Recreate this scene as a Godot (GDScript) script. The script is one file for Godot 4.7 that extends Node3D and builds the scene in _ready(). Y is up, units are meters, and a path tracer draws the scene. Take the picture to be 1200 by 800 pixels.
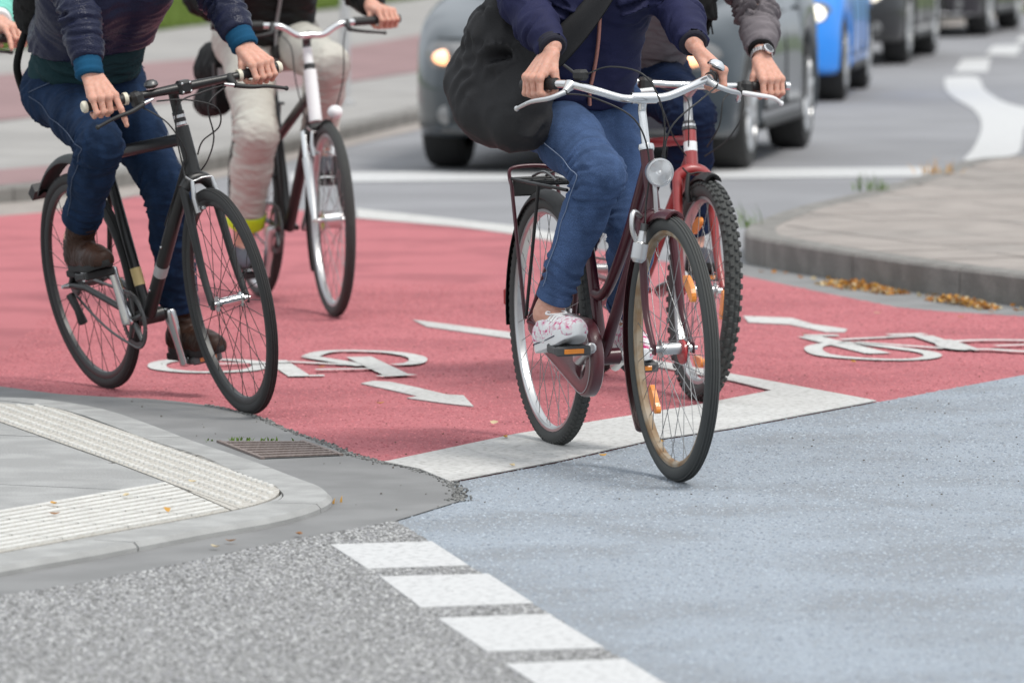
extends Node3D

# ------------------------------------------------------------------ geometry
class Geo:
	var v := PackedVector3Array()
	var ix := PackedInt32Array()

	func grid(rows: Array, wrap_u := false, wrap_v := false) -> void:
		var b := v.size()
		var n: int = rows[0].size()
		var m := rows.size()
		for r in rows:
			v.append_array(r)
		for i in (m if wrap_v else m - 1):
			var i2 := (i + 1) % m
			for j in (n if wrap_u else n - 1):
				var j2 := (j + 1) % n
				var p := b + i * n + j
				var q := b + i * n + j2
				var s := b + i2 * n + j2
				var t := b + i2 * n + j
				ix.append_array(PackedInt32Array([p, q, s, p, s, t]))

	func fan(ring: PackedVector3Array) -> void:
		var c := Vector3.ZERO
		for p in ring:
			c += p
		c /= ring.size()
		var b := v.size()
		v.append(c)
		v.append_array(ring)
		for i in ring.size():
			ix.append_array(PackedInt32Array([b, b + 1 + i, b + 1 + (i + 1) % ring.size()]))

	func tri(a: Vector3, b: Vector3, c: Vector3) -> void:
		var s := v.size()
		v.append_array(PackedVector3Array([a, b, c]))
		ix.append_array(PackedInt32Array([s, s + 1, s + 2]))

	func quad(a: Vector3, b: Vector3, c: Vector3, d: Vector3) -> void:
		var s := v.size()
		v.append_array(PackedVector3Array([a, b, c, d]))
		ix.append_array(PackedInt32Array([s, s + 1, s + 2, s, s + 2, s + 3]))

	# a box with chamfered edges
	func box(xf: Transform3D, size: Vector3, bevel := 0.0) -> void:
		var e := size * 0.5
		var w := minf(bevel, minf(e.x, minf(e.y, e.z)) * 0.9)
		var at := func(sx: float, sy: float, sz: float, axis: int) -> Vector3:
			var p := Vector3(sx * (e.x - (0.0 if axis == 0 else w)), sy * (e.y - (0.0 if axis == 1 else w)), sz * (e.z - (0.0 if axis == 2 else w)))
			return xf * p
		for s in [-1.0, 1.0]:
			quad(at.call(s, -1, -1, 0), at.call(s, 1, -1, 0), at.call(s, 1, 1, 0), at.call(s, -1, 1, 0))
			quad(at.call(-1, s, -1, 1), at.call(1, s, -1, 1), at.call(1, s, 1, 1), at.call(-1, s, 1, 1))
			quad(at.call(-1, -1, s, 2), at.call(1, -1, s, 2), at.call(1, 1, s, 2), at.call(-1, 1, s, 2))
		if w <= 0.0:
			return
		for s in [-1.0, 1.0]:
			for t in [-1.0, 1.0]:
				quad(at.call(s, t, -1, 0), at.call(s, t, -1, 1), at.call(s, t, 1, 1), at.call(s, t, 1, 0))
				quad(at.call(s, -1, t, 0), at.call(s, -1, t, 2), at.call(s, 1, t, 2), at.call(s, 1, t, 0))
				quad(at.call(-1, s, t, 1), at.call(-1, s, t, 2), at.call(1, s, t, 2), at.call(1, s, t, 1))
				for u in [-1.0, 1.0]:
					tri(at.call(s, t, u, 0), at.call(s, t, u, 1), at.call(s, t, u, 2))

	# a round tube along a path; radii: a number or one for each point; flat squashes it along the given side
	func tube(path: Array, radii, sides := 8, caps := true) -> void:
		var n := path.size()
		var rows := []
		var up := Vector3.ZERO
		for i in n:
			var d: Vector3 = (path[mini(i + 1, n - 1)] - path[maxi(i - 1, 0)]).normalized()
			if i == 0:
				up = d.cross(Vector3(0.31, 0.17, 0.93)).normalized()
			else:
				up = (up - d * up.dot(d)).normalized()
			var side := d.cross(up)
			var r: float = radii if radii is float else radii[i]
			var ring := PackedVector3Array()
			for j in sides:
				var a := TAU * j / sides
				ring.append(path[i] + (up * cos(a) + side * sin(a)) * r)
			rows.append(ring)
		grid(rows, true)
		if caps:
			fan(rows[0])
			fan(rows[n - 1])

	# profile points are (radius, height along the local y axis); corners sharper than 40 degrees stay sharp
	func lathe(profile: Array, xf: Transform3D, seg := 24) -> void:
		var runs := [[profile[0]]]
		for i in range(1, profile.size()):
			runs[-1].append(profile[i])
			if i < profile.size() - 1:
				var a: Vector2 = (profile[i] - profile[i - 1]).normalized()
				var b: Vector2 = (profile[i + 1] - profile[i]).normalized()
				if a.dot(b) < 0.77:
					runs.append([profile[i]])
		for run in runs:
			var rows := []
			for p in run:
				var ring := PackedVector3Array()
				for j in seg:
					var a := TAU * j / seg
					ring.append(xf * Vector3(p.x * cos(a), p.y, p.x * sin(a)))
				rows.append(ring)
			grid(rows, true)

	func ball(c: Vector3, r: Vector3, seg := 12, turn := Basis()) -> void:
		var rows := []
		for i in range(seg / 2 + 1):
			var t := PI * i / (seg / 2)
			var ring := PackedVector3Array()
			for j in seg:
				var a := TAU * j / seg
				ring.append(c + turn * (Vector3(sin(t) * cos(a), cos(t), sin(t) * sin(a)) * r))
			rows.append(ring)
		grid(rows, true)

	# a flat polygon given in the ground plane, at height y; with thick > 0 it gets side walls below
	func flat(poly: PackedVector2Array, y: float, thick := 0.0) -> void:
		var t := Geometry2D.triangulate_polygon(poly)
		var b := v.size()
		for p in poly:
			v.append(Vector3(p.x, y, p.y))
		for i in t:
			ix.append(b + i)
		if thick > 0.0:
			for i in poly.size():
				var p := poly[i]
				var q := poly[(i + 1) % poly.size()]
				quad(Vector3(p.x, y, p.y), Vector3(q.x, y, q.y), Vector3(q.x, y - thick, q.y), Vector3(p.x, y - thick, p.y))

	# a plate cut from a 2-D outline, laid in the plane of xf's x and y, thick along z
	func plate(poly: PackedVector2Array, xf: Transform3D, thick: float) -> void:
		var t := Geometry2D.triangulate_polygon(poly)
		for s in [-0.5, 0.5]:
			var b := v.size()
			for p in poly:
				v.append(xf * Vector3(p.x, p.y, s * thick))
			for i in t:
				ix.append(b + i)
		for i in poly.size():
			var p := poly[i]
			var q := poly[(i + 1) % poly.size()]
			quad(xf * Vector3(p.x, p.y, -0.5 * thick), xf * Vector3(q.x, q.y, -0.5 * thick), xf * Vector3(q.x, q.y, 0.5 * thick), xf * Vector3(p.x, p.y, 0.5 * thick))

	func take(o: Geo, xf: Transform3D) -> void:
		var b := v.size()
		v.append_array(xf * o.v)
		var flip := xf.basis.determinant() < 0.0
		for i in range(0, o.ix.size(), 3):
			if flip:
				ix.append_array(PackedInt32Array([b + o.ix[i], b + o.ix[i + 2], b + o.ix[i + 1]]))
			else:
				ix.append_array(PackedInt32Array([b + o.ix[i], b + o.ix[i + 1], b + o.ix[i + 2]]))

	func mesh(m: Material) -> ArrayMesh:
		var nm := PackedVector3Array()
		nm.resize(v.size())
		for i in range(0, ix.size(), 3):
			var a := ix[i]
			var b := ix[i + 1]
			var c := ix[i + 2]
			var w := (v[c] - v[a]).cross(v[b] - v[a])
			nm[a] += w
			nm[b] += w
			nm[c] += w
		for i in nm.size():
			nm[i] = nm[i].normalized() if nm[i].length_squared() > 1e-24 else Vector3.UP
		var arr := []
		arr.resize(Mesh.ARRAY_MAX)
		arr[Mesh.ARRAY_VERTEX] = v
		arr[Mesh.ARRAY_NORMAL] = nm
		arr[Mesh.ARRAY_INDEX] = ix
		var out := ArrayMesh.new()
		out.add_surface_from_arrays(Mesh.PRIMITIVE_TRIANGLES, arr)
		out.surface_set_material(0, m)
		return out


# ------------------------------------------------------------------ soft shapes: bones joined with a smooth minimum, meshed as surface nets
class Net:
	var h := 0.01
	var k := 0.03
	var bones := []   # [a, b, radius at a, radius at b, fold depth]
	var cuts := []    # [point, normal, reach]: what lies beyond the plane within reach is cut off
	var fold_along := 26.0
	var fold_round := 7.0
	var fold_seed := 1
	var sharp := 0.0
	var creases := []   # [origin, direction, normal, length, depth, width]: a furrow that starts at the origin and dies out along the direction

	func _init(cell := 0.01, smooth := 0.03) -> void:
		h = cell
		k = smooth

	func bone(a: Vector3, b: Vector3, ra: float, rb: float, fold := 0.0) -> void:
		bones.append([a, b, ra, rb, fold])

	func chain(pts: Array, radii: Array, fold := 0.0) -> void:
		for i in pts.size() - 1:
			bone(pts[i], pts[i + 1], radii[i], radii[i + 1], fold)

	func build(g: Geo) -> void:
		var lo := Vector3(1e9, 1e9, 1e9)
		var hi := -lo
		for b in bones:
			var m: float = maxf(b[2], b[3]) + 3.0 * h + k * 0.4
			lo = lo.min(b[0] - Vector3(m, m, m)).min(b[1] - Vector3(m, m, m))
			hi = hi.max(b[0] + Vector3(m, m, m)).max(b[1] + Vector3(m, m, m))
		var nx := int((hi.x - lo.x) / h) + 2
		var ny := int((hi.y - lo.y) / h) + 2
		var nz := int((hi.z - lo.z) / h) + 2
		var f := PackedFloat32Array()
		f.resize(nx * ny * nz)
		f.fill(1.0)
		var mark := PackedByteArray()
		mark.resize(nx * ny * nz)
		var list := PackedInt32Array()
		var near := 2.0 * h + k * 0.3
		var kk := k
		for b in bones:
			var a: Vector3 = b[0]
			var ab: Vector3 = b[1] - b[0]
			var ra: float = b[2]
			var dr: float = b[3] - b[2]
			var inv := 1.0 / maxf(ab.length_squared(), 1e-9)
			var m := maxf(b[2], b[3]) + 2.0 * h + k
			var l: Vector3 = (a.min(b[1]) - Vector3(m, m, m) - lo) / h
			var u: Vector3 = (a.max(b[1]) + Vector3(m, m, m) - lo) / h
			var x0 := maxi(0, int(l.x))
			var x1 := mini(nx - 1, int(u.x) + 1)
			var reach2 := m * m
			for z in range(maxi(0, int(l.z)), mini(nz, int(u.z) + 2)):
				for y in range(maxi(0, int(l.y)), mini(ny, int(u.y) + 2)):
					var at := (z * ny + y) * nx + x0
					var q := Vector3(lo.x + x0 * h, lo.y + y * h, lo.z + z * h) - a
					for x in range(x0, x1 + 1):
						var t := clampf(q.dot(ab) * inv, 0.0, 1.0)
						var e := q - ab * t
						var e2 := e.length_squared()
						if e2 < reach2:
							var d := sqrt(e2) - ra - dr * t
							if absf(d) < near and mark[at] == 0:
								mark[at] = 1
								list.append(at)
							var o := f[at]
							var s := maxf(kk - absf(d - o), 0.0)
							f[at] = minf(d, o) - s * s * 0.25 / kk
						at += 1
						q.x += h
		for c in cuts:
			var p: Vector3 = c[0]
			var nrm: Vector3 = c[1]
			var m: float = c[2]
			var l: Vector3 = (p - Vector3(m, m, m) - lo) / h
			var u: Vector3 = (p + Vector3(m, m, m) - lo) / h
			for z in range(maxi(0, int(l.z)), mini(nz, int(u.z) + 2)):
				for y in range(maxi(0, int(l.y)), mini(ny, int(u.y) + 2)):
					for x in range(maxi(0, int(l.x)), mini(nx, int(u.x) + 2)):
						var at := (z * ny + y) * nx + x
						var d := (Vector3(lo.x + x * h, lo.y + y * h, lo.z + z * h) - p).dot(nrm)
						if d > f[at]:
							f[at] = d
						if absf(d) < 2.0 * h and mark[at] == 0 and f[at] < 2.0 * h:
							mark[at] = 1
							list.append(at)
		var vid := PackedInt32Array()
		vid.resize(nx * ny * nz)
		vid.fill(-1)
		var offs := PackedInt32Array([0, 1, nx, nx + 1, nx * ny, nx * ny + 1, nx * ny + nx, nx * ny + nx + 1])
		var pts := PackedVector3Array()
		var nms := PackedVector3Array()
		var kept := PackedInt32Array()
		var w := PackedFloat32Array()
		w.resize(8)
		for at in list:
			var x := at % nx
			var y := (at / nx) % ny
			var z := at / (nx * ny)
			if x >= nx - 1 or y >= ny - 1 or z >= nz - 1:
				continue
			var inside := 0
			for c in 8:
				w[c] = f[at + offs[c]]
				if w[c] < 0.0:
					inside += 1
			if inside == 0 or inside == 8:
				continue
			var sum := Vector3.ZERO
			var n := 0
			for c in 8:
				for ax in 3:
					if c & (1 << ax) == 0:
						var c2 := c | (1 << ax)
						if (w[c] < 0.0) != (w[c2] < 0.0):
							var t := w[c] / (w[c] - w[c2])
							var q := Vector3(c & 1, (c >> 1) & 1, (c >> 2) & 1)
							q[ax] = t
							sum += q
							n += 1
			vid[at] = pts.size()
			kept.append(at)
			pts.append(lo + (Vector3(x, y, z) + sum / n) * h)
			nms.append(Vector3(w[1] + w[3] + w[5] + w[7] - w[0] - w[2] - w[4] - w[6], w[2] + w[3] + w[6] + w[7] - w[0] - w[1] - w[4] - w[5], w[4] + w[5] + w[6] + w[7] - w[0] - w[1] - w[2] - w[3]).normalized())
		var base := g.v.size()
		var step := [1, nx, nx * ny]
		for at in kept:
			for ax in 3:
				var a0 := f[at] < 0.0
				if a0 == (f[at + step[ax]] < 0.0):
					continue
				var s1: int = step[(ax + 1) % 3]
				var s2: int = step[(ax + 2) % 3]
				var q0 := vid[at]
				var q1 := vid[at - s1]
				var q2 := vid[at - s1 - s2]
				var q3 := vid[at - s2]
				if q1 < 0 or q2 < 0 or q3 < 0:
					continue
				if a0:
					g.ix.append_array(PackedInt32Array([base + q0, base + q3, base + q2, base + q0, base + q2, base + q1]))
				else:
					g.ix.append_array(PackedInt32Array([base + q0, base + q1, base + q2, base + q0, base + q2, base + q3]))
		_folds(pts, nms)
		for c in creases:
			var o: Vector3 = c[0]
			var u: Vector3 = c[1]
			var cn: Vector3 = c[2]
			var L: float = c[3]
			for i in pts.size():
				var q := pts[i] - o
				var al := q.dot(u)
				if al < -0.02 or al > L or q.length() > L * 1.2:
					continue
				var pe := q.dot(cn) + 0.006 * sin(al * 55.0 + L * 90.0)
				var wd: float = c[5]
				if absf(pe) > wd * 4.0:
					continue
				var fade := clampf(1.0 - al / L, 0.0, 1.0)
				pts[i] += nms[i] * (float(c[4]) * fade * (0.55 * exp(-pow((pe - 1.9 * wd) / wd, 2.0)) + 0.55 * exp(-pow((pe + 1.9 * wd) / wd, 2.0)) - exp(-pow(pe / wd, 2.0))))
		g.v.append_array(pts)

	func _folds(pts: PackedVector3Array, nms: PackedVector3Array) -> void:
		var deep := 0.0
		for b in bones:
			deep = maxf(deep, b[4])
		if deep <= 0.0:
			return
		var nz := FastNoiseLite.new()
		nz.seed = fold_seed
		nz.frequency = 1.0
		nz.noise_type = FastNoiseLite.TYPE_SIMPLEX_SMOOTH
		nz.fractal_type = FastNoiseLite.FRACTAL_FBM
		nz.fractal_octaves = 2
		var dirs := []
		var lens := []
		for b in bones:
			dirs.append((b[1] - b[0]).normalized())
			lens.append((b[1] - b[0]).length())
		for i in pts.size():
			var p := pts[i]
			var ds := PackedFloat32Array()
			var best := 1e9
			for b in bones:
				var ab: Vector3 = b[1] - b[0]
				var t := clampf((p - b[0]).dot(ab) / maxf(ab.length_squared(), 1e-9), 0.0, 1.0)
				var d: float = (p - b[0] - ab * t).length() - lerpf(b[2], b[3], t)
				ds.append(d)
				best = minf(best, d)
			var sum := 0.0
			var wsum := 0.0
			for j in bones.size():
				if ds[j] < best + 0.05:
					var wt := exp((best - ds[j]) * 70.0)
					var q: Vector3 = p - bones[j][0]
					var along: float = q.dot(dirs[j])
					var side: Vector3 = (q - dirs[j] * along) * fold_round + dirs[j] * along * fold_along
					var n := nz.get_noise_3d(side.x + j * 3.7, side.y, side.z)
					var fine := nz.get_noise_3d(side.x * 2.1 + 40.0, side.y * 2.1 + j, side.z * 2.1)
					var joint := absf(along / maxf(lens[j], 0.01) - 0.5) * 2.0
					sum += wt * bones[j][4] * (0.55 - absf(n) * 2.4 + sharp * (0.28 - absf(fine) * 1.3) * clampf(joint, 0.25, 1.0))
					wsum += wt
			pts[i] = p + nms[i] * (sum / wsum)


func curve(pts: Array, per := 6) -> Array:
	var out := []
	var n := pts.size()
	for i in n - 1:
		var a: Vector3 = pts[maxi(i - 1, 0)]
		var b: Vector3 = pts[i]
		var c: Vector3 = pts[i + 1]
		var d: Vector3 = pts[mini(i + 2, n - 1)]
		for j in per:
			out.append(b.cubic_interpolate(c, a, d, float(j) / per))
	out.append(pts[n - 1])
	return out


func arc(c: Vector3, r: float, from_deg: float, to_deg: float, n: int) -> Array:
	var out := []
	for i in n + 1:
		var a := deg_to_rad(lerpf(from_deg, to_deg, float(i) / n))
		out.append(c + Vector3(cos(a), sin(a), 0) * r)
	return out


# ------------------------------------------------------------------ the tree of things
func put(o: Node3D, called: String, parent: Node) -> Node3D:
	o.name = called
	parent.add_child(o, true)
	return o


func numbered(called: String) -> String:
	if not has_node(NodePath(called)):
		return called
	var i := 1
	while has_node(NodePath("%s_%03d" % [called, i])):
		i += 1
	return "%s_%03d" % [called, i]


func tag(o: Node, label: String, category: String, group := "") -> Node:
	o.set_meta("label", label)
	o.set_meta("category", category)
	if group:
		o.set_meta("group", group)
	return o


func thing(called: String, label: String, category: String, at := Transform3D(), group := "") -> Node3D:
	var o := Node3D.new()
	o.name = numbered(called)
	add_child(o)
	o.transform = at
	tag(o, label, category, group)
	return o


func part(called: String, g: Geo, m: Material, parent: Node) -> MeshInstance3D:
	var o := MeshInstance3D.new()
	o.mesh = g.mesh(m)
	o.name = called if parent != self else numbered(called)
	parent.add_child(o, true)
	return o


func same(called: String, mesh: Mesh, xf: Transform3D, parent: Node) -> MeshInstance3D:
	var o := MeshInstance3D.new()
	o.mesh = mesh
	o.transform = xf
	o.name = called if parent != self else numbered(called)
	parent.add_child(o, true)
	return o


func structure(called: String, g: Geo, m: Material) -> MeshInstance3D:
	var o := part(called, g, m, self)
	o.set_meta("kind", "structure")
	return o


func holder(called: String, at: Vector3, parent: Node) -> Node3D:
	var o := Node3D.new()
	o.position = at
	return put(o, called, parent)


# a tube as a part of its own
func bar(called: String, pts: Array, r, m: Material, parent: Node, sides := 12) -> MeshInstance3D:
	var g := Geo.new()
	g.tube(pts, r, sides)
	return part(called, g, m, parent)


func facing(d: Vector3, at := Vector3.ZERO) -> Transform3D:
	# local y along d
	var y := d.normalized()
	var x := y.cross(Vector3(0.13, 0.21, 0.97)).normalized()
	return Transform3D(Basis(x, y, x.cross(y)), at)


# ------------------------------------------------------------------ materials (base colours are linear values)
var M := {}
var made := {}


func mat(key: String, c: Color, rough := 0.6, metal := 0.0) -> StandardMaterial3D:
	var m := StandardMaterial3D.new()
	m.resource_name = key
	m.albedo_color = c.linear_to_srgb()
	m.roughness = rough
	m.metallic = metal
	M[key] = m
	return m


func noise(kind: int, freq: float, octaves := 3, number := 1) -> FastNoiseLite:
	var n := FastNoiseLite.new()
	n.noise_type = kind
	n.frequency = freq
	n.seed = number
	n.fractal_octaves = octaves
	if octaves <= 1:
		n.fractal_type = FastNoiseLite.FRACTAL_NONE
	return n


func pattern(n: FastNoiseLite, stops: Array, size := 512) -> NoiseTexture2D:
	# stops: [offset, linear colour] in order; the same pattern asked for again is the same texture
	var key := "%d %f %d %d %s %d %d" % [n.noise_type, n.frequency, n.seed, n.fractal_octaves, stops, size, n.cellular_return_type]
	if made.has(key):
		return made[key]
	var t := NoiseTexture2D.new()
	made[key] = t
	t.width = size
	t.height = size
	t.seamless = true
	t.noise = n
	var g := Gradient.new()
	var o := PackedFloat32Array()
	var c := PackedColorArray()
	for s in stops:
		o.append(s[0])
		c.append(s[1].linear_to_srgb())
	g.offsets = o
	g.colors = c
	t.color_ramp = g
	return t


func relief(n: FastNoiseLite, strength := 4.0, size := 512) -> NoiseTexture2D:
	var key := "%d %f %d %d %f %d" % [n.noise_type, n.frequency, n.seed, n.fractal_octaves, strength, size]
	if made.has(key):
		return made[key]
	var t := NoiseTexture2D.new()
	made[key] = t
	t.width = size
	t.height = size
	t.seamless = true
	t.noise = n
	t.as_normal_map = true
	t.bump_strength = strength
	return t


# a surface with a fine pattern (repeats each `size` metres), a broad one multiplied over it, and a relief
func surface(key: String, fine: Texture2D, size: float, broad: Texture2D = null, broad_size := 3.0, bump: Texture2D = null, bump_scale := 0.6, rough := 0.9) -> StandardMaterial3D:
	var m := StandardMaterial3D.new()
	m.resource_name = key
	m.albedo_texture = fine
	m.uv1_triplanar = true
	m.uv1_world_triplanar = true
	m.uv1_scale = Vector3.ONE / size
	m.roughness = rough
	m.metallic_specular = 0.3
	if broad:
		m.detail_enabled = true
		m.detail_blend_mode = BaseMaterial3D.BLEND_MODE_MUL
		m.detail_uv_layer = BaseMaterial3D.DETAIL_UV_2
		m.detail_albedo = broad
		m.uv2_triplanar = true
		m.uv2_world_triplanar = true
		m.uv2_scale = Vector3.ONE / broad_size
	if bump:
		m.normal_enabled = true
		m.normal_texture = bump
		m.normal_scale = bump_scale
	M[key] = m
	return m


func grey(x: float) -> Color:
	return Color(x, x, x)


func tint(c: Color, k: float) -> Color:
	return Color(c.r * k, c.g * k, c.b * k)


# cloth: fine threads and broad patches of dye
func cloth(key: String, c: Color, spread := 0.25, size := 0.25, rough := 0.9, patches := 0.2) -> StandardMaterial3D:
	var fine := pattern(noise(FastNoiseLite.TYPE_SIMPLEX, 0.16, 3, key.hash() % 1000), [[0.15, tint(c, 1.0 - spread)], [0.85, tint(c, 1.0 + spread)]], 256)
	var wide := pattern(noise(FastNoiseLite.TYPE_SIMPLEX_SMOOTH, 0.012, 3, 9), [[0.3, grey(1.0 - patches)], [0.7, grey(1.0)]], 256)
	return surface(key, fine, size, wide, 0.6, relief(noise(FastNoiseLite.TYPE_SIMPLEX, 0.2, 2, 5), 3.0, 256), 0.35, rough)


func materials() -> void:
	# riding and metal
	mat("rubber", grey(0.032), 0.85)
	mat("rubber_grey", Color(0.056, 0.058, 0.056), 0.9)
	mat("rim_silver", grey(0.55), 0.35, 0.9)
	mat("rim_black", grey(0.02), 0.4)
	surface("rim_rusty", pattern(noise(FastNoiseLite.TYPE_SIMPLEX, 0.02, 4, 3), [[0.25, Color(0.22, 0.13, 0.065)], [0.5, Color(0.29, 0.215, 0.14)], [0.75, Color(0.36, 0.31, 0.25)]], 256), 0.5, null, 1.0, null, 0.0, 0.5)
	mat("chrome", grey(0.72), 0.18, 1.0)
	mat("alloy", grey(0.6), 0.35, 1.0)
	mat("steel_dark", grey(0.12), 0.4, 0.8)
	mat("spoke_steel", grey(0.30), 0.4, 0.9)
	mat("spoke_black", grey(0.02), 0.5)
	mat("maroon_paint", Color(0.085, 0.010, 0.016), 0.28).clearcoat_enabled = true
	mat("red_paint", Color(0.30, 0.014, 0.014), 0.3).clearcoat_enabled = true
	mat("black_paint", grey(0.014), 0.38)
	mat("white_paint", grey(0.78), 0.35)
	mat("black_plastic", grey(0.018), 0.55)
	mat("grey_plastic", grey(0.07), 0.6)
	mat("cream_plastic", Color(0.66, 0.62, 0.50), 0.5)
	mat("orange_reflector", Color(0.85, 0.26, 0.01), 0.2).clearcoat_enabled = true
	mat("red_reflector", Color(0.42, 0.008, 0.012), 0.2).clearcoat_enabled = true
	mat("yellow_sticker", Color(0.72, 0.55, 0.25), 0.5)
	mat("grey_sticker", grey(0.42), 0.5)
	mat("cable", grey(0.015), 0.5)
	mat("lamp_glass", grey(0.82), 0.08, 0.7)
	mat("neon", Color(0.62, 0.86, 0.02), 0.6)
	# people
	var skin := surface("skin", pattern(noise(FastNoiseLite.TYPE_SIMPLEX_SMOOTH, 0.03, 3, 4), [[0.25, Color(0.56, 0.285, 0.21)], [0.75, Color(0.63, 0.36, 0.28)]], 256), 0.12, null, 1.0, relief(noise(FastNoiseLite.TYPE_CELLULAR, 0.12, 1, 5), 2.0, 256), 0.12, 0.5)
	skin.subsurf_scatter_enabled = true
	skin.subsurf_scatter_strength = 0.12
	mat("hair_brown", Color(0.06, 0.035, 0.02), 0.6)
	mat("hair_dark", Color(0.02, 0.014, 0.01), 0.6)
	cloth("denim", Color(0.070, 0.118, 0.240), 0.45, 0.16, 0.95, 0.28)
	cloth("denim_dark", Color(0.015, 0.034, 0.080), 0.45, 0.16, 0.95, 0.4)
	for k in ["denim", "denim_dark"]:
		M[k].uv1_scale = Vector3(14.0, 3.2, 14.0)
		M[k].uv2_scale = Vector3(5.5, 2.0, 5.5)
	cloth("denim_navy", Color(0.010, 0.020, 0.055), 0.3, 0.12)
	mat("thread_dark", Color(0.075, 0.10, 0.155), 0.9)
	mat("thread", Color(0.20, 0.25, 0.35), 0.9)
	cloth("navy_cloth", Color(0.020, 0.022, 0.066), 0.18, 0.2, 0.7)
	mat("navy_knit", Color(0.012, 0.012, 0.022), 0.9)
	var lw := cloth("navy_leather", Color(0.016, 0.019, 0.045), 0.2, 0.3, 0.33, 0.15)
	lw.normal_scale = 0.5
	cloth("plum_knit", Color(0.022, 0.016, 0.034), 0.2, 0.1)
	cloth("teal_knit", Color(0.018, 0.048, 0.056), 0.22, 0.1)
	cloth("blue_knit", Color(0.010, 0.075, 0.155), 0.2, 0.1)
	cloth("beige_cloth", Color(0.56, 0.545, 0.49), 0.14, 0.2, 0.9, 0.08)
	cloth("black_cloth", grey(0.0135), 0.3, 0.15, 0.75)
	cloth("black_canvas", Color(0.030, 0.0295, 0.031), 0.3, 0.15, 0.62)
	cloth("black_jacket", grey(0.012), 0.25, 0.2, 0.5)
	cloth("grey_cloth", Color(0.175, 0.155, 0.165), 0.12, 0.15, 0.8, 0.15)
	cloth("mint_cloth", Color(0.22, 0.60, 0.50), 0.1, 0.15)
	cloth("white_cloth", grey(0.72), 0.06, 0.15)
	mat("rose_zip", Color(0.46, 0.20, 0.16), 0.45, 0.4)
	mat("grey_zip", grey(0.25), 0.5)
	cloth("brown_leather", Color(0.052, 0.026, 0.018), 0.4, 0.2, 0.42, 0.4)
	mat("sole_dark", grey(0.015), 0.8)
	mat("sole_white", grey(0.74), 0.6)
	surface("pink_print", pattern(noise(FastNoiseLite.TYPE_CELLULAR, 0.045, 1, 8), [[0.0, grey(0.75)], [0.52, grey(0.74)], [0.60, Color(0.60, 0.05, 0.20)], [0.85, Color(0.52, 0.02, 0.14)], [1.0, grey(0.72)]], 256), 0.14)
	cloth("grey_shoe", Color(0.13, 0.135, 0.16), 0.3, 0.1)
	# cars
	for c in [["car_grey", Color(0.018, 0.030, 0.040)], ["car_blue", Color(0.012, 0.27, 0.90)], ["car_black", Color(0.010, 0.010, 0.012)], ["car_plum", Color(0.014, 0.010, 0.016)]]:
		var p := mat(c[0], c[1], 0.3, 0.1)
		p.clearcoat_enabled = true
		p.clearcoat = 0.6
		p.clearcoat_roughness = 0.04
	mat("lamp_cover", grey(0.22), 0.12, 0.3)
	mat("car_glass", Color(0.03, 0.035, 0.04), 0.05)
	mat("car_trim", grey(0.02), 0.6)
	mat("plate_white", grey(0.75), 0.4)
	for c in [["lamp_warm", Color(1.0, 0.62, 0.26), 1.5], ["lamp_white", Color(1.0, 0.95, 0.86), 1.2]]:
		var e := mat(c[0], Color(0.8, 0.8, 0.78), 0.15)
		e.emission_enabled = true
		e.emission = c[1]
		e.emission_energy_multiplier = c[2]
	# ground
	var grain := noise(FastNoiseLite.TYPE_CELLULAR, 0.11, 1, 11)
	grain.cellular_return_type = FastNoiseLite.RETURN_CELL_VALUE
	var grain_gap := noise(FastNoiseLite.TYPE_CELLULAR, 0.11, 1, 11)
	grain_gap.cellular_return_type = FastNoiseLite.RETURN_DISTANCE
	var speck := noise(FastNoiseLite.TYPE_SIMPLEX, 0.22, 3, 12)
	var wear := noise(FastNoiseLite.TYPE_SIMPLEX_SMOOTH, 0.009, 4, 13)
	var stain := noise(FastNoiseLite.TYPE_SIMPLEX_SMOOTH, 0.011, 5, 44)
	stain.domain_warp_enabled = true
	stain.domain_warp_amplitude = 45.0
	stain.domain_warp_frequency = 0.008
	surface("asphalt_coarse", pattern(grain, [[0.0, grey(0.17)], [0.3, grey(0.23)], [0.6, Color(0.28, 0.28, 0.287)], [0.85, Color(0.34, 0.34, 0.35)], [1.0, grey(0.44)]], 1024), 1.15, pattern(wear, [[0.3, grey(0.86)], [0.7, grey(1.0)]], 512), 2.3, relief(grain_gap, 9.0, 1024), 0.7)
	surface("asphalt_far", pattern(speck, [[0.2, Color(0.23, 0.23, 0.24)], [0.8, Color(0.305, 0.305, 0.318)]]), 0.7, pattern(wear, [[0.3, grey(0.86)], [0.7, grey(1.0)]]), 7.0)
	surface("asphalt_gutter", pattern(speck, [[0.2, grey(0.205)], [0.8, grey(0.27)]]), 0.35, pattern(wear, [[0.3, grey(0.85)], [0.7, grey(1.0)]]), 1.9, relief(noise(FastNoiseLite.TYPE_SIMPLEX, 0.3, 3, 3), 3.0), 0.3)
	surface("asphalt_blue", pattern(speck, [[0.12, Color(0.25, 0.28, 0.32)], [0.5, Color(0.32, 0.357, 0.402)], [0.88, Color(0.40, 0.44, 0.49)]], 1024), 1.1, pattern(stain, [[0.2, Color(0.82, 0.79, 0.76)], [0.45, Color(0.93, 0.92, 0.91)], [0.65, grey(1.0)]]), 3.9, relief(noise(FastNoiseLite.TYPE_SIMPLEX, 0.25, 3, 31), 5.0, 512), 0.6)
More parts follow.
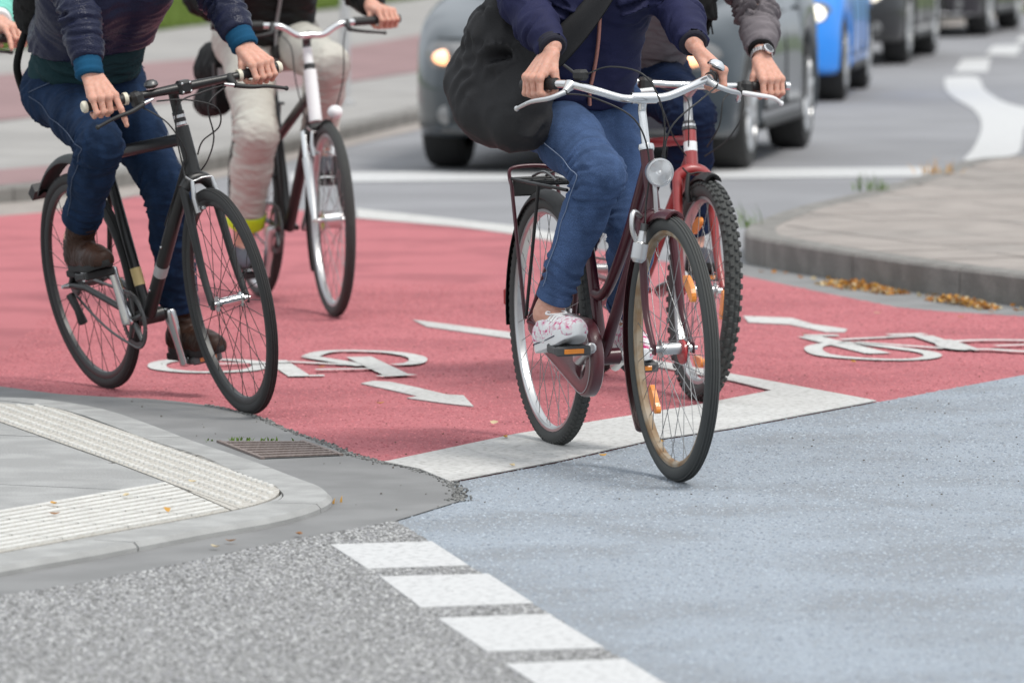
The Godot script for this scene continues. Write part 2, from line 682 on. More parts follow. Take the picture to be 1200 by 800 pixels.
	surface("lane_red", pattern(speck, [[0.10, Color(0.36, 0.108, 0.122)], [0.5, Color(0.455, 0.152, 0.168)], [0.92, Color(0.54, 0.21, 0.225)]], 1024), 1.1, pattern(stain, [[0.2, Color(0.80, 0.79, 0.80)], [0.42, Color(0.93, 0.92, 0.925)], [0.6, grey(1.0)]]), 3.4, relief(noise(FastNoiseLite.TYPE_SIMPLEX, 0.25, 3, 31), 5.0, 512), 0.5)
	surface("marking", pattern(noise(FastNoiseLite.TYPE_SIMPLEX, 0.05, 5, 21), [[0.12, Color(0.33, 0.315, 0.30)], [0.3, Color(0.50, 0.495, 0.48)], [0.7, Color(0.56, 0.555, 0.54)]], 512), 0.9, pattern(wear, [[0.3, grey(0.90)], [0.7, grey(1.0)]]), 2.1, relief(noise(FastNoiseLite.TYPE_SIMPLEX, 0.3, 3, 3), 3.0), 0.25)
	surface("marking_new", pattern(noise(FastNoiseLite.TYPE_SIMPLEX, 0.05, 5, 22), [[0.14, grey(0.36)], [0.3, grey(0.49)], [0.7, grey(0.545)]], 512), 0.9)
	surface("concrete", pattern(noise(FastNoiseLite.TYPE_SIMPLEX, 0.12, 4, 23), [[0.2, Color(0.31, 0.31, 0.305)], [0.8, Color(0.40, 0.40, 0.395)]], 512), 0.5, pattern(wear, [[0.3, grey(0.84)], [0.7, grey(1.0)]]), 1.3, relief(noise(FastNoiseLite.TYPE_SIMPLEX, 0.3, 3, 3), 3.0), 0.3)
	surface("concrete_b", pattern(noise(FastNoiseLite.TYPE_SIMPLEX, 0.12, 4, 24), [[0.2, Color(0.33, 0.33, 0.325)], [0.8, Color(0.42, 0.42, 0.412)]], 512), 0.5, pattern(wear, [[0.3, grey(0.82)], [0.7, grey(1.0)]]), 1.1, relief(noise(FastNoiseLite.TYPE_SIMPLEX, 0.3, 3, 3), 3.0), 0.3)
	surface("kerb_stone", pattern(noise(FastNoiseLite.TYPE_SIMPLEX, 0.2, 3, 25), [[0.2, Color(0.29, 0.29, 0.285)], [0.8, Color(0.47, 0.47, 0.46)]], 512), 0.3, pattern(wear, [[0.3, grey(0.82)], [0.7, grey(1.0)]]), 0.9, relief(noise(FastNoiseLite.TYPE_SIMPLEX, 0.3, 3, 3), 3.0), 0.3)
	surface("kerb_old", pattern(noise(FastNoiseLite.TYPE_SIMPLEX, 0.1, 4, 26), [[0.2, Color(0.17, 0.16, 0.15)], [0.8, Color(0.31, 0.30, 0.28)]], 512), 0.5, pattern(wear, [[0.3, grey(0.75)], [0.7, grey(1.0)]]), 0.8)
	surface("tactile_dirty", pattern(noise(FastNoiseLite.TYPE_SIMPLEX, 0.06, 4, 37), [[0.15, Color(0.33, 0.305, 0.27)], [0.5, Color(0.45, 0.43, 0.39)], [0.8, Color(0.52, 0.50, 0.47)]], 512), 0.5)
	surface("tactile", pattern(noise(FastNoiseLite.TYPE_SIMPLEX, 0.06, 4, 27), [[0.1, Color(0.44, 0.41, 0.37)], [0.35, Color(0.58, 0.57, 0.54)], [0.7, Color(0.63, 0.625, 0.60)]], 512), 0.5, pattern(wear, [[0.3, grey(0.90)], [0.7, grey(1.0)]]), 0.8)
	surface("slab_sand", pattern(noise(FastNoiseLite.TYPE_SIMPLEX, 0.1, 4, 28), [[0.2, Color(0.295, 0.262, 0.24)], [0.8, Color(0.37, 0.333, 0.306)]], 512), 0.6, pattern(wear, [[0.3, grey(0.84)], [0.7, grey(1.0)]]), 1.6)
	surface("slab_sand_b", pattern(noise(FastNoiseLite.TYPE_SIMPLEX, 0.1, 4, 29), [[0.2, Color(0.27, 0.245, 0.225)], [0.8, Color(0.34, 0.308, 0.284)]], 512), 0.6, pattern(wear, [[0.3, grey(0.84)], [0.7, grey(1.0)]]), 1.4)
	surface("far_paving", pattern(speck, [[0.2, Color(0.30, 0.287, 0.274)], [0.8, Color(0.38, 0.366, 0.35)]]), 0.8, pattern(wear, [[0.3, grey(0.84)], [0.7, grey(1.0)]]), 5.0)
	surface("far_brick", pattern(speck, [[0.2, Color(0.255, 0.167, 0.167)], [0.8, Color(0.315, 0.21, 0.21)]]), 0.8, pattern(wear, [[0.3, grey(0.86)], [0.7, grey(1.0)]]), 4.0)
	surface("joint_dirt", pattern(speck, [[0.2, grey(0.05)], [0.8, Color(0.12, 0.11, 0.09)]]), 0.3)
	surface("iron", pattern(noise(FastNoiseLite.TYPE_SIMPLEX, 0.1, 4, 35), [[0.2, Color(0.15, 0.115, 0.10)], [0.8, Color(0.26, 0.22, 0.21)]], 256), 0.3, null, 1.0, null, 0.0, 0.6)
	surface("soil", pattern(speck, [[0.2, Color(0.05, 0.04, 0.025)], [0.8, Color(0.11, 0.085, 0.05)]]), 0.5)
	surface("turf", pattern(speck, [[0.2, Color(0.05, 0.085, 0.012)], [0.8, Color(0.12, 0.16, 0.03)]]), 0.6)
	for c in [["leaf_a", Color(0.40, 0.17, 0.03)], ["leaf_b", Color(0.52, 0.28, 0.06)], ["leaf_c", Color(0.24, 0.11, 0.04)], ["leaf_d", Color(0.55, 0.45, 0.28)], ["blade_a", Color(0.085, 0.15, 0.016)], ["blade_b", Color(0.13, 0.19, 0.03)], ["foliage_a", Color(0.045, 0.085, 0.02)], ["foliage_b", Color(0.08, 0.13, 0.025)]]:
		var lf := mat(c[0], c[1], 0.8)
		lf.backlight_enabled = true
		lf.backlight = tint(c[1], 0.4).linear_to_srgb()
	surface("bark", pattern(noise(FastNoiseLite.TYPE_SIMPLEX, 0.05, 4, 36), [[0.2, Color(0.06, 0.045, 0.035)], [0.8, Color(0.14, 0.11, 0.09)]], 256), 0.5)
	mat("post_grey", grey(0.48), 0.5, 0.3)

const GROUND := {
	"corner_kerb": [Vector2(-1.444, -13.595), Vector2(-1.276, -13.841), Vector2(-1.179, -14.062), Vector2(-0.968, -14.434), Vector2(-0.747, -14.864), Vector2(-0.607, -15.099), Vector2(-0.525, -15.301), Vector2(-0.484, -15.466), Vector2(-0.464, -15.592), Vector2(-0.463, -15.720), Vector2(-0.493, -15.916), Vector2(-0.553, -16.117), Vector2(-0.697, -16.606), Vector2(-0.886, -17.177), Vector2(-1.018, -17.625), Vector2(-1.202, -18.182), Vector2(-1.393, -18.504), Vector2(-1.556, -18.609), Vector2(-1.768, -18.654), Vector2(-1.976, -18.654)],
	"stud_outer": [Vector2(-2.029, -19.151), Vector2(-1.539, -18.400), Vector2(-1.366, -18.240), Vector2(-1.186, -17.720), Vector2(-1.006, -17.177), Vector2(-0.839, -16.715), Vector2(-0.712, -16.208), Vector2(-0.624, -15.960), Vector2(-0.599, -15.828), Vector2(-0.598, -15.698), Vector2(-0.613, -15.571), Vector2(-0.655, -15.424), Vector2(-0.703, -15.311)],
	"stud_inner": [Vector2(-2.059, -19.442), Vector2(-1.486, -17.761), Vector2(-1.117, -16.679), Vector2(-0.905, -16.016), Vector2(-0.703, -15.311)],
	"rib_top": [Vector2(-0.905, -16.016), Vector2(-1.282, -15.311), Vector2(-1.573, -14.826)],
	"rib_bot": [Vector2(-0.703, -15.311), Vector2(-0.763, -15.189), Vector2(-1.204, -14.362), Vector2(-1.475, -13.892)],
	"slab_joints": [Vector2(-1.336, -15.960), Vector2(-1.027, -15.828), Vector2(-1.209, -16.511), Vector2(-1.115, -16.655), Vector2(-1.427, -17.050), Vector2(-1.303, -17.203)],
	"gutter_red": [Vector2(-2.091, -19.737), Vector2(-1.786, -19.411), Vector2(-1.610, -19.251), Vector2(-1.430, -19.002), Vector2(-1.263, -18.879), Vector2(-1.100, -18.788), Vector2(-0.933, -18.580), Vector2(-0.769, -18.205), Vector2(-0.651, -17.736), Vector2(-0.524, -17.316), Vector2(-0.433, -16.965), Vector2(-0.351, -16.770), Vector2(-0.252, -16.580), Vector2(-0.165, -16.235), Vector2(-0.138, -15.925), Vector2(-0.136, -15.754)],
	"gutter_coarse": [Vector2(-0.136, -15.754), Vector2(-0.290, -15.280), Vector2(-0.446, -15.005), Vector2(-0.593, -14.740), Vector2(-0.739, -14.413), Vector2(-0.987, -13.931), Vector2(-1.149, -13.702), Vector2(-1.411, -13.280)],
	"grate": [Vector2(-0.833, -17.368), Vector2(-0.596, -17.368), Vector2(-0.473, -16.965), Vector2(-0.687, -16.867)],
	"stop_band": [Vector2(-0.351, -16.770), Vector2(0.014, -17.603), Vector2(0.561, -18.550), Vector2(0.808, -19.063), Vector2(0.703, -19.411), Vector2(0.473, -19.973), Vector2(0.457, -20.266), Vector2(0.713, -19.671), Vector2(1.113, -18.698), Vector2(0.640, -17.790), Vector2(0.396, -17.419), Vector2(0.124, -16.794), Vector2(-0.165, -16.235), Vector2(-0.252, -16.580)],
	"lane_dash": [Vector2(-0.357, -22.076), Vector2(0.000, -21.471), Vector2(0.035, -21.123), Vector2(-0.303, -21.749)],
	"lane_dash2": [Vector2(-0.985, -23.583), Vector2(-0.730, -22.984), Vector2(-0.682, -22.673), Vector2(-0.920, -23.257)],
	"red_far": [Vector2(-2.977, -28.156), Vector2(-2.396, -28.705), Vector2(-2.204, -29.024), Vector2(-2.025, -29.719), Vector2(-1.861, -30.410), Vector2(-1.561, -30.332), Vector2(-1.240, -29.719), Vector2(-0.721, -28.497), Vector2(-0.220, -27.758), Vector2(0.004, -27.244), Vector2(0.940, -24.467), Vector2(1.193, -23.536), Vector2(1.426, -22.761), Vector2(1.576, -22.543), Vector2(1.862, -22.286), Vector2(2.380, -21.354)],
	"red_right": [Vector2(2.337, -20.972), Vector2(1.649, -19.717), Vector2(1.204, -18.864), Vector2(1.113, -18.698)],
	"far_band": [Vector2(-0.740, -29.240), Vector2(-0.443, -28.705), Vector2(0.004, -27.856), Vector2(0.372, -26.748), Vector2(0.364, -26.154), Vector2(0.004, -27.244), Vector2(-0.220, -27.758), Vector2(-0.721, -28.497)],
	"stop_line": [Vector2(-1.181, -32.688), Vector2(-0.852, -32.779), Vector2(2.270, -33.335), Vector2(2.205, -32.373), Vector2(-0.827, -31.805), Vector2(-1.148, -31.763)],
	"curve_mark": [Vector2(3.336, -47.389), Vector2(3.177, -45.040), Vector2(3.110, -43.148), Vector2(3.100, -41.408), Vector2(3.020, -39.602), Vector2(2.867, -37.584), Vector2(2.647, -35.332), Vector2(2.508, -34.106), Vector2(2.644, -34.405), Vector2(2.859, -34.811), Vector2(3.036, -36.536), Vector2(3.241, -38.693), Vector2(3.478, -39.735), Vector2(3.693, -40.277), Vector2(3.586, -40.976), Vector2(3.463, -41.553), Vector2(3.403, -42.757), Vector2(3.459, -45.040), Vector2(3.594, -47.579)],
	"dash_a": [Vector2(3.506, -48.757), Vector2(3.809, -51.973), Vector2(4.065, -52.203), Vector2(3.770, -48.757)],
	"dash_b": [Vector2(4.094, -53.142), Vector2(4.364, -55.747), Vector2(4.651, -56.038), Vector2(4.340, -52.904)],
	"dash_c": [Vector2(4.666, -56.983), Vector2(4.918, -59.268), Vector2(5.224, -59.566), Vector2(4.951, -56.983)],
	"block1": [Vector2(-0.438, -14.729), Vector2(-0.194, -14.796), Vector2(-0.102, -14.289), Vector2(-0.336, -14.219)],
	"block2": [Vector2(-0.304, -14.057), Vector2(-0.055, -14.116), Vector2(0.047, -13.550), Vector2(-0.201, -13.472)],
	"block3": [Vector2(-0.162, -13.280), Vector2(0.080, -13.349), Vector2(0.193, -12.771), Vector2(-0.052, -12.708)],
	"block4": [Vector2(-0.014, -12.510), Vector2(0.232, -12.591), Vector2(0.337, -12.044), Vector2(0.100, -11.945)],
	"blue_left": [Vector2(-0.136, -15.754), Vector2(-0.290, -15.280), Vector2(-0.102, -14.289), Vector2(0.047, -13.550), Vector2(0.193, -12.771), Vector2(0.288, -12.273), Vector2(0.475, -11.317)],
	"arrow_left": [Vector2(-0.477, -19.347), Vector2(-0.442, -19.443), Vector2(-0.387, -19.411), Vector2(-0.294, -19.188), Vector2(-0.203, -18.940), Vector2(-0.150, -18.910), Vector2(-0.116, -18.521), Vector2(-0.208, -18.639), Vector2(-0.323, -18.819), Vector2(-0.290, -18.879), Vector2(-0.373, -19.094)],
	"arrow_right": [Vector2(0.840, -22.261), Vector2(1.012, -22.160), Vector2(1.076, -21.851), Vector2(1.184, -21.629), Vector2(1.167, -21.491), Vector2(1.102, -21.491), Vector2(0.989, -21.851), Vector2(0.847, -21.953)],
	"island_front": [Vector2(2.451, -21.470), Vector2(1.902, -22.771), Vector2(1.528, -23.610), Vector2(1.201, -24.512), Vector2(0.998, -25.163), Vector2(0.969, -25.427)],
	"island_back": [Vector2(0.971, -25.666), Vector2(1.022, -26.158), Vector2(1.273, -27.407), Vector2(1.685, -28.855), Vector2(2.044, -30.380), Vector2(2.344, -31.702), Vector2(2.690, -32.264), Vector2(3.811, -33.448)],
	"island_foot": [Vector2(0.956, -25.255), Vector2(1.098, -25.040), Vector2(1.240, -24.467), Vector2(1.524, -23.536), Vector2(1.876, -22.456)],
	"far_kerb": [Vector2(-3.525, -28.156), Vector2(-2.486, -29.795), Vector2(-2.284, -30.254), Vector2(-1.640, -32.779), Vector2(-1.026, -36.536), Vector2(-0.554, -39.469), Vector2(0.120, -43.227), Vector2(0.638, -45.915)],
	"far_gutter": [Vector2(-3.419, -27.307), Vector2(-2.396, -28.705), Vector2(-2.204, -29.024), Vector2(-1.596, -31.892), Vector2(-0.998, -35.545), Vector2(-0.538, -38.316), Vector2(0.117, -41.997), Vector2(0.621, -44.699)],
	"far_red_up": [Vector2(-4.378, -45.040), Vector2(-3.825, -45.915), Vector2(-1.357, -53.142), Vector2(-0.791, -56.983), Vector2(0.968, -69.749)],
	"far_red_dn": [Vector2(-3.587, -36.879), Vector2(-3.133, -37.584), Vector2(-1.138, -44.531), Vector2(-0.650, -46.825), Vector2(0.791, -56.983)],
	"far_red2_up": [Vector2(-3.463, -31.133), Vector2(-2.632, -31.550), Vector2(-2.401, -31.978), Vector2(-2.220, -32.597)],
	"far_red2_dn": [Vector2(-3.225, -28.988), Vector2(-2.505, -30.022), Vector2(-2.296, -30.410), Vector2(-2.116, -31.051)],
	"grass_edge": [Vector2(-4.798, -49.368), Vector2(-4.291, -51.520), Vector2(-3.021, -60.480), Vector2(-1.189, -71.433), Vector2(-0.439, -79.066)],
	"post": [Vector2(-1.087, -40.140)],
	"bush": [Vector2(-5.549, -71.433)],
	"leaves_pile": [Vector2(1.247, -24.215), Vector2(1.382, -24.215), Vector2(1.480, -23.631), Vector2(1.613, -23.165), Vector2(1.794, -22.805)],
	"weeds": [Vector2(-0.775, -17.368), Vector2(-0.656, -17.419), Vector2(1.853, -31.133), Vector2(2.243, -32.597), Vector2(1.086, -27.889), Vector2(1.347, -27.823)],
}
const STROKES := [
	[
		[0.085, [Vector2(-1.115, -20.266), Vector2(-1.153, -20.179), Vector2(-1.163, -20.058), Vector2(-1.137, -19.905), Vector2(-1.048, -19.794), Vector2(-0.951, -19.787), Vector2(-0.858, -19.854), Vector2(-0.822, -20.007), Vector2(-0.844, -20.179), Vector2(-0.932, -20.273), Vector2(-1.029, -20.290), Vector2(-1.115, -20.266)]],
		[0.100, [Vector2(-0.782, -20.248), Vector2(-0.684, -19.638)]],
		[0.070, [Vector2(-0.719, -19.622), Vector2(-0.602, -19.638)]],
		[0.060, [Vector2(-0.731, -20.179), Vector2(-0.483, -20.024)]],
		[0.090, [Vector2(-0.673, -20.371), Vector2(-0.482, -20.007)]],
		[0.085, [Vector2(-0.673, -20.371), Vector2(-0.638, -20.550), Vector2(-0.566, -20.622), Vector2(-0.421, -20.568), Vector2(-0.333, -20.407), Vector2(-0.310, -20.248), Vector2(-0.328, -20.092), Vector2(-0.385, -20.041)]],
		[0.120, [Vector2(-0.510, -20.354), Vector2(-0.372, -19.638)]],
		[0.070, [Vector2(-0.428, -19.573), Vector2(-0.315, -19.638)]],
		[0.060, [Vector2(-0.635, -19.821), Vector2(-0.435, -19.871)]],
		[0.050, [Vector2(-0.961, -20.041), Vector2(-0.716, -20.144)]],
	],
	[
		[0.090, [Vector2(1.016, -21.334), Vector2(1.138, -21.334)]],
		[0.120, [Vector2(1.031, -21.276), Vector2(1.230, -20.532)]],
		[0.085, [Vector2(1.127, -21.010), Vector2(1.047, -20.879), Vector2(1.019, -20.713), Vector2(1.041, -20.478), Vector2(1.133, -20.336), Vector2(1.257, -20.266), Vector2(1.352, -20.301), Vector2(1.403, -20.425), Vector2(1.391, -20.586), Vector2(1.302, -20.768), Vector2(1.197, -20.954), Vector2(1.127, -21.010)]],
		[0.070, [Vector2(1.133, -21.123), Vector2(1.428, -21.315)]],
		[0.100, [Vector2(1.311, -21.334), Vector2(1.441, -21.373)]],
		[0.100, [Vector2(1.426, -21.276), Vector2(1.524, -20.677)]],
		[0.060, [Vector2(1.176, -20.991), Vector2(1.469, -20.713)]],
		[0.090, [Vector2(1.480, -21.085), Vector2(1.546, -20.658)]],
		[0.080, [Vector2(1.544, -20.640), Vector2(1.612, -20.658), Vector2(1.719, -20.568), Vector2(1.834, -20.568), Vector2(1.902, -20.750), Vector2(1.870, -20.972), Vector2(1.759, -21.047), Vector2(1.635, -21.066), Vector2(1.522, -21.010), Vector2(1.471, -20.860), Vector2(1.499, -20.695), Vector2(1.544, -20.640)]],
		[0.060, [Vector2(1.641, -20.805), Vector2(1.773, -20.860)]],
	],
]


# ------------------------------------------------------------------ camera, sky, sun
func view_and_light() -> void:
	var cam := Camera3D.new()
	cam.name = "camera"
	add_child(cam)
	cam.position = Vector3(0, 1.64, 0)
	cam.rotation.x = -atan(558.0 / 7200.0)
	cam.near = 0.5
	cam.far = 400.0
	var lens := CameraAttributesPhysical.new()
	lens.frustum_focal_length = 12.0 / (399.6 / 7200.0)   # about 216 mm on a 24 mm high frame
	lens.frustum_focus_distance = 16.9
	lens.exposure_aperture = 5.7
	cam.attributes = lens
	cam.fov = rad_to_deg(2.0 * atan(399.6 / 7200.0))
	cam.current = true

	var e := Environment.new()
	var sky := Sky.new()
	var sm := ProceduralSkyMaterial.new()
	sm.sky_top_color = Color(0.96, 0.98, 1.0)
	sm.sky_horizon_color = Color(0.74, 0.77, 0.80)
	sm.sky_curve = 0.35
	sm.sky_energy_multiplier = 0.95
	sm.ground_bottom_color = Color(0.35, 0.35, 0.35)
	sm.ground_horizon_color = Color(0.8, 0.8, 0.8)
	sm.sun_angle_max = 0.0
	sky.sky_material = sm
	e.background_mode = Environment.BG_SKY
	e.sky = sky
	e.tonemap_mode = Environment.TONE_MAPPER_LINEAR
	e.tonemap_exposure = 1.48
	e.sdfgi_enabled = true
	e.ssao_enabled = true
	e.ssil_enabled = true
	var world := WorldEnvironment.new()
	world.name = "world_environment"
	world.environment = e
	add_child(world)

	var sun := DirectionalLight3D.new()
	sun.name = "sun"
	sun.light_energy = 0.5
	sun.light_color = Color(1.0, 0.985, 0.96)
	sun.light_angular_distance = 14.0
	sun.shadow_enabled = true
	sun.rotation_degrees = Vector3(-58, 48, 0)
	add_child(sun)


# ------------------------------------------------------------------ ground
func pv(list: Array) -> PackedVector2Array:
	return PackedVector2Array(list)


func sheet(called: String, poly: PackedVector2Array, y: float, m: String, thick := 0.0) -> MeshInstance3D:
	var g := Geo.new()
	g.flat(poly, y, thick)
	return structure(called, g, M[m])


# offsets an open line sideways (to its left, seen along its run on the ground plan)
func shifted(line: Array, by: float) -> Array:
	var out := []
	for i in line.size():
		var d: Vector2 = (line[mini(i + 1, line.size() - 1)] - line[maxi(i - 1, 0)]).normalized()
		out.append(line[i] + Vector2(d.y, -d.x) * by)
	return out


# cuts a line into pieces of about the given length; each piece is a list of points
func lengths(line: Array, each: float) -> Array:
	var fine := []
	for i in line.size() - 1:
		var n := maxi(1, int(line[i].distance_to(line[i + 1]) / 0.03))
		for j in n:
			fine.append(line[i].lerp(line[i + 1], float(j) / n))
	fine.append(line[-1])
	var out := [[fine[0]]]
	var run := 0.0
	for i in range(1, fine.size()):
		out[-1].append(fine[i])
		run += fine[i].distance_to(fine[i - 1])
		if run > each and i < fine.size() - 1:
			run = 0.0
			out.append([fine[i]])
	return out


func smooth2(line: Array, per := 4) -> Array:
	var out := []
	var n := line.size()
	for i in n - 1:
		for j in per:
			out.append(line[i].cubic_interpolate(line[i + 1], line[maxi(i - 1, 0)], line[mini(i + 2, n - 1)], float(j) / per))
	out.append(line[n - 1])
	return out


# a kerb: stones along the line, top at y, face down to y - drop, `wide` deep behind the line
func kerb(called: String, line: Array, y: float, drop: float, wide: float, each: float, m: String, gap := 0.004) -> Node3D:
	var root := Node3D.new()
	root.name = called
	add_child(root)
	root.set_meta("kind", "structure")
	for piece in lengths(line, each):
		var outer: Array = piece
		var n := outer.size()
		if n < 2:
			continue
		var d0: Vector2 = (outer[1] - outer[0]).normalized()
		var d1: Vector2 = (outer[n - 1] - outer[n - 2]).normalized()
		outer = outer.duplicate()
		outer[0] += d0 * gap
		outer[n - 1] -= d1 * gap
		var edge := shifted(outer, 0.012 * signf(wide))
		var inner := shifted(outer, wide)
		var rows := []
		for line_y in [[outer, y - drop], [outer, y - 0.012]]:
			rows.append(_row(line_y[0], line_y[1]))
		var g := Geo.new()
		g.grid(rows)
		g.grid([_row(outer, y - 0.012), _row(edge, y)])
		g.grid([_row(edge, y), _row(inner, y)])
		g.grid([_row(inner, y), _row(inner, y - drop)])
		for i in [0, n - 1]:
			g.quad(Vector3(outer[i].x, y - drop, outer[i].y), Vector3(outer[i].x, y - 0.012, outer[i].y), Vector3(edge[i].x, y, edge[i].y), Vector3(inner[i].x, y, inner[i].y))
			g.tri(Vector3(outer[i].x, y - drop, outer[i].y), Vector3(inner[i].x, y, inner[i].y), Vector3(inner[i].x, y - drop, inner[i].y))
		part("kerb_stone", g, M[m], root)
	return root


func _row(line: Array, y: float) -> PackedVector3Array:
	var r := PackedVector3Array()
	for p in line:
		r.append(Vector3(p.x, y, p.y))
	return r


# paving slabs of the given size cut to the outline, each a piece of its own with a sunken joint
func slabs(root: Node3D, outline: PackedVector2Array, origin: Vector2, along: Vector2, size: Vector2, y: float, mats: Array, joint := 0.006, stagger := 0.5, number := 1) -> void:
	var rng := RandomNumberGenerator.new()
	rng.seed = number
	var across := Vector2(-along.y, along.x)
	var lo := Vector2(1e9, 1e9)
	var hi := -lo
	for p in outline:
		var q := Vector2((p - origin).dot(along), (p - origin).dot(across))
		lo = lo.min(q)
		hi = hi.max(q)
	for r in range(floori(lo.y / size.y), ceili(hi.y / size.y)):
		var shift := stagger * size.x * (r & 1)
		for c in range(floori(lo.x / size.x) - 1, ceili(hi.x / size.x) + 1):
			var a := Vector2(c * size.x + shift + joint, r * size.y + joint)
			var b := a + size - Vector2(joint, joint) * 2.0
			var cell := PackedVector2Array()
			for q in [a, Vector2(b.x, a.y), b, Vector2(a.x, b.y)]:
				cell.append(origin + along * q.x + across * q.y)
			var dy := rng.randf_range(-0.002, 0.002)
			for poly in Geometry2D.intersect_polygons(cell, outline):
				if poly.size() < 3 or _area(poly) < 0.004:
					continue
				var g := Geo.new()
				g.flat(poly, y + dy, 0.03)
				part("paving_slab", g, M[mats[rng.randi() % mats.size()]], root)


func _area(p: PackedVector2Array) -> float:
	var s := 0.0
	for i in p.size():
		s += p[i].cross(p[(i + 1) % p.size()])
	return absf(s) * 0.5


func marking(called: String, polys: Array, y: float, m := "marking") -> MeshInstance3D:
	var g := Geo.new()
	for p in polys:
		g.flat(p, y, 0.003)
	return structure(called, g, M[m])


func ground() -> void:
	var G := GROUND
	sheet("road", pv([Vector2(-160, 20), Vector2(160, 20), Vector2(160, -330), Vector2(-160, -330)]), 0.0, "asphalt_far")
	var gutter_red: Array = smooth2(G.gutter_red, 3)
	# the red cycle lane
	var red := []
	red.append_array(G.red_far)
	red.append_array(G.red_right)
	red.append_array([G.stop_band[9], G.stop_band[10], G.stop_band[11], G.stop_band[12]])
	var back := gutter_red.duplicate()
	back.reverse()
	for p in back:
		if p.y < G.stop_band[12].y - 0.2:
			red.append(p)
	sheet("cycle_lane", pv(red), 0.004, "lane_red")
	# the blue-grey crossing
	var blue := []
	blue.append_array(G.blue_left)
	blue.append_array([Vector2(3.2, -11.0), Vector2(4.2, -20.5)])
	blue.append_array(G.red_right)
	blue.append_array([G.stop_band[9], G.stop_band[10], G.stop_band[11], G.stop_band[12], gutter_red[-5]])
	sheet("blue_crossing", pv(blue), 0.0045, "asphalt_blue")
	# coarse asphalt in front of the corner
	var coarse := []
	coarse.append_array(G.gutter_coarse.slice(1))
	coarse.append_array([Vector2(-1.9, -10.5), G.blue_left[6]])
	var bl: Array = G.blue_left.slice(1, 6)
	bl.reverse()
	coarse.append_array(bl)
	sheet("asphalt_apron", pv(coarse), 0.0055, "asphalt_coarse")
	# smooth gutter round the corner
	var gut := gutter_red.duplicate()
	gut.append_array(G.gutter_coarse.slice(1))
	gut.append_array([Vector2(-2.2, -14.5), Vector2(-2.3, -18.9)])
	sheet("gutter", pv(gut), 0.007, "asphalt_gutter")

	# markings
	marking("stop_band", [pv(G.stop_band)], 0.011)
	marking("lane_dash", [pv(G.lane_dash)], 0.0085)
	marking("far_lane_edge", [pv(G.far_band)], 0.0085)
	marking("stop_line", [pv(G.stop_line)], 0.006, "marking_new")
	marking("lane_curve", [pv(smooth2(G.curve_mark + [G.curve_mark[0]], 3).slice(0, -1))], 0.006, "marking_new")
	for d in ["dash_a", "dash_b", "dash_c"]:
		marking("lane_dash", [pv(G[d])], 0.006, "marking_new")
	for d in ["block1", "block2", "block3", "block4"]:
		marking("crossing_block", [pv(G[d])], 0.009, "marking_new")
	for d in ["arrow_left", "arrow_right"]:
		marking("lane_arrow", [pv(G[d])], 0.0085)
	for s in STROKES:
		var g := Geo.new()
		var lift := 0.0
		for one in s:
			var fine: Array = smooth2(one[1], 5) if one[1].size() > 3 else one[1]
			var half: float = one[0] * 0.36
			g.grid([_row(shifted(fine, half), 0.0085 + lift), _row(shifted(fine, -half), 0.0085 + lift)])
			lift += 0.0006
		structure("cycle_symbol", g, M.marking)

	# the corner pavement
	var line: Array = smooth2(G.corner_kerb, 3)
	line.reverse()
	kerb("corner_kerb", line, 0.030, 0.045, -0.125, 0.95, "kerb_stone")
	var bed := []
	bed.append_array(shifted(line, -0.10))
	bed.append_array([Vector2(-3.4, -12.5), Vector2(-4.2, -18.9)])
	sheet("pavement_bed", pv(bed), 0.016, "joint_dirt")
	var pave := Node3D.new()
	pave.name = "corner_pavement"
	pave.set_meta("kind", "structure")
	add_child(pave)
	# plain slabs between the two tactile strips
	var plain := []
	plain.append_array(G.stud_inner.slice(0, 4))
	plain.append_array(G.rib_top.slice(1))
	plain.append(Vector2(-3.3, -15.2))
	plain.append(Vector2(-3.4, -19.6))
	var along: Vector2 = (G.slab_joints[1] - G.slab_joints[0]).normalized()
	slabs(pave, Geometry2D.offset_polygon(pv(plain), -0.004)[0], G.slab_joints[0], along, Vector2(0.75, 0.62), 0.030, ["concrete", "concrete_b", "concrete"], 0.0035, 0.5, 3)
	# infill of concrete between strips and kerb stones
	var inner_line: Array = shifted(line, -0.129)
	var fill := []
	fill.append_array(inner_line)
	fill.append_array([Vector2(-2.1, -14.0), Vector2(-2.7, -19.2)])
	var fill_poly := pv(fill)
	var studs := PackedVector2Array()
	studs.append_array(pv(smooth2(G.stud_outer, 3)))
	var si: Array = G.stud_inner.duplicate()
	si.reverse()
	studs.append_array(pv(si.slice(1)))
	var ribs := PackedVector2Array()
	ribs.append_array(pv([G.stud_inner[3]] + G.rib_top.slice(1)))
	var rb: Array = G.rib_bot.duplicate()
	rb.reverse()
	ribs.append_array(pv(rb))
	var rest: Array = [fill_poly]
	for hole in [studs, ribs, pv(plain)]:
		var next := []
		for r in rest:
			next.append_array(Geometry2D.clip_polygons(r, Geometry2D.offset_polygon(hole, 0.003)[0]))
		rest = next
	for r in rest:
		if _area(r) > 0.003 and not Geometry2D.is_polygon_clockwise(r):
			var g := Geo.new()
			g.flat(r, 0.0285, 0.02)
			part("infill", g, M.kerb_stone, pave)
	# studded tiles
	var sdir: Vector2 = (G.stud_inner[3] - G.stud_inner[1]).normalized()
	var snor := Vector2(-sdir.y, sdir.x)
	_tactile(pave, studs, G.stud_inner[1], sdir, snor, true)
	var rdir: Vector2 = (G.rib_top[1] - G.stud_inner[3]).normalized()
	_tactile(pave, ribs, G.rib_bot[2], rdir, Vector2(-rdir.y, rdir.x), false)

	# drain
	var grate := thing("drain_grate", "rusty slotted drain grate beside the corner kerb", "drain", Transform3D(Basis(), Vector3(-0.65, 0.007, -17.14)))
	var q: Array = G.grate
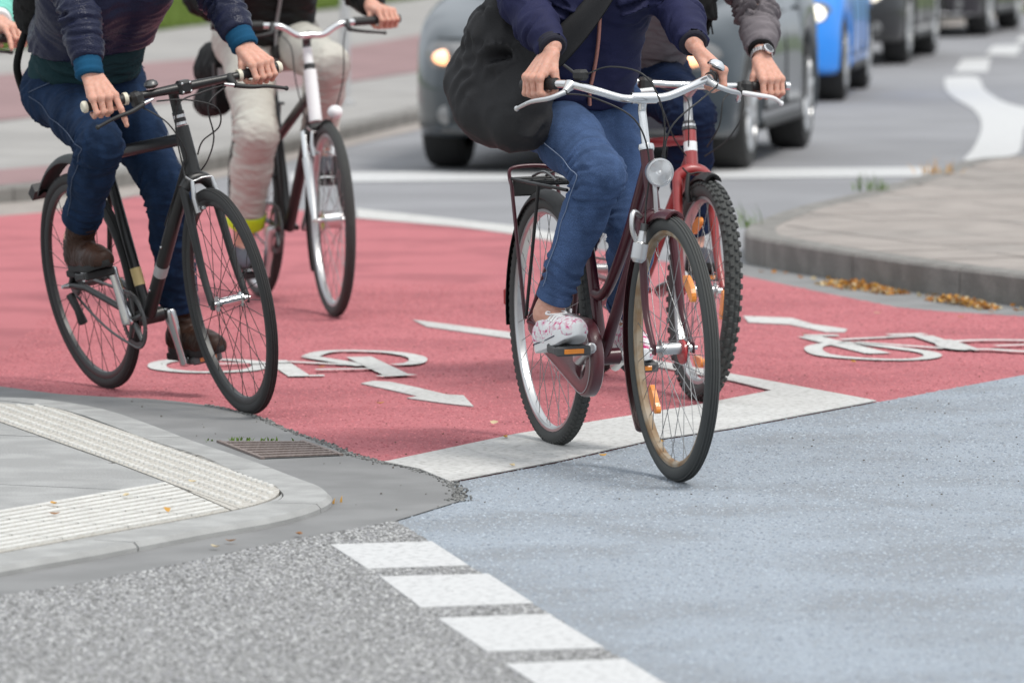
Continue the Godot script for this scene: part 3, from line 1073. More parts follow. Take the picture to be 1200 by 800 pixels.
	var o2 := Vector2(-0.65, -17.14)
	var g := Geo.new()
	g.flat(pv(q.map(func(p): return p - o2)), 0.002)
	part("pit", g, M.black_plastic, grate)
	var e0: Array = [q[0] - o2, q[3] - o2]
	var e1: Array = [q[1] - o2, q[2] - o2]
	for i in 7:
		var t0 := (i + 0.30) / 7.0
		var t1 := (i + 0.72) / 7.0
		g = Geo.new()
		g.flat(pv([e0[0].lerp(e0[1], t0), e1[0].lerp(e1[1], t0), e1[0].lerp(e1[1], t1), e0[0].lerp(e0[1], t1)]), 0.006, 0.006)
		part("grate_bar", g, M.iron, grate)
	g = Geo.new()
	for s in [[e0[0], e0[1]], [e1[0], e1[1]]]:
		var d: Vector2 = (s[1] - s[0]).normalized().orthogonal() * 0.006
		g.flat(pv([s[0] - d, s[1] - d, s[1] + d, s[0] + d]), 0.0065, 0.006)
	part("grate_rim", g, M.iron, grate)

	# loose chippings along the edge of the gutter
	var rng := RandomNumberGenerator.new()
	rng.seed = 77
	var pebble := Geo.new()
	pebble.ball(Vector3.ZERO, Vector3(1, 0.7, 1), 6)
	var mm := MultiMesh.new()
	mm.transform_format = MultiMesh.TRANSFORM_3D
	mm.use_colors = true
	mm.mesh = pebble.mesh(null)
	var pm := StandardMaterial3D.new()
	pm.vertex_color_use_as_albedo = true
	pm.roughness = 0.9
	mm.mesh.surface_set_material(0, pm)
	var spots := []
	var run: Array = gutter_red.slice(18)
	for i in 1300:
		var t := rng.randf() * (run.size() - 1.001)
		var a: Vector2 = run[int(t)].lerp(run[int(t) + 1], fmod(t, 1.0))
		var d: Vector2 = (run[int(t) + 1] - run[int(t)]).normalized().orthogonal()
		var wide := 0.010 + 0.014 * t / run.size()
		spots.append([a + d * rng.randfn(0.0, wide * 0.55), rng.randf_range(0.002, 0.005)])
	mm.instance_count = spots.size()
	for i in spots.size():
		var p: Vector2 = spots[i][0]
		var r: float = spots[i][1]
		mm.set_instance_transform(i, Transform3D(Basis(Vector3.UP, rng.randf() * TAU).scaled(Vector3(r, r, r * rng.randf_range(0.7, 1.3))), Vector3(p.x, 0.008, p.y)))
		var c := rng.randf_range(0.05, 0.30)
		mm.set_instance_color(i, Color(c, c, c * 0.97))
	var chips := MultiMeshInstance3D.new()
	chips.multimesh = mm
	chips.name = "chippings"
	chips.set_meta("kind", "stuff")
	add_child(chips)
	tag(chips, "loose grey chippings along the joint between gutter and red lane", "gravel")

	# the traffic island on the far side of the red lane
	var front: Array = smooth2(G.island_front, 3)
	var ring := []
	ring.append_array(front)
	ring.append_array(smooth2(G.island_back, 3))
	var walk := kerb("island_kerb", ring, 0.12, 0.13, -0.13, 0.95, "kerb_old")
	var top := shifted(ring, -0.126)
	var island := Node3D.new()
	island.name = "traffic_island"
	island.set_meta("kind", "structure")
	add_child(island)
	var ib := Geo.new()
	ib.flat(pv(top), 0.10)
	part("bed", ib, M.joint_dirt, island)
	slabs(island, Geometry2D.offset_polygon(pv(top), -0.002)[0], G.island_front[1], (G.island_front[3] - G.island_front[1]).normalized(), Vector2(0.5, 0.5), 0.119, ["slab_sand", "slab_sand_b"], 0.004, 0.5, 5)
	var foot := G.island_foot as Array
	var gut2 := [Vector2(2.45, -20.0)]
	gut2 = []
	gut2.append_array(G.red_far.slice(10))
	gut2.append_array([G.island_front[0], G.island_front[1], G.island_front[2], G.island_front[3], G.island_front[4], G.island_back[0] + Vector2(-0.25, 0)])
	sheet("island_gutter", pv(gut2), 0.0035, "asphalt_gutter")

	# the far side of the street: kerb, pavement, brick cycle path, grass
	var fk: Array = smooth2(G.far_kerb + [Vector2(2.0, -53.0), Vector2(5.0, -66.0), Vector2(10.0, -88.0)], 4)
	kerb("far_kerb", fk, 0.08, 0.09, 0.14, 1.0, "kerb_old")
	var fp := []
	fp.append_array(shifted(fk, 0.137))
	fp.append_array([Vector2(20, -130), Vector2(-60, -130), Vector2(-60, -20)])
	sheet("far_pavement", pv(fp), 0.076, "far_paving")
	var fg: Array = []
	fg.append_array(fk)
	var fgb: Array = smooth2(G.far_gutter, 4)
	fgb.reverse()
	fg.append_array(fgb)
	sheet("far_gutter", pv(fg), 0.0035, "slab_sand")
	var path: Array = []
	path.append_array(G.far_red_up)
	var dn: Array = G.far_red_dn.duplicate()
	dn.reverse()
	path.append_array(dn)
	sheet("far_cycle_path", pv(path), 0.081, "far_brick")
	var path2: Array = []
	path2.append_array(G.far_red2_up)
	dn = G.far_red2_dn.duplicate()
	dn.reverse()
	path2.append_array(dn)
	sheet("far_crossing_paving", pv(path2), 0.0815, "far_brick")
	var verge: Array = []
	verge.append_array(G.grass_edge)
	verge.append_array([Vector2(1, -110), Vector2(-60, -110), Vector2(-60, -40)])
	sheet("verge", pv(verge), 0.083, "turf")


func _tactile(pave: Node3D, outline: PackedVector2Array, origin: Vector2, along: Vector2, across: Vector2, studded: bool) -> void:
	var lo := Vector2(1e9, 1e9)
	var hi := -lo
	for p in outline:
		var q := Vector2((p - origin).dot(along), (p - origin).dot(across))
		lo = lo.min(q)
		hi = hi.max(q)
	var size := 0.30
	var pitch := 0.05
	var shrunk: PackedVector2Array = Geometry2D.offset_polygon(outline, -0.004)[0]
	var safe: PackedVector2Array = Geometry2D.offset_polygon(outline, -0.016)[0]
	for r in range(floori(lo.y / size), ceili(hi.y / size)):
		for c in range(floori(lo.x / size), ceili(hi.x / size)):
			var cell := PackedVector2Array()
			for q in [Vector2(0, 0), Vector2(1, 0), Vector2(1, 1), Vector2(0, 1)]:
				var u: float = c * size + 0.0015 + q.x * (size - 0.003)
				var w: float = r * size + 0.0015 + q.y * (size - 0.003)
				cell.append(origin + along * u + across * w)
			var tile := Geo.new()
			for poly in Geometry2D.intersect_polygons(cell, shrunk):
				if _area(poly) > 0.0008:
					tile.flat(poly, 0.030, 0.012)
			if tile.v.is_empty():
				continue
			var g := Geo.new()
			var n := int(round(size / pitch))
			for i in n:
				if studded:
					for j in n:
						var p := origin + along * (c * size + (i + (0.25 if j % 2 == 0 else 0.75)) * pitch) + across * (r * size + (j + 0.5) * pitch)
						if Geometry2D.is_point_in_polygon(p, safe):
							var rows := []
							for lv in [[0.0100, 0.030], [0.0090, 0.0355], [0.006, 0.0365]]:
								var ring := PackedVector3Array()
								for k in 8:
									ring.append(Vector3(p.x + cos(TAU * k / 8) * lv[0], lv[1], p.y + sin(TAU * k / 8) * lv[0]))
								rows.append(ring)
							g.grid(rows, true)
							g.fan(rows[2])
				else:
					var mid := r * size + (i + 0.5) * pitch
					var strip := PackedVector2Array()
					for q in [Vector2(0.003, -0.015), Vector2(size - 0.003, -0.015), Vector2(size - 0.003, 0.015), Vector2(0.003, 0.015)]:
						strip.append(origin + along * (c * size + q.x) + across * (mid + q.y))
					for poly in Geometry2D.intersect_polygons(strip, safe):
						g.flat(poly, 0.0360, 0.006)
			var t := part("studded_tile" if studded else "ribbed_tile", tile, M.tactile_dirty, pave)
			if not g.v.is_empty():
				part("studs" if studded else "ribs", g, M.tactile, t).set_meta("kind", "stuff")


# ------------------------------------------------------------------ bicycles; in a bicycle's own space x runs forward, y up, z to the rider's right, from where the rear tyre meets the road
func standing(x: float, z: float, head: float, lean: float) -> Transform3D:
	var fwd := Vector3(sin(head), 0, cos(head))
	var right := fwd.cross(Vector3.UP)
	var up := Vector3.UP * cos(lean) + right * sin(lean)
	return Transform3D(Basis(fwd, up, fwd.cross(up)), Vector3(x, 0.006, z))


# wheel plane is local xy, axle along z
func wheel(called: String, at: Vector3, steer: float, R: float, rt: float, o: Dictionary, parent: Node) -> Node3D:
	var w := holder(called, at, parent)
	w.rotation.y = -steer
	var rng := RandomNumberGenerator.new()
	rng.seed = int(R * 1000) + called.length()
	var rings := []
	var seg := 84
	var tread: float = o.get("tread", 0.0)
	for j in 14:
		var a := TAU * j / 14
		var ring := PackedVector3Array()
		for i in seg:
			var t := TAU * i / seg
			var rr := R - rt + rt * cos(a) * 1.0
			ring.append(Vector3(cos(t) * rr, sin(t) * rr, sin(a) * rt * 0.98))
		rings.append(ring)
	var g := Geo.new()
	g.grid(rings, true, true)
	var style: String = o.get("style", "")
	if style == "knobby":
		for i in 62:
			var t := TAU * i / 62
			for s in [[-0.66, 0.0], [-0.22, 0.5], [0.22, 0.0], [0.66, 0.5]]:
				var a: float = s[0] * 1.35
				var tt: float = t + s[1] * TAU / 62
				var radial := Vector3(cos(tt), sin(tt), 0)
				var out := radial * cos(a) + Vector3(0, 0, sin(a))
				var c := radial * (R - rt) + out * (rt + 0.0015)
				var tan := Vector3(-sin(tt), cos(tt), 0)
				g.box(Transform3D(Basis(tan, out, tan.cross(out)), c), Vector3(0.017, 0.011, 0.012), 0.002)
	elif style == "block":
		for i in 100:
			var t := TAU * i / 100
			for s in [-0.75, 0.0, 0.75]:
				var tt: float = t + (0.5 if s == 0.0 else 0.0) * TAU / 100
				var radial := Vector3(cos(tt), sin(tt), 0)
				var out: Vector3 = radial * cos(s) + Vector3(0, 0, sin(s))
				var tan := Vector3(-sin(tt), cos(tt), 0)
				g.box(Transform3D(Basis(tan, out, tan.cross(out)), radial * (R - rt) + out * rt), Vector3(0.013, 0.005, 0.012), 0.0015)
	elif style == "grooved":
		for s in [-0.5, -0.17, 0.17, 0.5]:
			var ring: Array = []
			for i in seg + 1:
				var t := TAU * i / seg
				var radial := Vector3(cos(t), sin(t), 0)
				ring.append(radial * (R - rt) + (radial * cos(s) + Vector3(0, 0, sin(s))) * (rt + 0.0002))
			g.tube(ring, 0.0022, 5, false)
	part("tyre", g, M[o.get("tyre", "rubber")], w)
	# rim
	var ro := R - 2.0 * rt + 0.004
	var rd: float = o.get("rim_deep", 0.018)
	var rw: float = o.get("rim_wide", 0.012)
	g = Geo.new()
	g.lathe([Vector2(ro, rw), Vector2(ro, rw - 0.002), Vector2(ro - 0.006, rw - 0.003), Vector2(ro - 0.007, -rw + 0.003), Vector2(ro, -rw + 0.002), Vector2(ro, -rw), Vector2(ro - rd * 0.55, -rw), Vector2(ro - rd, -rw * 0.55), Vector2(ro - rd, rw * 0.55), Vector2(ro - rd * 0.55, rw), Vector2(ro, rw)], Transform3D(Basis(Vector3.RIGHT, PI / 2), Vector3.ZERO), 72)
	part("rim", g, M[o.get("rim", "rim_silver")], w)
	# hub
	var hr: float = o.get("hub_r", 0.016)
	var hw: float = o.get("hub_w", 0.034)
	var fl: float = o.get("flange", 0.024)
	g = Geo.new()
	g.lathe([Vector2(0.0, -0.066), Vector2(0.0055, -0.066), Vector2(0.0055, -0.056), Vector2(0.010, -0.056), Vector2(0.010, -hw - 0.004), Vector2(fl, -hw - 0.004), Vector2(fl, -hw), Vector2(hr, -hw + 0.004), Vector2(hr, hw - 0.004), Vector2(fl, hw), Vector2(fl, hw + 0.004), Vector2(0.010, hw + 0.004), Vector2(0.010, 0.056), Vector2(0.0055, 0.056), Vector2(0.0055, 0.066), Vector2(0.0, 0.066)], Transform3D(Basis(Vector3.RIGHT, PI / 2), Vector3.ZERO), 20)
	part("hub", g, M[o.get("hub", "alloy")], w)
	# spokes
	var n: int = o.get("spokes", 36)
	var r_end := ro - rd + 0.002
	var unit := Geo.new()
	unit.tube([Vector3.ZERO, Vector3.UP], o.get("spoke_r", 0.0011), 5, false)
	var um := unit.mesh(M[o.get("spoke", "spoke_steel")])
	for i in n:
		var side := 1.0 if i % 2 == 0 else -1.0
		var cross := 1.0 if (i / 2) % 2 == 0 else -1.0
		var ae := TAU * (i + 0.5) / n + float(o.get("turn", 0.0))
		var ah := ae + cross * 0.95
		var a := Vector3(cos(ah) * fl * 0.86, sin(ah) * fl * 0.86, side * (hw + 0.002))
		var b := Vector3(cos(ae) * r_end, sin(ae) * r_end, side * 0.003)
		var xf := facing(b - a, a)
		xf.basis.y *= (b - a).length()
		same("spoke", um, xf, w)
	for deg in o.get("reflectors", []):
		var t := deg_to_rad(deg)
		var rm := R * 0.645
		g = Geo.new()
		var outline := PackedVector2Array()
		for k in 20:
			var a := TAU * k / 20
			var sx := signf(cos(a)) * pow(absf(cos(a)), 0.7)
			outline.append(Vector2(sx * 0.046, sin(a) * 0.017 + 0.006 * (1.0 - sx * sx)))
		var tan := Vector3(-sin(t), cos(t), 0)
		var rad := Vector3(cos(t), sin(t), 0)
		g.plate(outline, Transform3D(Basis(tan, rad, tan.cross(rad)), rad * rm), 0.013)
		part("reflector", g, M.orange_reflector, w)
	return w


func pedal(called: String, at: Vector3, parent: Node, body: String, amber: bool, pitch := 0.0) -> void:
	var p := holder(called, at, parent)
	p.rotation.z = pitch
	var g := Geo.new()
	for s in [-1.0, 1.0]:
		g.box(Transform3D(Basis(), Vector3(0.038 * s, 0, 0)), Vector3(0.018, 0.026, 0.098), 0.004)
	g.box(Transform3D(Basis(), Vector3(0, 0, 0)), Vector3(0.06, 0.016, 0.03), 0.003)
	for s in [-1.0, 1.0]:
		g.box(Transform3D(Basis(), Vector3(0, 0, 0.045 * s)), Vector3(0.064, 0.02, 0.010), 0.003)
	part("pedal_body", g, M[body], p)
	if amber:
		for s in [-1.0, 1.0]:
			g = Geo.new()
			g.box(Transform3D(Basis(), Vector3(0.0482 * s, 0, 0)), Vector3(0.004, 0.013, 0.056), 0.001)
			part("reflector", g, M.orange_reflector, p)


func cranks(b: Node, bb: Vector3, deg: float, m: Material, len := 0.17, q := 0.085) -> Array:
	var tips := []
	for s in [1.0, -1.0]:
		var a := deg_to_rad(deg) + (0.0 if s > 0 else PI)
		var d := Vector3(cos(a), sin(a), 0)
		var from := bb + Vector3(0, 0, s * (q - 0.022))
		var to := bb + d * len + Vector3(0, 0, s * q)
		var g := Geo.new()
		g.tube(curve([from - d * 0.012, from, from.lerp(to, 0.3), from.lerp(to, 0.7), to, to + d * 0.012], 3), [0.012, 0.018, 0.021, 0.022, 0.0215, 0.020, 0.018, 0.0165, 0.0155, 0.015, 0.015, 0.0155, 0.016, 0.016, 0.014, 0.009], 10)
		part("crank", g, m, b)
		tips.append(to)
	return tips


func chainring(b: Node, bb: Vector3, lat: float, r: float, m: Material, teeth := 42) -> void:
	var g := Geo.new()
	var n := teeth * 2
	for i in n:
		var a0 := TAU * i / n
		var a1 := TAU * (i + 1) / n
		var r0 := r + (0.004 if i % 2 == 0 else -0.003)
		var r1 := r + (0.004 if (i + 1) % 2 == 0 else -0.003)
		for z in [-0.002, 0.002]:
			g.quad(bb + Vector3(cos(a0) * r0, sin(a0) * r0, lat + z), bb + Vector3(cos(a1) * r1, sin(a1) * r1, lat + z), bb + Vector3(cos(a1) * (r - 0.018), sin(a1) * (r - 0.018), lat + z), bb + Vector3(cos(a0) * (r - 0.018), sin(a0) * (r - 0.018), lat + z))
		g.quad(bb + Vector3(cos(a0) * r0, sin(a0) * r0, lat - 0.002), bb + Vector3(cos(a1) * r1, sin(a1) * r1, lat - 0.002), bb + Vector3(cos(a1) * r1, sin(a1) * r1, lat + 0.002), bb + Vector3(cos(a0) * r0, sin(a0) * r0, lat + 0.002))
	for i in 5:
		var a := TAU * i / 5 + 0.3
		g.tube([bb + Vector3(0, 0, lat), bb + Vector3(cos(a), sin(a), 0) * (r - 0.012) + Vector3(0, 0, lat)], [0.011, 0.007], 6)
	part("chainring", g, m, b)


# closed loop of chain round two wheels
func chain(b: Node, bb: Vector3, hub: Vector3, lat: float, r0: float, r1: float) -> void:
	var pts := []
	var d := (bb - hub)
	var ang := atan2(d.y, d.x)
	var off := asin((r0 - r1) / d.length())
	var a0 := ang + PI / 2 + off
	for i in 17:
		var a := lerpf(ang + PI / 2 + off, ang - PI / 2 - off, i / 16.0)
		pts.append(bb + Vector3(cos(a) * r0, sin(a) * r0, lat))
	for i in range(1, 8):
		var t := i / 8.0
		var p: Vector3 = pts[16].lerp(hub + Vector3(cos(ang - PI / 2 - off) * r1, sin(ang - PI / 2 - off) * r1, lat), t)
		pts.append(p - Vector3(0, 0.022 * sin(t * PI), 0))
	for i in 9:
		var a := lerpf(ang - PI / 2 - off, ang - PI * 1.5 + off, i / 8.0)
		pts.append(hub + Vector3(cos(a) * r1, sin(a) * r1, lat))
	pts.append(pts[0])
	var g := Geo.new()
	g.tube(pts, 0.0042, 6, false)
	part("chain", g, M.steel_dark, b)
	g = Geo.new()
	g.lathe([Vector2(0.0, lat - 0.012), Vector2(r1 * 0.8, lat - 0.012), Vector2(r1 + 0.002, lat - 0.002), Vector2(r1 + 0.002, lat + 0.002), Vector2(0.012, lat + 0.006), Vector2(0, lat + 0.006)], Transform3D(Basis(Vector3.RIGHT, PI / 2), hub), 24)
	part("sprocket", g, M.steel_dark, b)


# a curved mudguard round a wheel, angles from the front over the top
func mudguard(called: String, hub: Vector3, r: float, a0: float, a1: float, wide: float, m: Material, parent: Node, steer := 0.0) -> MeshInstance3D:
	var rows := []
	for i in 25:
		var a := deg_to_rad(lerpf(a0, a1, i / 24.0))
		var rad := Vector3(cos(a), sin(a), 0)
		var ring := PackedVector3Array()
		for j in 9:
			var t := lerpf(-1.25, 1.25, j / 8.0)
			ring.append(rad * (r - wide * 0.55 + wide * 0.55 * cos(t)) + Vector3(0, 0, sin(t) * wide * 0.5))
		for j in 9:
			var t := lerpf(1.25, -1.25, j / 8.0)
			ring.append(rad * (r - 0.003 - wide * 0.55 + wide * 0.55 * cos(t)) + Vector3(0, 0, sin(t) * (wide * 0.5 - 0.002)))
		rows.append(ring)
	var g := Geo.new()
	g.grid(rows, true)
	g.fan(rows[0])
	g.fan(rows[24])
	var o := part(called, g, m, parent)
	o.position = hub
	o.rotation.y = -steer
	return o


func saddle(b: Node, at: Vector3, m: Material) -> void:
	var rows := []
	for i in 15:
		var t := i / 14.0
		var x := lerpf(-0.13, 0.14, t)
		var w := lerpf(0.085, 0.02, smoothstep(0.1, 0.75, t)) * (1.0 if i > 0 else 0.8) * (1.0 if i < 14 else 0.5)
		var top := 0.012 * (1.0 - t) + 0.006 * sin(t * PI)
		var ring := PackedVector3Array()
		for j in 16:
			var a := TAU * j / 16
			ring.append(at + Vector3(x, top + (sin(a) * 0.028 if sin(a) > 0 else sin(a) * 0.030), cos(a) * w))
		rows.append(ring)
	var g := Geo.new()
	g.grid(rows, true)
	g.fan(rows[0])
	g.fan(rows[14])
	var s := part("saddle", g, m, b)
	g = Geo.new()
	for z in [-0.02, 0.02]:
		g.tube(curve([at + Vector3(-0.09, -0.01, z * 1.6), at + Vector3(-0.05, -0.04, z), at + Vector3(0.04, -0.04, z), at + Vector3(0.11, -0.01, z * 0.6)], 4), 0.0035, 6)
	part("rails", g, M.alloy, s)


func grip(b: Node, from: Vector3, to: Vector3, m: Material, r := 0.0165, cap: Material = null) -> void:
	var d := (to - from).normalized()
	var n := int((to - from).length() / 0.008)
	var pts := []
	var rad := []
	for i in n + 1:
		pts.append(from.lerp(to, float(i) / n))
		rad.append(r * (0.94 if i % 2 == 0 else 1.02))
	var g := Geo.new()
	g.tube(pts, rad, 12)
	var o := part("grip", g, m, b)
	if cap:
		g = Geo.new()
		g.tube([to - d * 0.004, to + d * 0.006, to + d * 0.011], [r * 1.12, r * 1.15, r * 0.85], 14)
		part("end_cap", g, cap, o)
		g = Geo.new()
		g.tube([from - d * 0.006, from + d * 0.006], r * 1.18, 14)
		part("grip_collar", g, cap, o)


# a lever blade held by a clamp on the bar
func lever(b: Node, at: Vector3, pts: Array, m: Material, clamp: Material, r := 0.0055) -> void:
	var g := Geo.new()
	var path := curve(pts, 5)
	var rad := []
	for i in path.size():
		var t := float(i) / (path.size() - 1)
		rad.append(lerpf(r * 1.35, r * 0.85, t) if t < 0.97 else r * 1.15)
	g.tube(path, rad, 8)
	g.ball(pts[-1], Vector3.ONE * r * 1.35, 8)
	var o := part("brake_lever", g, m, b)
	g = Geo.new()
	g.tube([at, at.lerp(pts[0], 0.5), pts[0]], [0.017, 0.011, 0.009], 10)
	part("lever_clamp", g, clamp, o)


func cable(b: Node, pts: Array, r := 0.0024) -> void:
	bar("cable", curve(pts, 7), r, M.cable, b, 6)


func rim_brake(b: Node, crown: Vector3, m: Material, arms: Material, down: Vector3) -> void:
	var g := Geo.new()
	for s in [-1.0, 1.0]:
		var z: float = s * 0.034
		g.tube([crown + down * 0.085 + Vector3(0.022, 0, z), crown + down * 0.04 + Vector3(0.030, 0, z * 1.15), crown + Vector3(0.030, 0.012, z * 0.95)], [0.009, 0.008, 0.006], 8)
		g.box(Transform3D(Basis(), crown + down * 0.072 + Vector3(0.020, 0, z * 0.62)), Vector3(0.05, 0.012, 0.012), 0.003)
	g.tube(curve([crown + Vector3(0.032, 0.014, -0.034), crown + Vector3(0.034, 0.017, 0.0), crown + Vector3(0.032, 0.012, 0.03), crown + Vector3(0.03, 0.03, 0.052)], 4), 0.003, 6)
	part("rim_brake", g, arms, b)


func fork_legs(b: Node, crown: Vector3, hub: Vector3, wide: float, r0: float, r1: float, m: Material, rake := 0.03) -> void:
	for s in [-1.0, 1.0]:
		var top := crown + Vector3(0, 0, s * wide)
		var end := hub + Vector3(0, 0, s * (wide + 0.012))
		var mid := top.lerp(end, 0.72) - Vector3(rake * 0.7, 0, 0)
		var g := Geo.new()
		var pts := curve([top, top.lerp(mid, 0.5), mid, end], 6)
		var rad := []
		for i in pts.size():
			rad.append(lerpf(r0, r1, float(i) / (pts.size() - 1)))
		g.tube(pts, rad, 12)
		g.box(Transform3D(Basis(), end), Vector3(0.026, 0.030, 0.006), 0.002)
		part("fork_leg", g, m, b)


func crown_piece(b: Node, at: Vector3, wide: float, m: Material, r := 0.017) -> void:
	var g := Geo.new()
	g.tube(curve([at + Vector3(0, -0.012, -wide), at + Vector3(0, 0.008, -wide * 0.55), at + Vector3(0, 0.014, 0), at + Vector3(0, 0.008, wide * 0.55), at + Vector3(0, -0.012, wide)], 4), r, 12)
	part("fork_crown", g, m, b)


func bike_maroon() -> void:
	mat("maroon_dark", Color(0.060, 0.008, 0.014), 0.3)
	var b := thing("bicycle", "maroon step-through city bicycle with chain case, rear rack and round headlight", "bicycle", standing(0.1206, -17.312, 0.3009, 0.0262), "bicycles ridden over the crossing")
	var P: Material = M.maroon_dark
	var R := 0.353
	var hf := Vector3(1.07, R, 0)
	var hr := Vector3(0, R, 0)
	var bb := Vector3(0.465, 0.285, 0)
	var ht := Vector3(0.882, 0.875, 0)
	var hb := Vector3(0.932, 0.715, 0)
	wheel("front_wheel", hf, 0.0146, R, 0.021, {"style": "grooved", "tyre": "rubber_grey", "rim": "rim_rusty", "rim_wide": 0.0120, "reflectors": [48.0, 221.0], "turn": 0.1, "rim_deep": 0.014}, b)
	wheel("rear_wheel", hr, 0.0, R, 0.021, {"style": "block", "tyre": "rubber_grey", "rim": "rim_silver", "rim_wide": 0.0135, "rim_deep": 0.014, "hub_r": 0.03, "flange": 0.034}, b)
	# frame
	var f := holder("frame", Vector3.ZERO, b)
	var st := Vector3(0.285, 0.79, 0)
	bar("seat_tube", [bb, st], 0.0155, P, f)
	bar("down_tube", [hb.lerp(ht, 0.25), bb], 0.0165, P, f)
	bar("top_tube", curve([hb.lerp(ht, 0.78), Vector3(0.72, 0.645, 0), Vector3(0.56, 0.505, 0), Vector3(0.475, 0.457, 0), Vector3(0.404, 0.455, 0)], 6), 0.0155, P, f)
	bar("head_tube", [hb, ht], 0.0185, P, f, 16)
	for s in [-1.0, 1.0]:
		bar("chain_stay", [bb + Vector3(0, 0, s * 0.03), hr + Vector3(0.1, -0.01, s * 0.058), hr + Vector3(0, 0, s * 0.066)], 0.009, P, f)
		bar("seat_stay", [st - Vector3(0, 0.05, 0) + Vector3(0, 0, s * 0.018), hr + Vector3(0, 0, s * 0.066)], 0.0075, P, f)
	var g := Geo.new()
	g.lathe([Vector2(0.0, -0.045), Vector2(0.023, -0.045), Vector2(0.023, 0.045), Vector2(0, 0.045)], Transform3D(Basis(Vector3.RIGHT, PI / 2), bb), 18)
	part("bottom_bracket", g, P, f)
	for c in [[ht, 0.004], [hb, -0.010]]:
		g = Geo.new()
		g.lathe([Vector2(0.0, -0.008), Vector2(0.021, -0.008), Vector2(0.0225, 0.0), Vector2(0.021, 0.008), Vector2(0, 0.008)], facing(ht - hb, c[0] + (ht - hb).normalized() * c[1]), 18)
		part("headset", g, M.chrome, f)
	# fork
	var crown := Vector3(0.944, 0.690, 0)
	crown_piece(b, crown, 0.040, P)
	fork_legs(b, crown - Vector3(0, 0.005, 0), hf, 0.042, 0.0125, 0.008, P, 0.05)
	# seat
	bar("seat_post", [st, Vector3(0.262, 0.875, 0)], 0.0128, M.alloy, b)
	saddle(b, Vector3(0.235, 0.915, 0), M.black_cloth)
	# bars
	bar("stem", curve([ht, ht + Vector3(-0.022, 0.075, 0), ht + Vector3(-0.03, 0.105, 0), Vector3(0.868, 1.012, 0)], 4), 0.0118, M.chrome, b)
	var h: Array = []
	for s in [1.0, -1.0]:
		var pts := [Vector3(0.872, 1.012, 0), Vector3(0.876, 1.013, s * 0.06), Vector3(0.866, 1.035, s * 0.13), Vector3(0.835, 1.052, s * 0.185), Vector3(0.78, 1.055, s * 0.222), Vector3(0.66, 1.050, s * 0.268)]
		bar("handlebar", curve(pts, 6), 0.0115, M.chrome, b, 14)
		grip(b, Vector3(0.79, 1.0553, s * 0.217), Vector3(0.655, 1.050, s * 0.270), M.black_plastic)
		lever(b, Vector3(0.828, 1.052, s * 0.193), [Vector3(0.85, 1.035, s * 0.215), Vector3(0.845, 1.020, s * 0.255), Vector3(0.80, 1.010, s * 0.295), Vector3(0.735, 0.990, s * 0.315)], M.alloy, M.alloy, 0.006)
	g = Geo.new()
	g.tube([Vector3(0.872, 1.012, -0.035), Vector3(0.872, 1.012, 0.035)], 0.0158, 16)
	part("bar_clamp", g, M.chrome, b)
	# shifter and bell
	g = Geo.new()
	g.box(Transform3D(Basis(Vector3.UP, 0.5), Vector3(0.835, 1.078, 0.165)), Vector3(0.04, 0.03, 0.035), 0.008)
	g.tube([Vector3(0.83, 1.08, 0.175), Vector3(0.80, 1.105, 0.20)], [0.005, 0.004], 6)
	part("gear_shifter", g, M.black_plastic, b)
	g = Geo.new()
	g.lathe([Vector2(0, 0.018), Vector2(0.012, 0.017), Vector2(0.022, 0.010), Vector2(0.026, 0.0), Vector2(0.024, -0.004), Vector2(0, -0.004)], Transform3D(Basis(Vector3.RIGHT, -0.5), Vector3(0.845, 1.088, -0.215)), 20)
	part("bell", g, M.chrome, b)
	# cables
	cable(b, [Vector3(0.85, 1.03, 0.21), Vector3(0.93, 1.02, 0.16), Vector3(0.97, 0.96, 0.06), Vector3(0.965, 0.85, 0.02), Vector3(0.955, 0.72, 0.03), Vector3(0.98, 0.66, 0.04)])
	cable(b, [Vector3(0.84, 1.075, 0.16), Vector3(0.90, 1.10, 0.10), Vector3(0.96, 1.07, 0.02), Vector3(0.95, 0.95, -0.03), Vector3(0.90, 0.78, -0.02), Vector3(0.72, 0.60, -0.012), Vector3(0.52, 0.36, -0.015)])
	cable(b, [Vector3(0.85, 1.03, -0.21), Vector3(0.93, 1.01, -0.15), Vector3(0.965, 0.93, -0.04), Vector3(0.94, 0.80, -0.022), Vector3(0.80, 0.66, -0.02), Vector3(0.50, 0.34, -0.02)])
	# lamp
	var lamp := holder("headlight", Vector3(0.985, 0.818, 0.0), b)
	var tip := Transform3D(Basis(Vector3.BACK, -PI / 2 - 0.06), Vector3.ZERO)
	g = Geo.new()
	g.lathe([Vector2(0, -0.055), Vector2(0.018, -0.048), Vector2(0.033, -0.022), Vector2(0.0385, 0.0), Vector2(0.0385, 0.010), Vector2(0.034, 0.011)], tip, 28)
	part("lamp_housing", g, M.alloy, lamp)
	g = Geo.new()
	g.lathe([Vector2(0.034, 0.0105), Vector2(0.028, 0.001), Vector2(0.018, -0.012), Vector2(0.008, -0.02), Vector2(0, -0.022)], tip, 28)
	part("reflector_bowl", g, M.chrome, lamp)
	g = Geo.new()
	g.ball(Vector3(0.004, 0, 0), Vector3(0.006, 0.006, 0.006), 10)
	part("bulb", g, M.lamp_glass, lamp)
	g = Geo.new()
	g.lathe([Vector2(0, 0.016), Vector2(0.02, 0.0145), Vector2(0.0345, 0.010)], tip, 28)
	part("lens", g, glass(), lamp)
	bar("lamp_bracket", [Vector3(0.955, 0.69, 0), Vector3(0.965, 0.76, 0.006), Vector3(0.955, 0.80, 0.006)], 0.006, M.alloy, b, 8)
	# dynamo bottle on the fork
	var dy := holder("dynamo", Vector3(1.0, 0.625, 0.062), b)
	g = Geo.new()
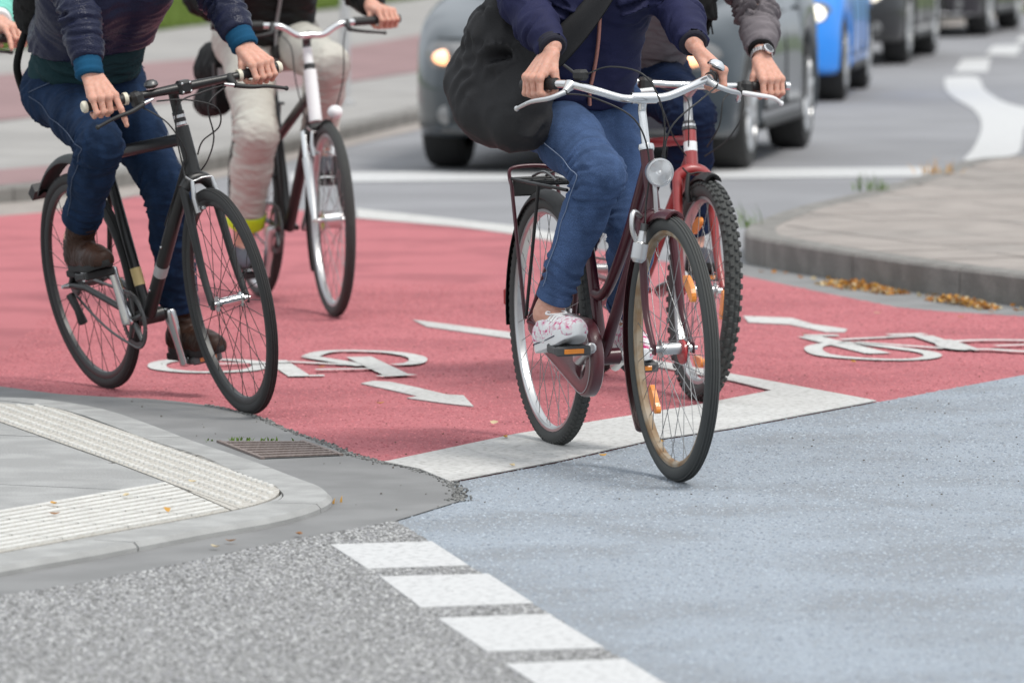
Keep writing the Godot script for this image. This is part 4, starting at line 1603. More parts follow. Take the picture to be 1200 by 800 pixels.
	g.lathe([Vector2(0, -0.045), Vector2(0.012, -0.045), Vector2(0.018, -0.038), Vector2(0.021, -0.033), Vector2(0.021, 0.006), Vector2(0.013, 0.011), Vector2(0.010, 0.04), Vector2(0.0, 0.041)], Transform3D(Basis(Vector3.RIGHT, -0.22), Vector3.ZERO), 20)
	part("dynamo_body", g, M.alloy, dy)
	g = Geo.new()
	g.lathe([Vector2(0, 0.040), Vector2(0.009, 0.040), Vector2(0.0095, 0.060), Vector2(0, 0.061)], Transform3D(Basis(Vector3.RIGHT, -0.22), Vector3.ZERO), 14)
	part("dynamo_roller", g, M.steel_dark, dy)
	bar("dynamo_bracket", curve([Vector3(0.955, 0.70, 0.045), Vector3(0.985, 0.715, 0.075), Vector3(0.995, 0.67, 0.082), Vector3(0.99, 0.63, 0.066)], 4), 0.0075, M.alloy, b, 8)
	# mudguards
	mudguard("front_mudguard", hf, R + 0.018, 84, 222, 0.056, M.maroon_paint, b)
	mudguard("rear_mudguard", hr, R + 0.018, 30, 186, 0.060, M.black_plastic, b)
	g = Geo.new()
	g.box(Transform3D(Basis(), Vector3(-0.382, 0.395, 0)), Vector3(0.014, 0.05, 0.045), 0.005)
	part("rear_reflector", g, M.red_reflector, b)
	# rack
	var rk := holder("rear_rack", Vector3.ZERO, b)
	for s in [-1.0, 1.0]:
		bar("rack_rail", curve([Vector3(0.27, 0.735, s * 0.03), Vector3(0.18, 0.742, s * 0.055), Vector3(0.0, 0.745, s * 0.06), Vector3(-0.15, 0.748, s * 0.06), Vector3(-0.165, 0.745, s * 0.045), Vector3(-0.167, 0.745, 0)], 5), 0.005, M.black_plastic, rk, 8)
		bar("rack_strut", [Vector3(-0.155, 0.745, s * 0.065), Vector3(-0.13, 0.73, s * 0.068), Vector3(0.0, 0.36, s * 0.078)], 0.0055, P, rk, 8)
		bar("rack_strut", [Vector3(0.10, 0.742, s * 0.06), Vector3(0.01, 0.37, s * 0.078)], 0.005, M.black_plastic, rk, 8)
	bar("rack_hoop", curve([Vector3(-0.155, 0.745, -0.065), Vector3(-0.165, 0.775, -0.058), Vector3(-0.168, 0.782, 0), Vector3(-0.165, 0.775, 0.058), Vector3(-0.155, 0.745, 0.065)], 5), 0.0055, P, rk, 8)
	for x in [-0.08, 0.02, 0.12]:
		bar("rack_bar", [Vector3(x, 0.745, -0.06), Vector3(x, 0.745, 0.06)], 0.004, M.black_plastic, rk, 6)
	g = Geo.new()
	g.box(Transform3D(Basis(), Vector3(-0.15, 0.725, 0)), Vector3(0.012, 0.055, 0.115), 0.004)
	part("rack_plate", g, M.black_plastic, rk)
	g = Geo.new()
	for z in [-0.02, 0.02]:
		g.tube(curve([Vector3(0.14, 0.755, z), Vector3(0.03, 0.775, z), Vector3(-0.08, 0.757, z)], 4), 0.004, 6)
	part("spring_clip", g, M.steel_dark, rk)
	# drive
	var tips := cranks(b, bb, 14, M.alloy, 0.165, 0.088)
	pedal("pedal", tips[0] + Vector3(0, 0, 0.062), b, "grey_plastic", true, -0.05)
	pedal("pedal", tips[1] + Vector3(0, 0, -0.062), b, "grey_plastic", true, -0.2)
	chainring(b, bb, 0.048, 0.085, M.chrome, 38)
	# chain case: a flat shell with a round window
	var outer := []
	var inner := []
	for i in 72:
		var a := TAU * i / 72
		var d := Vector2(cos(a), sin(a))
		var best := 0.0
		for t in 41:
			var c := Vector2(-0.46 * t / 40.0, 0.068 * t / 40.0)
			var r := lerpf(0.108, 0.048, t / 40.0)
			var pr := c.dot(d)
			var q := r * r - (c.length_squared() - pr * pr)
			if q > 0.0:
				best = maxf(best, pr + sqrt(q))
		outer.append(d * best)
		inner.append(d * 0.058)
	var rows := []
	for spec in [[inner, 1.0, 0.040], [inner, 1.0, 0.066], [outer, 0.55, 0.070], [outer, 0.93, 0.068], [outer, 1.0, 0.060], [outer, 1.0, 0.036], [outer, 0.93, 0.030], [inner, 1.0, 0.030]]:
		var ring := PackedVector3Array()
		for i in 72:
			var p: Vector2 = spec[0][i] * spec[1]
			if spec[0] == outer and p.length() < 0.06:
				p = inner[i] * 1.02
			ring.append(bb + Vector3(p.x, p.y, spec[2]))
		rows.append(ring)
	g = Geo.new()
	g.grid(rows, true)
	var case := part("chain_case", g, M.maroon_paint, b)
	g = Geo.new()
	var pin := []
	for i in 73:
		var p: Vector2 = outer[i % 72] * 0.90
		if p.length() < 0.075:
			p = p.normalized() * 0.075
		pin.append(bb + Vector3(p.x, p.y, 0.0705))
	g.tube(pin, 0.0011, 5, false)
	part("pinstripe", g, M.grey_sticker, case)
	g = Geo.new()
	g.lathe([Vector2(0, 0.0), Vector2(0.034, 0.0), Vector2(0.034, 0.006), Vector2(0.03, 0.009), Vector2(0, 0.010)], Transform3D(Basis(Vector3.RIGHT, PI / 2), hf + Vector3(0, -0.01, -0.028)), 20)
	part("hub_reflector", g, M.red_reflector, b)


func glass() -> Material:
	if not M.has("clear"):
		var m := mat("clear", Color(1, 1, 1, 1), 0.03)
		m.albedo_color.a = 0.12
		m.transparency = BaseMaterial3D.TRANSPARENCY_ALPHA
	return M.clear


func bike_black() -> void:
	var b := thing("bicycle", "plain black trekking bicycle with flat bar and silver cranks, leaning as it turns", "bicycle", standing(-1.2675, -19.2197, 0.4826, 0.1754), "bicycles ridden over the crossing")
	var P: Material = M.black_paint
	var R := 0.342
	var st_a := 0.0733
	var hf := Vector3(1.03, R, 0)
	var hr := Vector3(0, R, 0)
	var bb := Vector3(0.41, 0.255, 0)
	var ht := Vector3(0.893, 0.868, 0)
	var hb := Vector3(0.927, 0.725, 0)
	var wo := {"style": "grooved", "tyre": "rubber", "rim": "rim_black", "spoke": "spoke_black", "rim_deep": 0.020, "rim_wide": 0.011, "spokes": 32, "spoke_r": 0.0012}
	wheel("front_wheel", hf, st_a, R, 0.0175, wo.merged({"hub": "chrome", "hub_w": 0.036}), b)
	wheel("rear_wheel", hr, 0.0, R, 0.0175, wo.merged({"hub": "steel_dark"}), b)
	var f := holder("frame", Vector3.ZERO, b)
	var st := Vector3(0.262, 0.80, 0)
	bar("seat_tube", [bb, st], 0.0165, P, f)
	bar("down_tube", [hb.lerp(ht, 0.3), bb], 0.021, P, f, 14)
	bar("top_tube", [hb.lerp(ht, 0.75), st - Vector3(-0.012, 0.045, 0)], 0.019, P, f, 14)
	bar("head_tube", [hb, ht], 0.0215, P, f, 16)
	for s in [-1.0, 1.0]:
		bar("chain_stay", [bb + Vector3(0, 0, s * 0.03), hr + Vector3(0.1, -0.005, s * 0.058), hr + Vector3(0, 0, s * 0.068)], 0.0105, P, f)
		bar("seat_stay", [st - Vector3(0, 0.06, 0) + Vector3(0, 0, s * 0.022), hr + Vector3(0, 0, s * 0.068)], 0.0085, P, f)
	var g := Geo.new()
	g.lathe([Vector2(0.0, -0.045), Vector2(0.024, -0.045), Vector2(0.024, 0.045), Vector2(0, 0.045)], Transform3D(Basis(Vector3.RIGHT, PI / 2), bb), 18)
	part("bottom_bracket", g, P, f)
	# stickers on seat tube and down tube
	var dn := (bb - st).normalized()
	bar("sticker", [bb - dn * 0.10, bb - dn * 0.155], 0.0172, M.yellow_sticker, f, 16)
	var dd := (bb - hb.lerp(ht, 0.3)).normalized()
	bar("sticker", [bb - dd * 0.20, bb - dd * 0.245], 0.0216, M.grey_sticker, f, 16)
	for d in [0.13, 0.33]:
		g = Geo.new()
		g.ball(bb - dd * d + Vector3(0, 0, 0.022), Vector3.ONE * 0.0045, 8)
		part("bolt", g, M.chrome, f)
	for k in 4:
		g = Geo.new()
		g.tube([ht + (ht - hb).normalized() * (0.004 + 0.011 * k), ht + (ht - hb).normalized() * (0.013 + 0.011 * k)], 0.0185, 18)
		part("headset", g, M.alloy if k % 2 == 0 else P, f)
	# fork
	var crown := Vector3(0.934, 0.70, 0)
	crown_piece(b, crown, 0.044, P, 0.019)
	fork_legs(b, crown - Vector3(0, 0.005, 0), hf, 0.046, 0.0145, 0.0105, P, 0.015)
	rim_brake(b, crown + Vector3(0.012, 0.0, 0), M.alloy, M.alloy, (hf - crown).normalized())
	bar("seat_post", [st, Vector3(0.238, 0.885, 0)], 0.0138, M.black_plastic, b)
	saddle(b, Vector3(0.215, 0.925, 0), M.black_plastic)
	# flat bar, turned a little with the front wheel
	bar("stem", [ht + Vector3(-0.01, 0.04, 0), ht + Vector3(-0.022, 0.105, 0), Vector3(0.95, 0.99, 0)], 0.016, P, b, 14)
	g = Geo.new()
	g.box(Transform3D(Basis(), Vector3(0.955, 0.990, 0)), Vector3(0.042, 0.042, 0.044), 0.008)
	var cl := part("stem_clamp", g, P, b)
	for y in [-0.013, 0.013]:
		for z in [-0.013, 0.013]:
			g = Geo.new()
			g.ball(Vector3(0.977, 0.990 + y, z), Vector3.ONE * 0.0042, 8)
			part("bolt", g, M.chrome, cl)
	var h := holder("handlebar", Vector3(0.955, 0.990, 0), b)
	h.rotation.y = -0.06
	bar("bar", [Vector3(-0.012, 0.0, -0.31), Vector3(-0.004, 0, -0.1), Vector3(0, 0, 0), Vector3(-0.004, 0, 0.1), Vector3(-0.012, 0, 0.31)], [0.0112, 0.0125, 0.0158, 0.0125, 0.0112], P, h, 14)
	for s in [-1.0, 1.0]:
		grip(h, Vector3(-0.009, 0, s * 0.185), Vector3(-0.012, 0, s * 0.312), M.black_plastic, 0.016, M.cream_plastic)
		lever(h, Vector3(-0.006, 0, s * 0.150), [Vector3(0.038, -0.022, s * 0.150), Vector3(0.052, -0.034, s * 0.195), Vector3(0.052, -0.042, s * 0.245), Vector3(0.047, -0.060, s * 0.305)], M.black_plastic, M.black_plastic, 0.0058)
		g = Geo.new()
		g.tube([Vector3(0.036, -0.02, s * 0.145), Vector3(0.036, -0.012, s * 0.115)], [0.006, 0.0045], 8)
		part("cable_adjuster", g, M.alloy, h)
	g = Geo.new()
	g.box(Transform3D(Basis(Vector3.RIGHT, 0.2), Vector3(0.01, -0.008, 0.155)), Vector3(0.05, 0.05, 0.035), 0.010)
	part("gear_shifter", g, M.black_plastic, h)
	g = Geo.new()
	g.lathe([Vector2(0, 0.026), Vector2(0.010, 0.025), Vector2(0.019, 0.019), Vector2(0.022, 0.010), Vector2(0.020, 0.006), Vector2(0.012, 0.0), Vector2(0, 0.0)], Transform3D(Basis(), Vector3(-0.002, 0.016, 0.10)), 20)
	part("bell", g, M.steel_dark, h)
	cable(b, [Vector3(0.99, 0.97, 0.11), Vector3(1.02, 0.96, 0.03), Vector3(1.03, 0.92, -0.06), Vector3(1.0, 0.86, -0.075), Vector3(0.95, 0.82, -0.035), Vector3(0.93, 0.78, -0.02)])
	cable(b, [Vector3(0.99, 0.975, -0.11), Vector3(1.01, 0.97, -0.03), Vector3(1.0, 0.95, 0.045), Vector3(0.97, 0.86, 0.055), Vector3(0.955, 0.76, 0.045), Vector3(0.97, 0.715, 0.05)])
	cable(b, [Vector3(0.965, 0.96, 0.15), Vector3(1.0, 0.90, 0.09), Vector3(0.97, 0.80, 0.035), Vector3(0.90, 0.74, 0.026), Vector3(0.7, 0.56, 0.024)])
	cable(b, [Vector3(0.99, 0.97, -0.12), Vector3(1.02, 0.93, -0.04), Vector3(0.99, 0.83, -0.055), Vector3(0.96, 0.76, -0.035), Vector3(0.90, 0.72, -0.024)])
	# short clip-on rear mudguard with a flared end
	mudguard("rear_mudguard", Vector3(0.03, R + 0.02, 0), R + 0.045, 82, 138, 0.062, M.black_plastic, b)
	g = Geo.new()
	g.plate(pv([Vector2(0, 0.012), Vector2(0.05, 0.018), Vector2(0.055, -0.012), Vector2(0.01, -0.02)]), Transform3D(Basis(Vector3.BACK, 0.55), Vector3(-0.315, 0.600, 0)), 0.05)
	part("mudguard_flap", g, M.black_plastic, b)
	bar("mudguard_strut", [st - Vector3(0, 0.03, 0), Vector3(0.10, 0.755, 0)], 0.006, M.black_plastic, b, 8)
	var tips := cranks(b, bb, 91, M.chrome, 0.165, 0.092)
	pedal("pedal", tips[0] + Vector3(0, 0, 0.06), b, "black_plastic", false, 0.1)
	bar("pedal_barrel", [tips[0], tips[0] + Vector3(0, 0, 0.10)], [0.012, 0.017], M.chrome, b)
	pedal("pedal", tips[1] + Vector3(0, 0, -0.06), b, "steel_dark", true, 0.1)
	chainring(b, bb, 0.052, 0.088, M.steel_dark, 44)
	chain(b, bb, hr, 0.052, 0.088, 0.036)
	g = Geo.new()
	g.tube([hr + Vector3(0.0, -0.03, 0.075), hr + Vector3(0.035, -0.075, 0.072), hr + Vector3(0.03, -0.12, 0.06)], [0.014, 0.012, 0.016], 8)
	part("gear_changer", g, M.black_plastic, b)
	g = Geo.new()
	g.tube([hr + Vector3(0, 0, 0.068), hr + Vector3(0, 0, 0.098)], [0.011, 0.006], 10)
	part("axle_nut", g, M.chrome, b)


func bike_trekking(xf: Transform3D, label: String, P: Material, front: Material, steer := 0.06) -> void:
	var b := thing("bicycle", label, "bicycle", xf, "bicycles ridden over the crossing")
	var R := 0.350
	var hf := Vector3(1.07, R, 0)
	var hr := Vector3(0, R, 0)
	var bb := Vector3(0.46, 0.285, 0)
	var ht := Vector3(0.835, 0.885, 0)
	var hb := Vector3(0.895, 0.70, 0)
	var wo := {"style": "grooved", "tyre": "rubber_grey", "rim": "rim_silver", "rim_deep": 0.018, "spokes": 36}
	wheel("front_wheel", hf, steer, R, 0.020, wo.merged({"hub": "chrome", "hub_r": 0.032, "flange": 0.036, "hub_w": 0.03}), b)
	wheel("rear_wheel", hr, 0.0, R, 0.020, wo, b)
	var f := holder("frame", Vector3.ZERO, b)
	var st := Vector3(0.29, 0.80, 0)
	bar("seat_tube", [bb, st], 0.0165, P, f)
	bar("down_tube", [hb.lerp(ht, 0.3), bb], 0.021, P, f, 14)
	bar("top_tube", [hb.lerp(ht, 0.6), st.lerp(bb, 0.35)], 0.018, P, f, 14)
	bar("head_tube", [hb, ht], 0.024, front, f, 16)
	for s in [-1.0, 1.0]:
		bar("chain_stay", [bb + Vector3(0, 0, s * 0.03), hr + Vector3(0, 0, s * 0.068)], 0.010, P, f)
		bar("seat_stay", [st - Vector3(0, 0.06, 0) + Vector3(0, 0, s * 0.022), hr + Vector3(0, 0, s * 0.068)], 0.008, P, f)
	var crown := Vector3(0.915, 0.665, 0)
	crown_piece(b, crown, 0.048, M.black_plastic, 0.02)
	for s in [-1.0, 1.0]:
		bar("fork_stanchion", [crown + Vector3(0, 0, s * 0.052), crown.lerp(hf, 0.35) + Vector3(0, 0, s * 0.056)], 0.0135, M.chrome, b)
		bar("fork_leg", [crown.lerp(hf, 0.3) + Vector3(0, 0, s * 0.056), crown.lerp(hf, 0.75) + Vector3(-0.005, 0, s * 0.058), hf + Vector3(0, 0, s * 0.062)], [0.018, 0.017, 0.011], M.alloy if s > 0 else M.black_paint, b)
	rim_brake(b, crown + Vector3(0.015, -0.01, 0), M.alloy, M.alloy, (hf - crown).normalized())
	bar("steerer", [ht, Vector3(0.805, 0.965, 0)], 0.017, M.white_paint if front == M.white_paint else M.alloy, b)
	bar("spacer", [ht, ht + Vector3(-0.007, 0.022, 0)], 0.0205, M.black_plastic, b)
	bar("stem", [Vector3(0.805, 0.965, 0), Vector3(0.80, 1.0, 0), Vector3(0.85, 1.015, 0)], 0.016, M.steel_dark, b)
	for s in [-1.0, 1.0]:
		bar("handlebar", curve([Vector3(0.855, 1.015, 0), Vector3(0.858, 1.016, s * 0.05), Vector3(0.855, 1.045, s * 0.10), Vector3(0.845, 1.055, s * 0.15), Vector3(0.795, 1.060, s * 0.355)], 5), 0.0122, M.chrome, b)
		grip(b, Vector3(0.838, 1.056, s * 0.17), Vector3(0.794, 1.060, s * 0.358), M.black_plastic, 0.0165)
		lever(b, Vector3(0.845, 1.055, s * 0.14), [Vector3(0.875, 1.030, s * 0.145), Vector3(0.89, 1.022, s * 0.19), Vector3(0.87, 1.012, s * 0.28)], M.black_plastic, M.black_plastic)
		cable(b, [Vector3(0.875, 1.03, s * 0.13), Vector3(0.95, 0.98, s * 0.10), Vector3(0.965, 0.86, s * 0.09), Vector3(0.95, 0.74, s * 0.06), Vector3(0.93, 0.68, s * 0.03)])
	var g := Geo.new()
	g.ball(Vector3(0.965, 0.735, -0.055), Vector3(0.03, 0.026, 0.028), 14)
	part("headlight", g, M.white_paint, b)
	mudguard("front_mudguard", hf, R + 0.016, 95, 215, 0.056, M.black_plastic, b, steer)
	mudguard("rear_mudguard", hr, R + 0.016, 20, 190, 0.056, M.black_plastic, b)
	bar("seat_post", [st, Vector3(0.265, 0.90, 0)], 0.0138, M.alloy, b)
	saddle(b, Vector3(0.24, 0.94, 0), M.black_plastic)
	g = Geo.new()
	g.tube([Vector3(0.56, 0.42, 0.0), Vector3(0.68, 0.58, 0)], 0.030, 12)
	var tips := cranks(b, bb, 262, M.alloy, 0.17, 0.09)
	pedal("pedal", tips[0] + Vector3(0, 0, 0.06), b, "black_plastic", false)
	pedal("pedal", tips[1] + Vector3(0, 0, -0.06), b, "black_plastic", false)
	chainring(b, bb, 0.05, 0.088, M.steel_dark, 44)
	chain(b, bb, hr, 0.05, 0.088, 0.04)
	for s in [-1.0, 1.0]:
		bar("rack_strut", [Vector3(-0.10, 0.74, s * 0.06), Vector3(0, 0.36, s * 0.08)], 0.005, M.black_plastic, b, 8)
		bar("rack_rail", [Vector3(0.25, 0.74, s * 0.05), Vector3(-0.2, 0.745, s * 0.06)], 0.005, M.black_plastic, b, 8)


func bike_red() -> void:
	var b := thing("bicycle", "bright red mountain bicycle with knobby tyres and orange spoke reflectors", "bicycle", standing(0.2634, -19.8075, 0.2941, -0.045), "bicycles ridden over the crossing")
	var P: Material = M.red_paint
	var R := 0.335
	var hf := Vector3(1.07, R, 0)
	var hr := Vector3(0, R, 0)
	var bb := Vector3(0.45, 0.295, 0)
	var ht := Vector3(0.862, 0.815, 0)
	var hb := Vector3(0.90, 0.705, 0)
	var wo := {"style": "knobby", "tyre": "rubber_grey", "rim": "rim_silver", "rim_deep": 0.016, "rim_wide": 0.014, "reflectors": [118.0, -8.0, -95.0]}
	wheel("front_wheel", hf, 0.045, R, 0.0255, wo, b)
	wheel("rear_wheel", hr, 0.0, R, 0.0255, wo, b)
	var f := holder("frame", Vector3.ZERO, b)
	var st := Vector3(0.28, 0.78, 0)
	bar("seat_tube", [bb, st], 0.0155, P, f)
	bar("down_tube", [hb.lerp(ht, 0.3), bb], 0.018, P, f, 14)
	bar("top_tube", [hb.lerp(ht, 0.75), st - Vector3(0, 0.03, 0)], 0.0155, P, f, 14)
	bar("head_tube", [hb, ht], 0.0205, P, f, 16)
	bar("badge", [hb.lerp(ht, 0.42), hb.lerp(ht, 0.68)], 0.0209, M.white_paint, f, 16)
	for s in [-1.0, 1.0]:
		bar("chain_stay", [bb + Vector3(0, 0, s * 0.03), hr + Vector3(0, 0, s * 0.068)], 0.010, P, f)
		bar("seat_stay", [st - Vector3(0, 0.05, 0) + Vector3(0, 0, s * 0.022), hr + Vector3(0, 0, s * 0.068)], 0.008, P, f)
	var crown := Vector3(0.918, 0.685, 0)
	crown_piece(b, crown, 0.05, P, 0.019)
	fork_legs(b, crown, hf, 0.053, 0.0165, 0.0105, P, 0.03)
	rim_brake(b, crown + Vector3(0.018, -0.01, 0), M.black_plastic, M.black_plastic, (hf - crown).normalized())
	for k in 3:
		bar("headset", [ht + (ht - hb).normalized() * (0.002 + 0.010 * k), ht + (ht - hb).normalized() * (0.010 + 0.010 * k)], 0.0225 - 0.002 * k, M.steel_dark if k % 2 == 0 else M.chrome, f, 16)
	bar("stem", [ht, Vector3(0.835, 0.895, 0), Vector3(0.83, 0.925, 0), Vector3(0.895, 0.955, 0)], 0.0135, M.alloy, b)
	bar("handlebar", [Vector3(0.87, 0.965, -0.30), Vector3(0.895, 0.957, -0.08), Vector3(0.90, 0.957, 0), Vector3(0.895, 0.957, 0.08), Vector3(0.87, 0.965, 0.30)], [0.0112, 0.0115, 0.0135, 0.0115, 0.0112], M.chrome, b)
	for s in [-1.0, 1.0]:
		grip(b, Vector3(0.884, 0.9607, s * 0.19), Vector3(0.87, 0.965, s * 0.302), M.black_plastic, 0.0155, null)
		bar("bar_end", [Vector3(0.87, 0.965, s * 0.300), Vector3(0.869, 0.9653, s * 0.318)], 0.0125, M.chrome, b)
		lever(b, Vector3(0.89, 0.96, s * 0.15), [Vector3(0.928, 0.940, s * 0.145), Vector3(0.945, 0.935, s * 0.19), Vector3(0.935, 0.928, s * 0.245), Vector3(0.925, 0.912, s * 0.275)], M.white_paint, M.black_plastic, 0.006)
		var g2 := Geo.new()
		g2.box(Transform3D(Basis(), Vector3(0.90, 0.955, s * 0.165)), Vector3(0.055, 0.045, 0.035), 0.010)
		part("gear_shifter", g2, M.black_plastic, b)
		cable(b, [Vector3(0.925, 0.945, s * 0.12), Vector3(1.0, 0.92, s * 0.06), Vector3(1.0, 0.84, s * 0.05), Vector3(0.95, 0.77, s * 0.03)])
		cable(b, [Vector3(0.92, 0.94, s * 0.15), Vector3(0.985, 0.88, s * 0.13), Vector3(0.975, 0.80, s * 0.09), Vector3(0.93, 0.74, s * 0.03)])
	mudguard("front_mudguard", hf, R + 0.028, 82, 128, 0.058, M.black_plastic, b, 0.045)
	bar("seat_post", [st, Vector3(0.255, 0.88, 0)], 0.0135, M.alloy, b)
	saddle(b, Vector3(0.235, 0.92, 0), M.black_plastic)
	var tips := cranks(b, bb, 200, M.alloy, 0.17, 0.09)
	pedal("pedal", tips[0] + Vector3(0, 0, 0.06), b, "black_plastic", true)
	pedal("pedal", tips[1] + Vector3(0, 0, -0.06), b, "black_plastic", true)
	chainring(b, bb, 0.05, 0.085, M.steel_dark, 42)
	chain(b, bb, hr, 0.05, 0.085, 0.04)


# ------------------------------------------------------------------ people; each is built in the space of the bicycle that carries them
# a right hand closed round a bar: x towards the thumb, y up, z ahead; the bar's axis is the x axis
func hand(pointing: bool) -> Geo:
	var key := "hand_point" if pointing else "hand_grip"
	if made.has(key):
		return made[key]
	var n := Net.new(0.0026, 0.0048)
	var wrist := Vector3(0.004, 0.040, -0.088)
	n.bone(Vector3(0.004, 0.043, -0.100), wrist, 0.0245, 0.0240)
	n.bone(Vector3(-0.006, 0.043, -0.100), wrist + Vector3(-0.010, 0, 0), 0.0235, 0.0230)
	var xs := [0.0355, 0.0122, -0.0108, -0.0328]
	var kz := [0.012, 0.015, 0.011, 0.003]
	var ky := [0.0335, 0.036, 0.0345, 0.030]
	var len := [1.0, 1.07, 1.0, 0.82]
	for i in 4:
		var x: float = xs[i]
		var k := Vector3(x, ky[i], kz[i])
		n.bone(wrist + Vector3(x * 0.5, -0.003, 0.012), k, 0.0175, 0.0118)
		n.bone(wrist + Vector3(x * 0.55, -0.010, 0.02), k + Vector3(0, -0.006, -0.02), 0.014, 0.010)
		var r := 0.0090 if i < 3 else 0.0079
		var L: float = len[i]
		n.bone(k + Vector3(0, 0.0015, 0), k + Vector3(0, 0.0015, 0), 0.0118, 0.0118)
		if pointing and i == 0:
			n.chain([k, k + Vector3(0.004, -0.020, 0.040), k + Vector3(0.009, -0.042, 0.062), k + Vector3(0.012, -0.058, 0.074)], [r + 0.0012, r, r - 0.0008, r - 0.0018])
			continue
		var p1 := Vector3(x * 0.97, 0.004, 0.0285 + 0.011 * L)
		var p2 := Vector3(x * 0.94, -0.0175 - 0.004 * L, 0.025)
		var p3 := Vector3(x * 0.92, -0.0262, 0.006)
		n.chain([k, p1, p2, p3], [r + 0.0014, r + 0.0004, r - 0.0004, r - 0.0014])
	n.chain([Vector3(0.022, 0.030, -0.066), Vector3(0.043, 0.014, -0.030), Vector3(0.052, -0.006, -0.012), Vector3(0.046, -0.022, 0.006)], [0.0155, 0.0128, 0.0105, 0.0088])
	var g := Geo.new()
	n.build(g)
	made[key] = g
	return g


func ik(a: Vector3, b: Vector3, l1: float, l2: float, hint: Vector3) -> Vector3:
	var d := b - a
	var L := minf(d.length(), (l1 + l2) * 0.999)
	var x := (l1 * l1 - l2 * l2 + L * L) / (2.0 * L)
	var h := sqrt(maxf(l1 * l1 - x * x, 0.0))
	var u := d.normalized()
	var side := (hint - u * hint.dot(u)).normalized()
	return a + u * x + side * h


# frame of a hand: its origin on the bar, x towards the thumb, pitched so that the wrist rises or drops
func hand_frame(at: Vector3, outward: Vector3, pitch: float) -> Transform3D:
	var x := -outward.normalized()
	var z := Vector3(1, 0, 0)
	z = (z - x * z.dot(x)).normalized()
	var y := Vector3.UP
	y = (y - x * y.dot(x) - z * y.dot(z)).normalized()
	var b := Basis(x, y, z)
	return Transform3D(Basis(x, pitch) * b if outward.z > 0 else Basis(x, -pitch) * b, at)


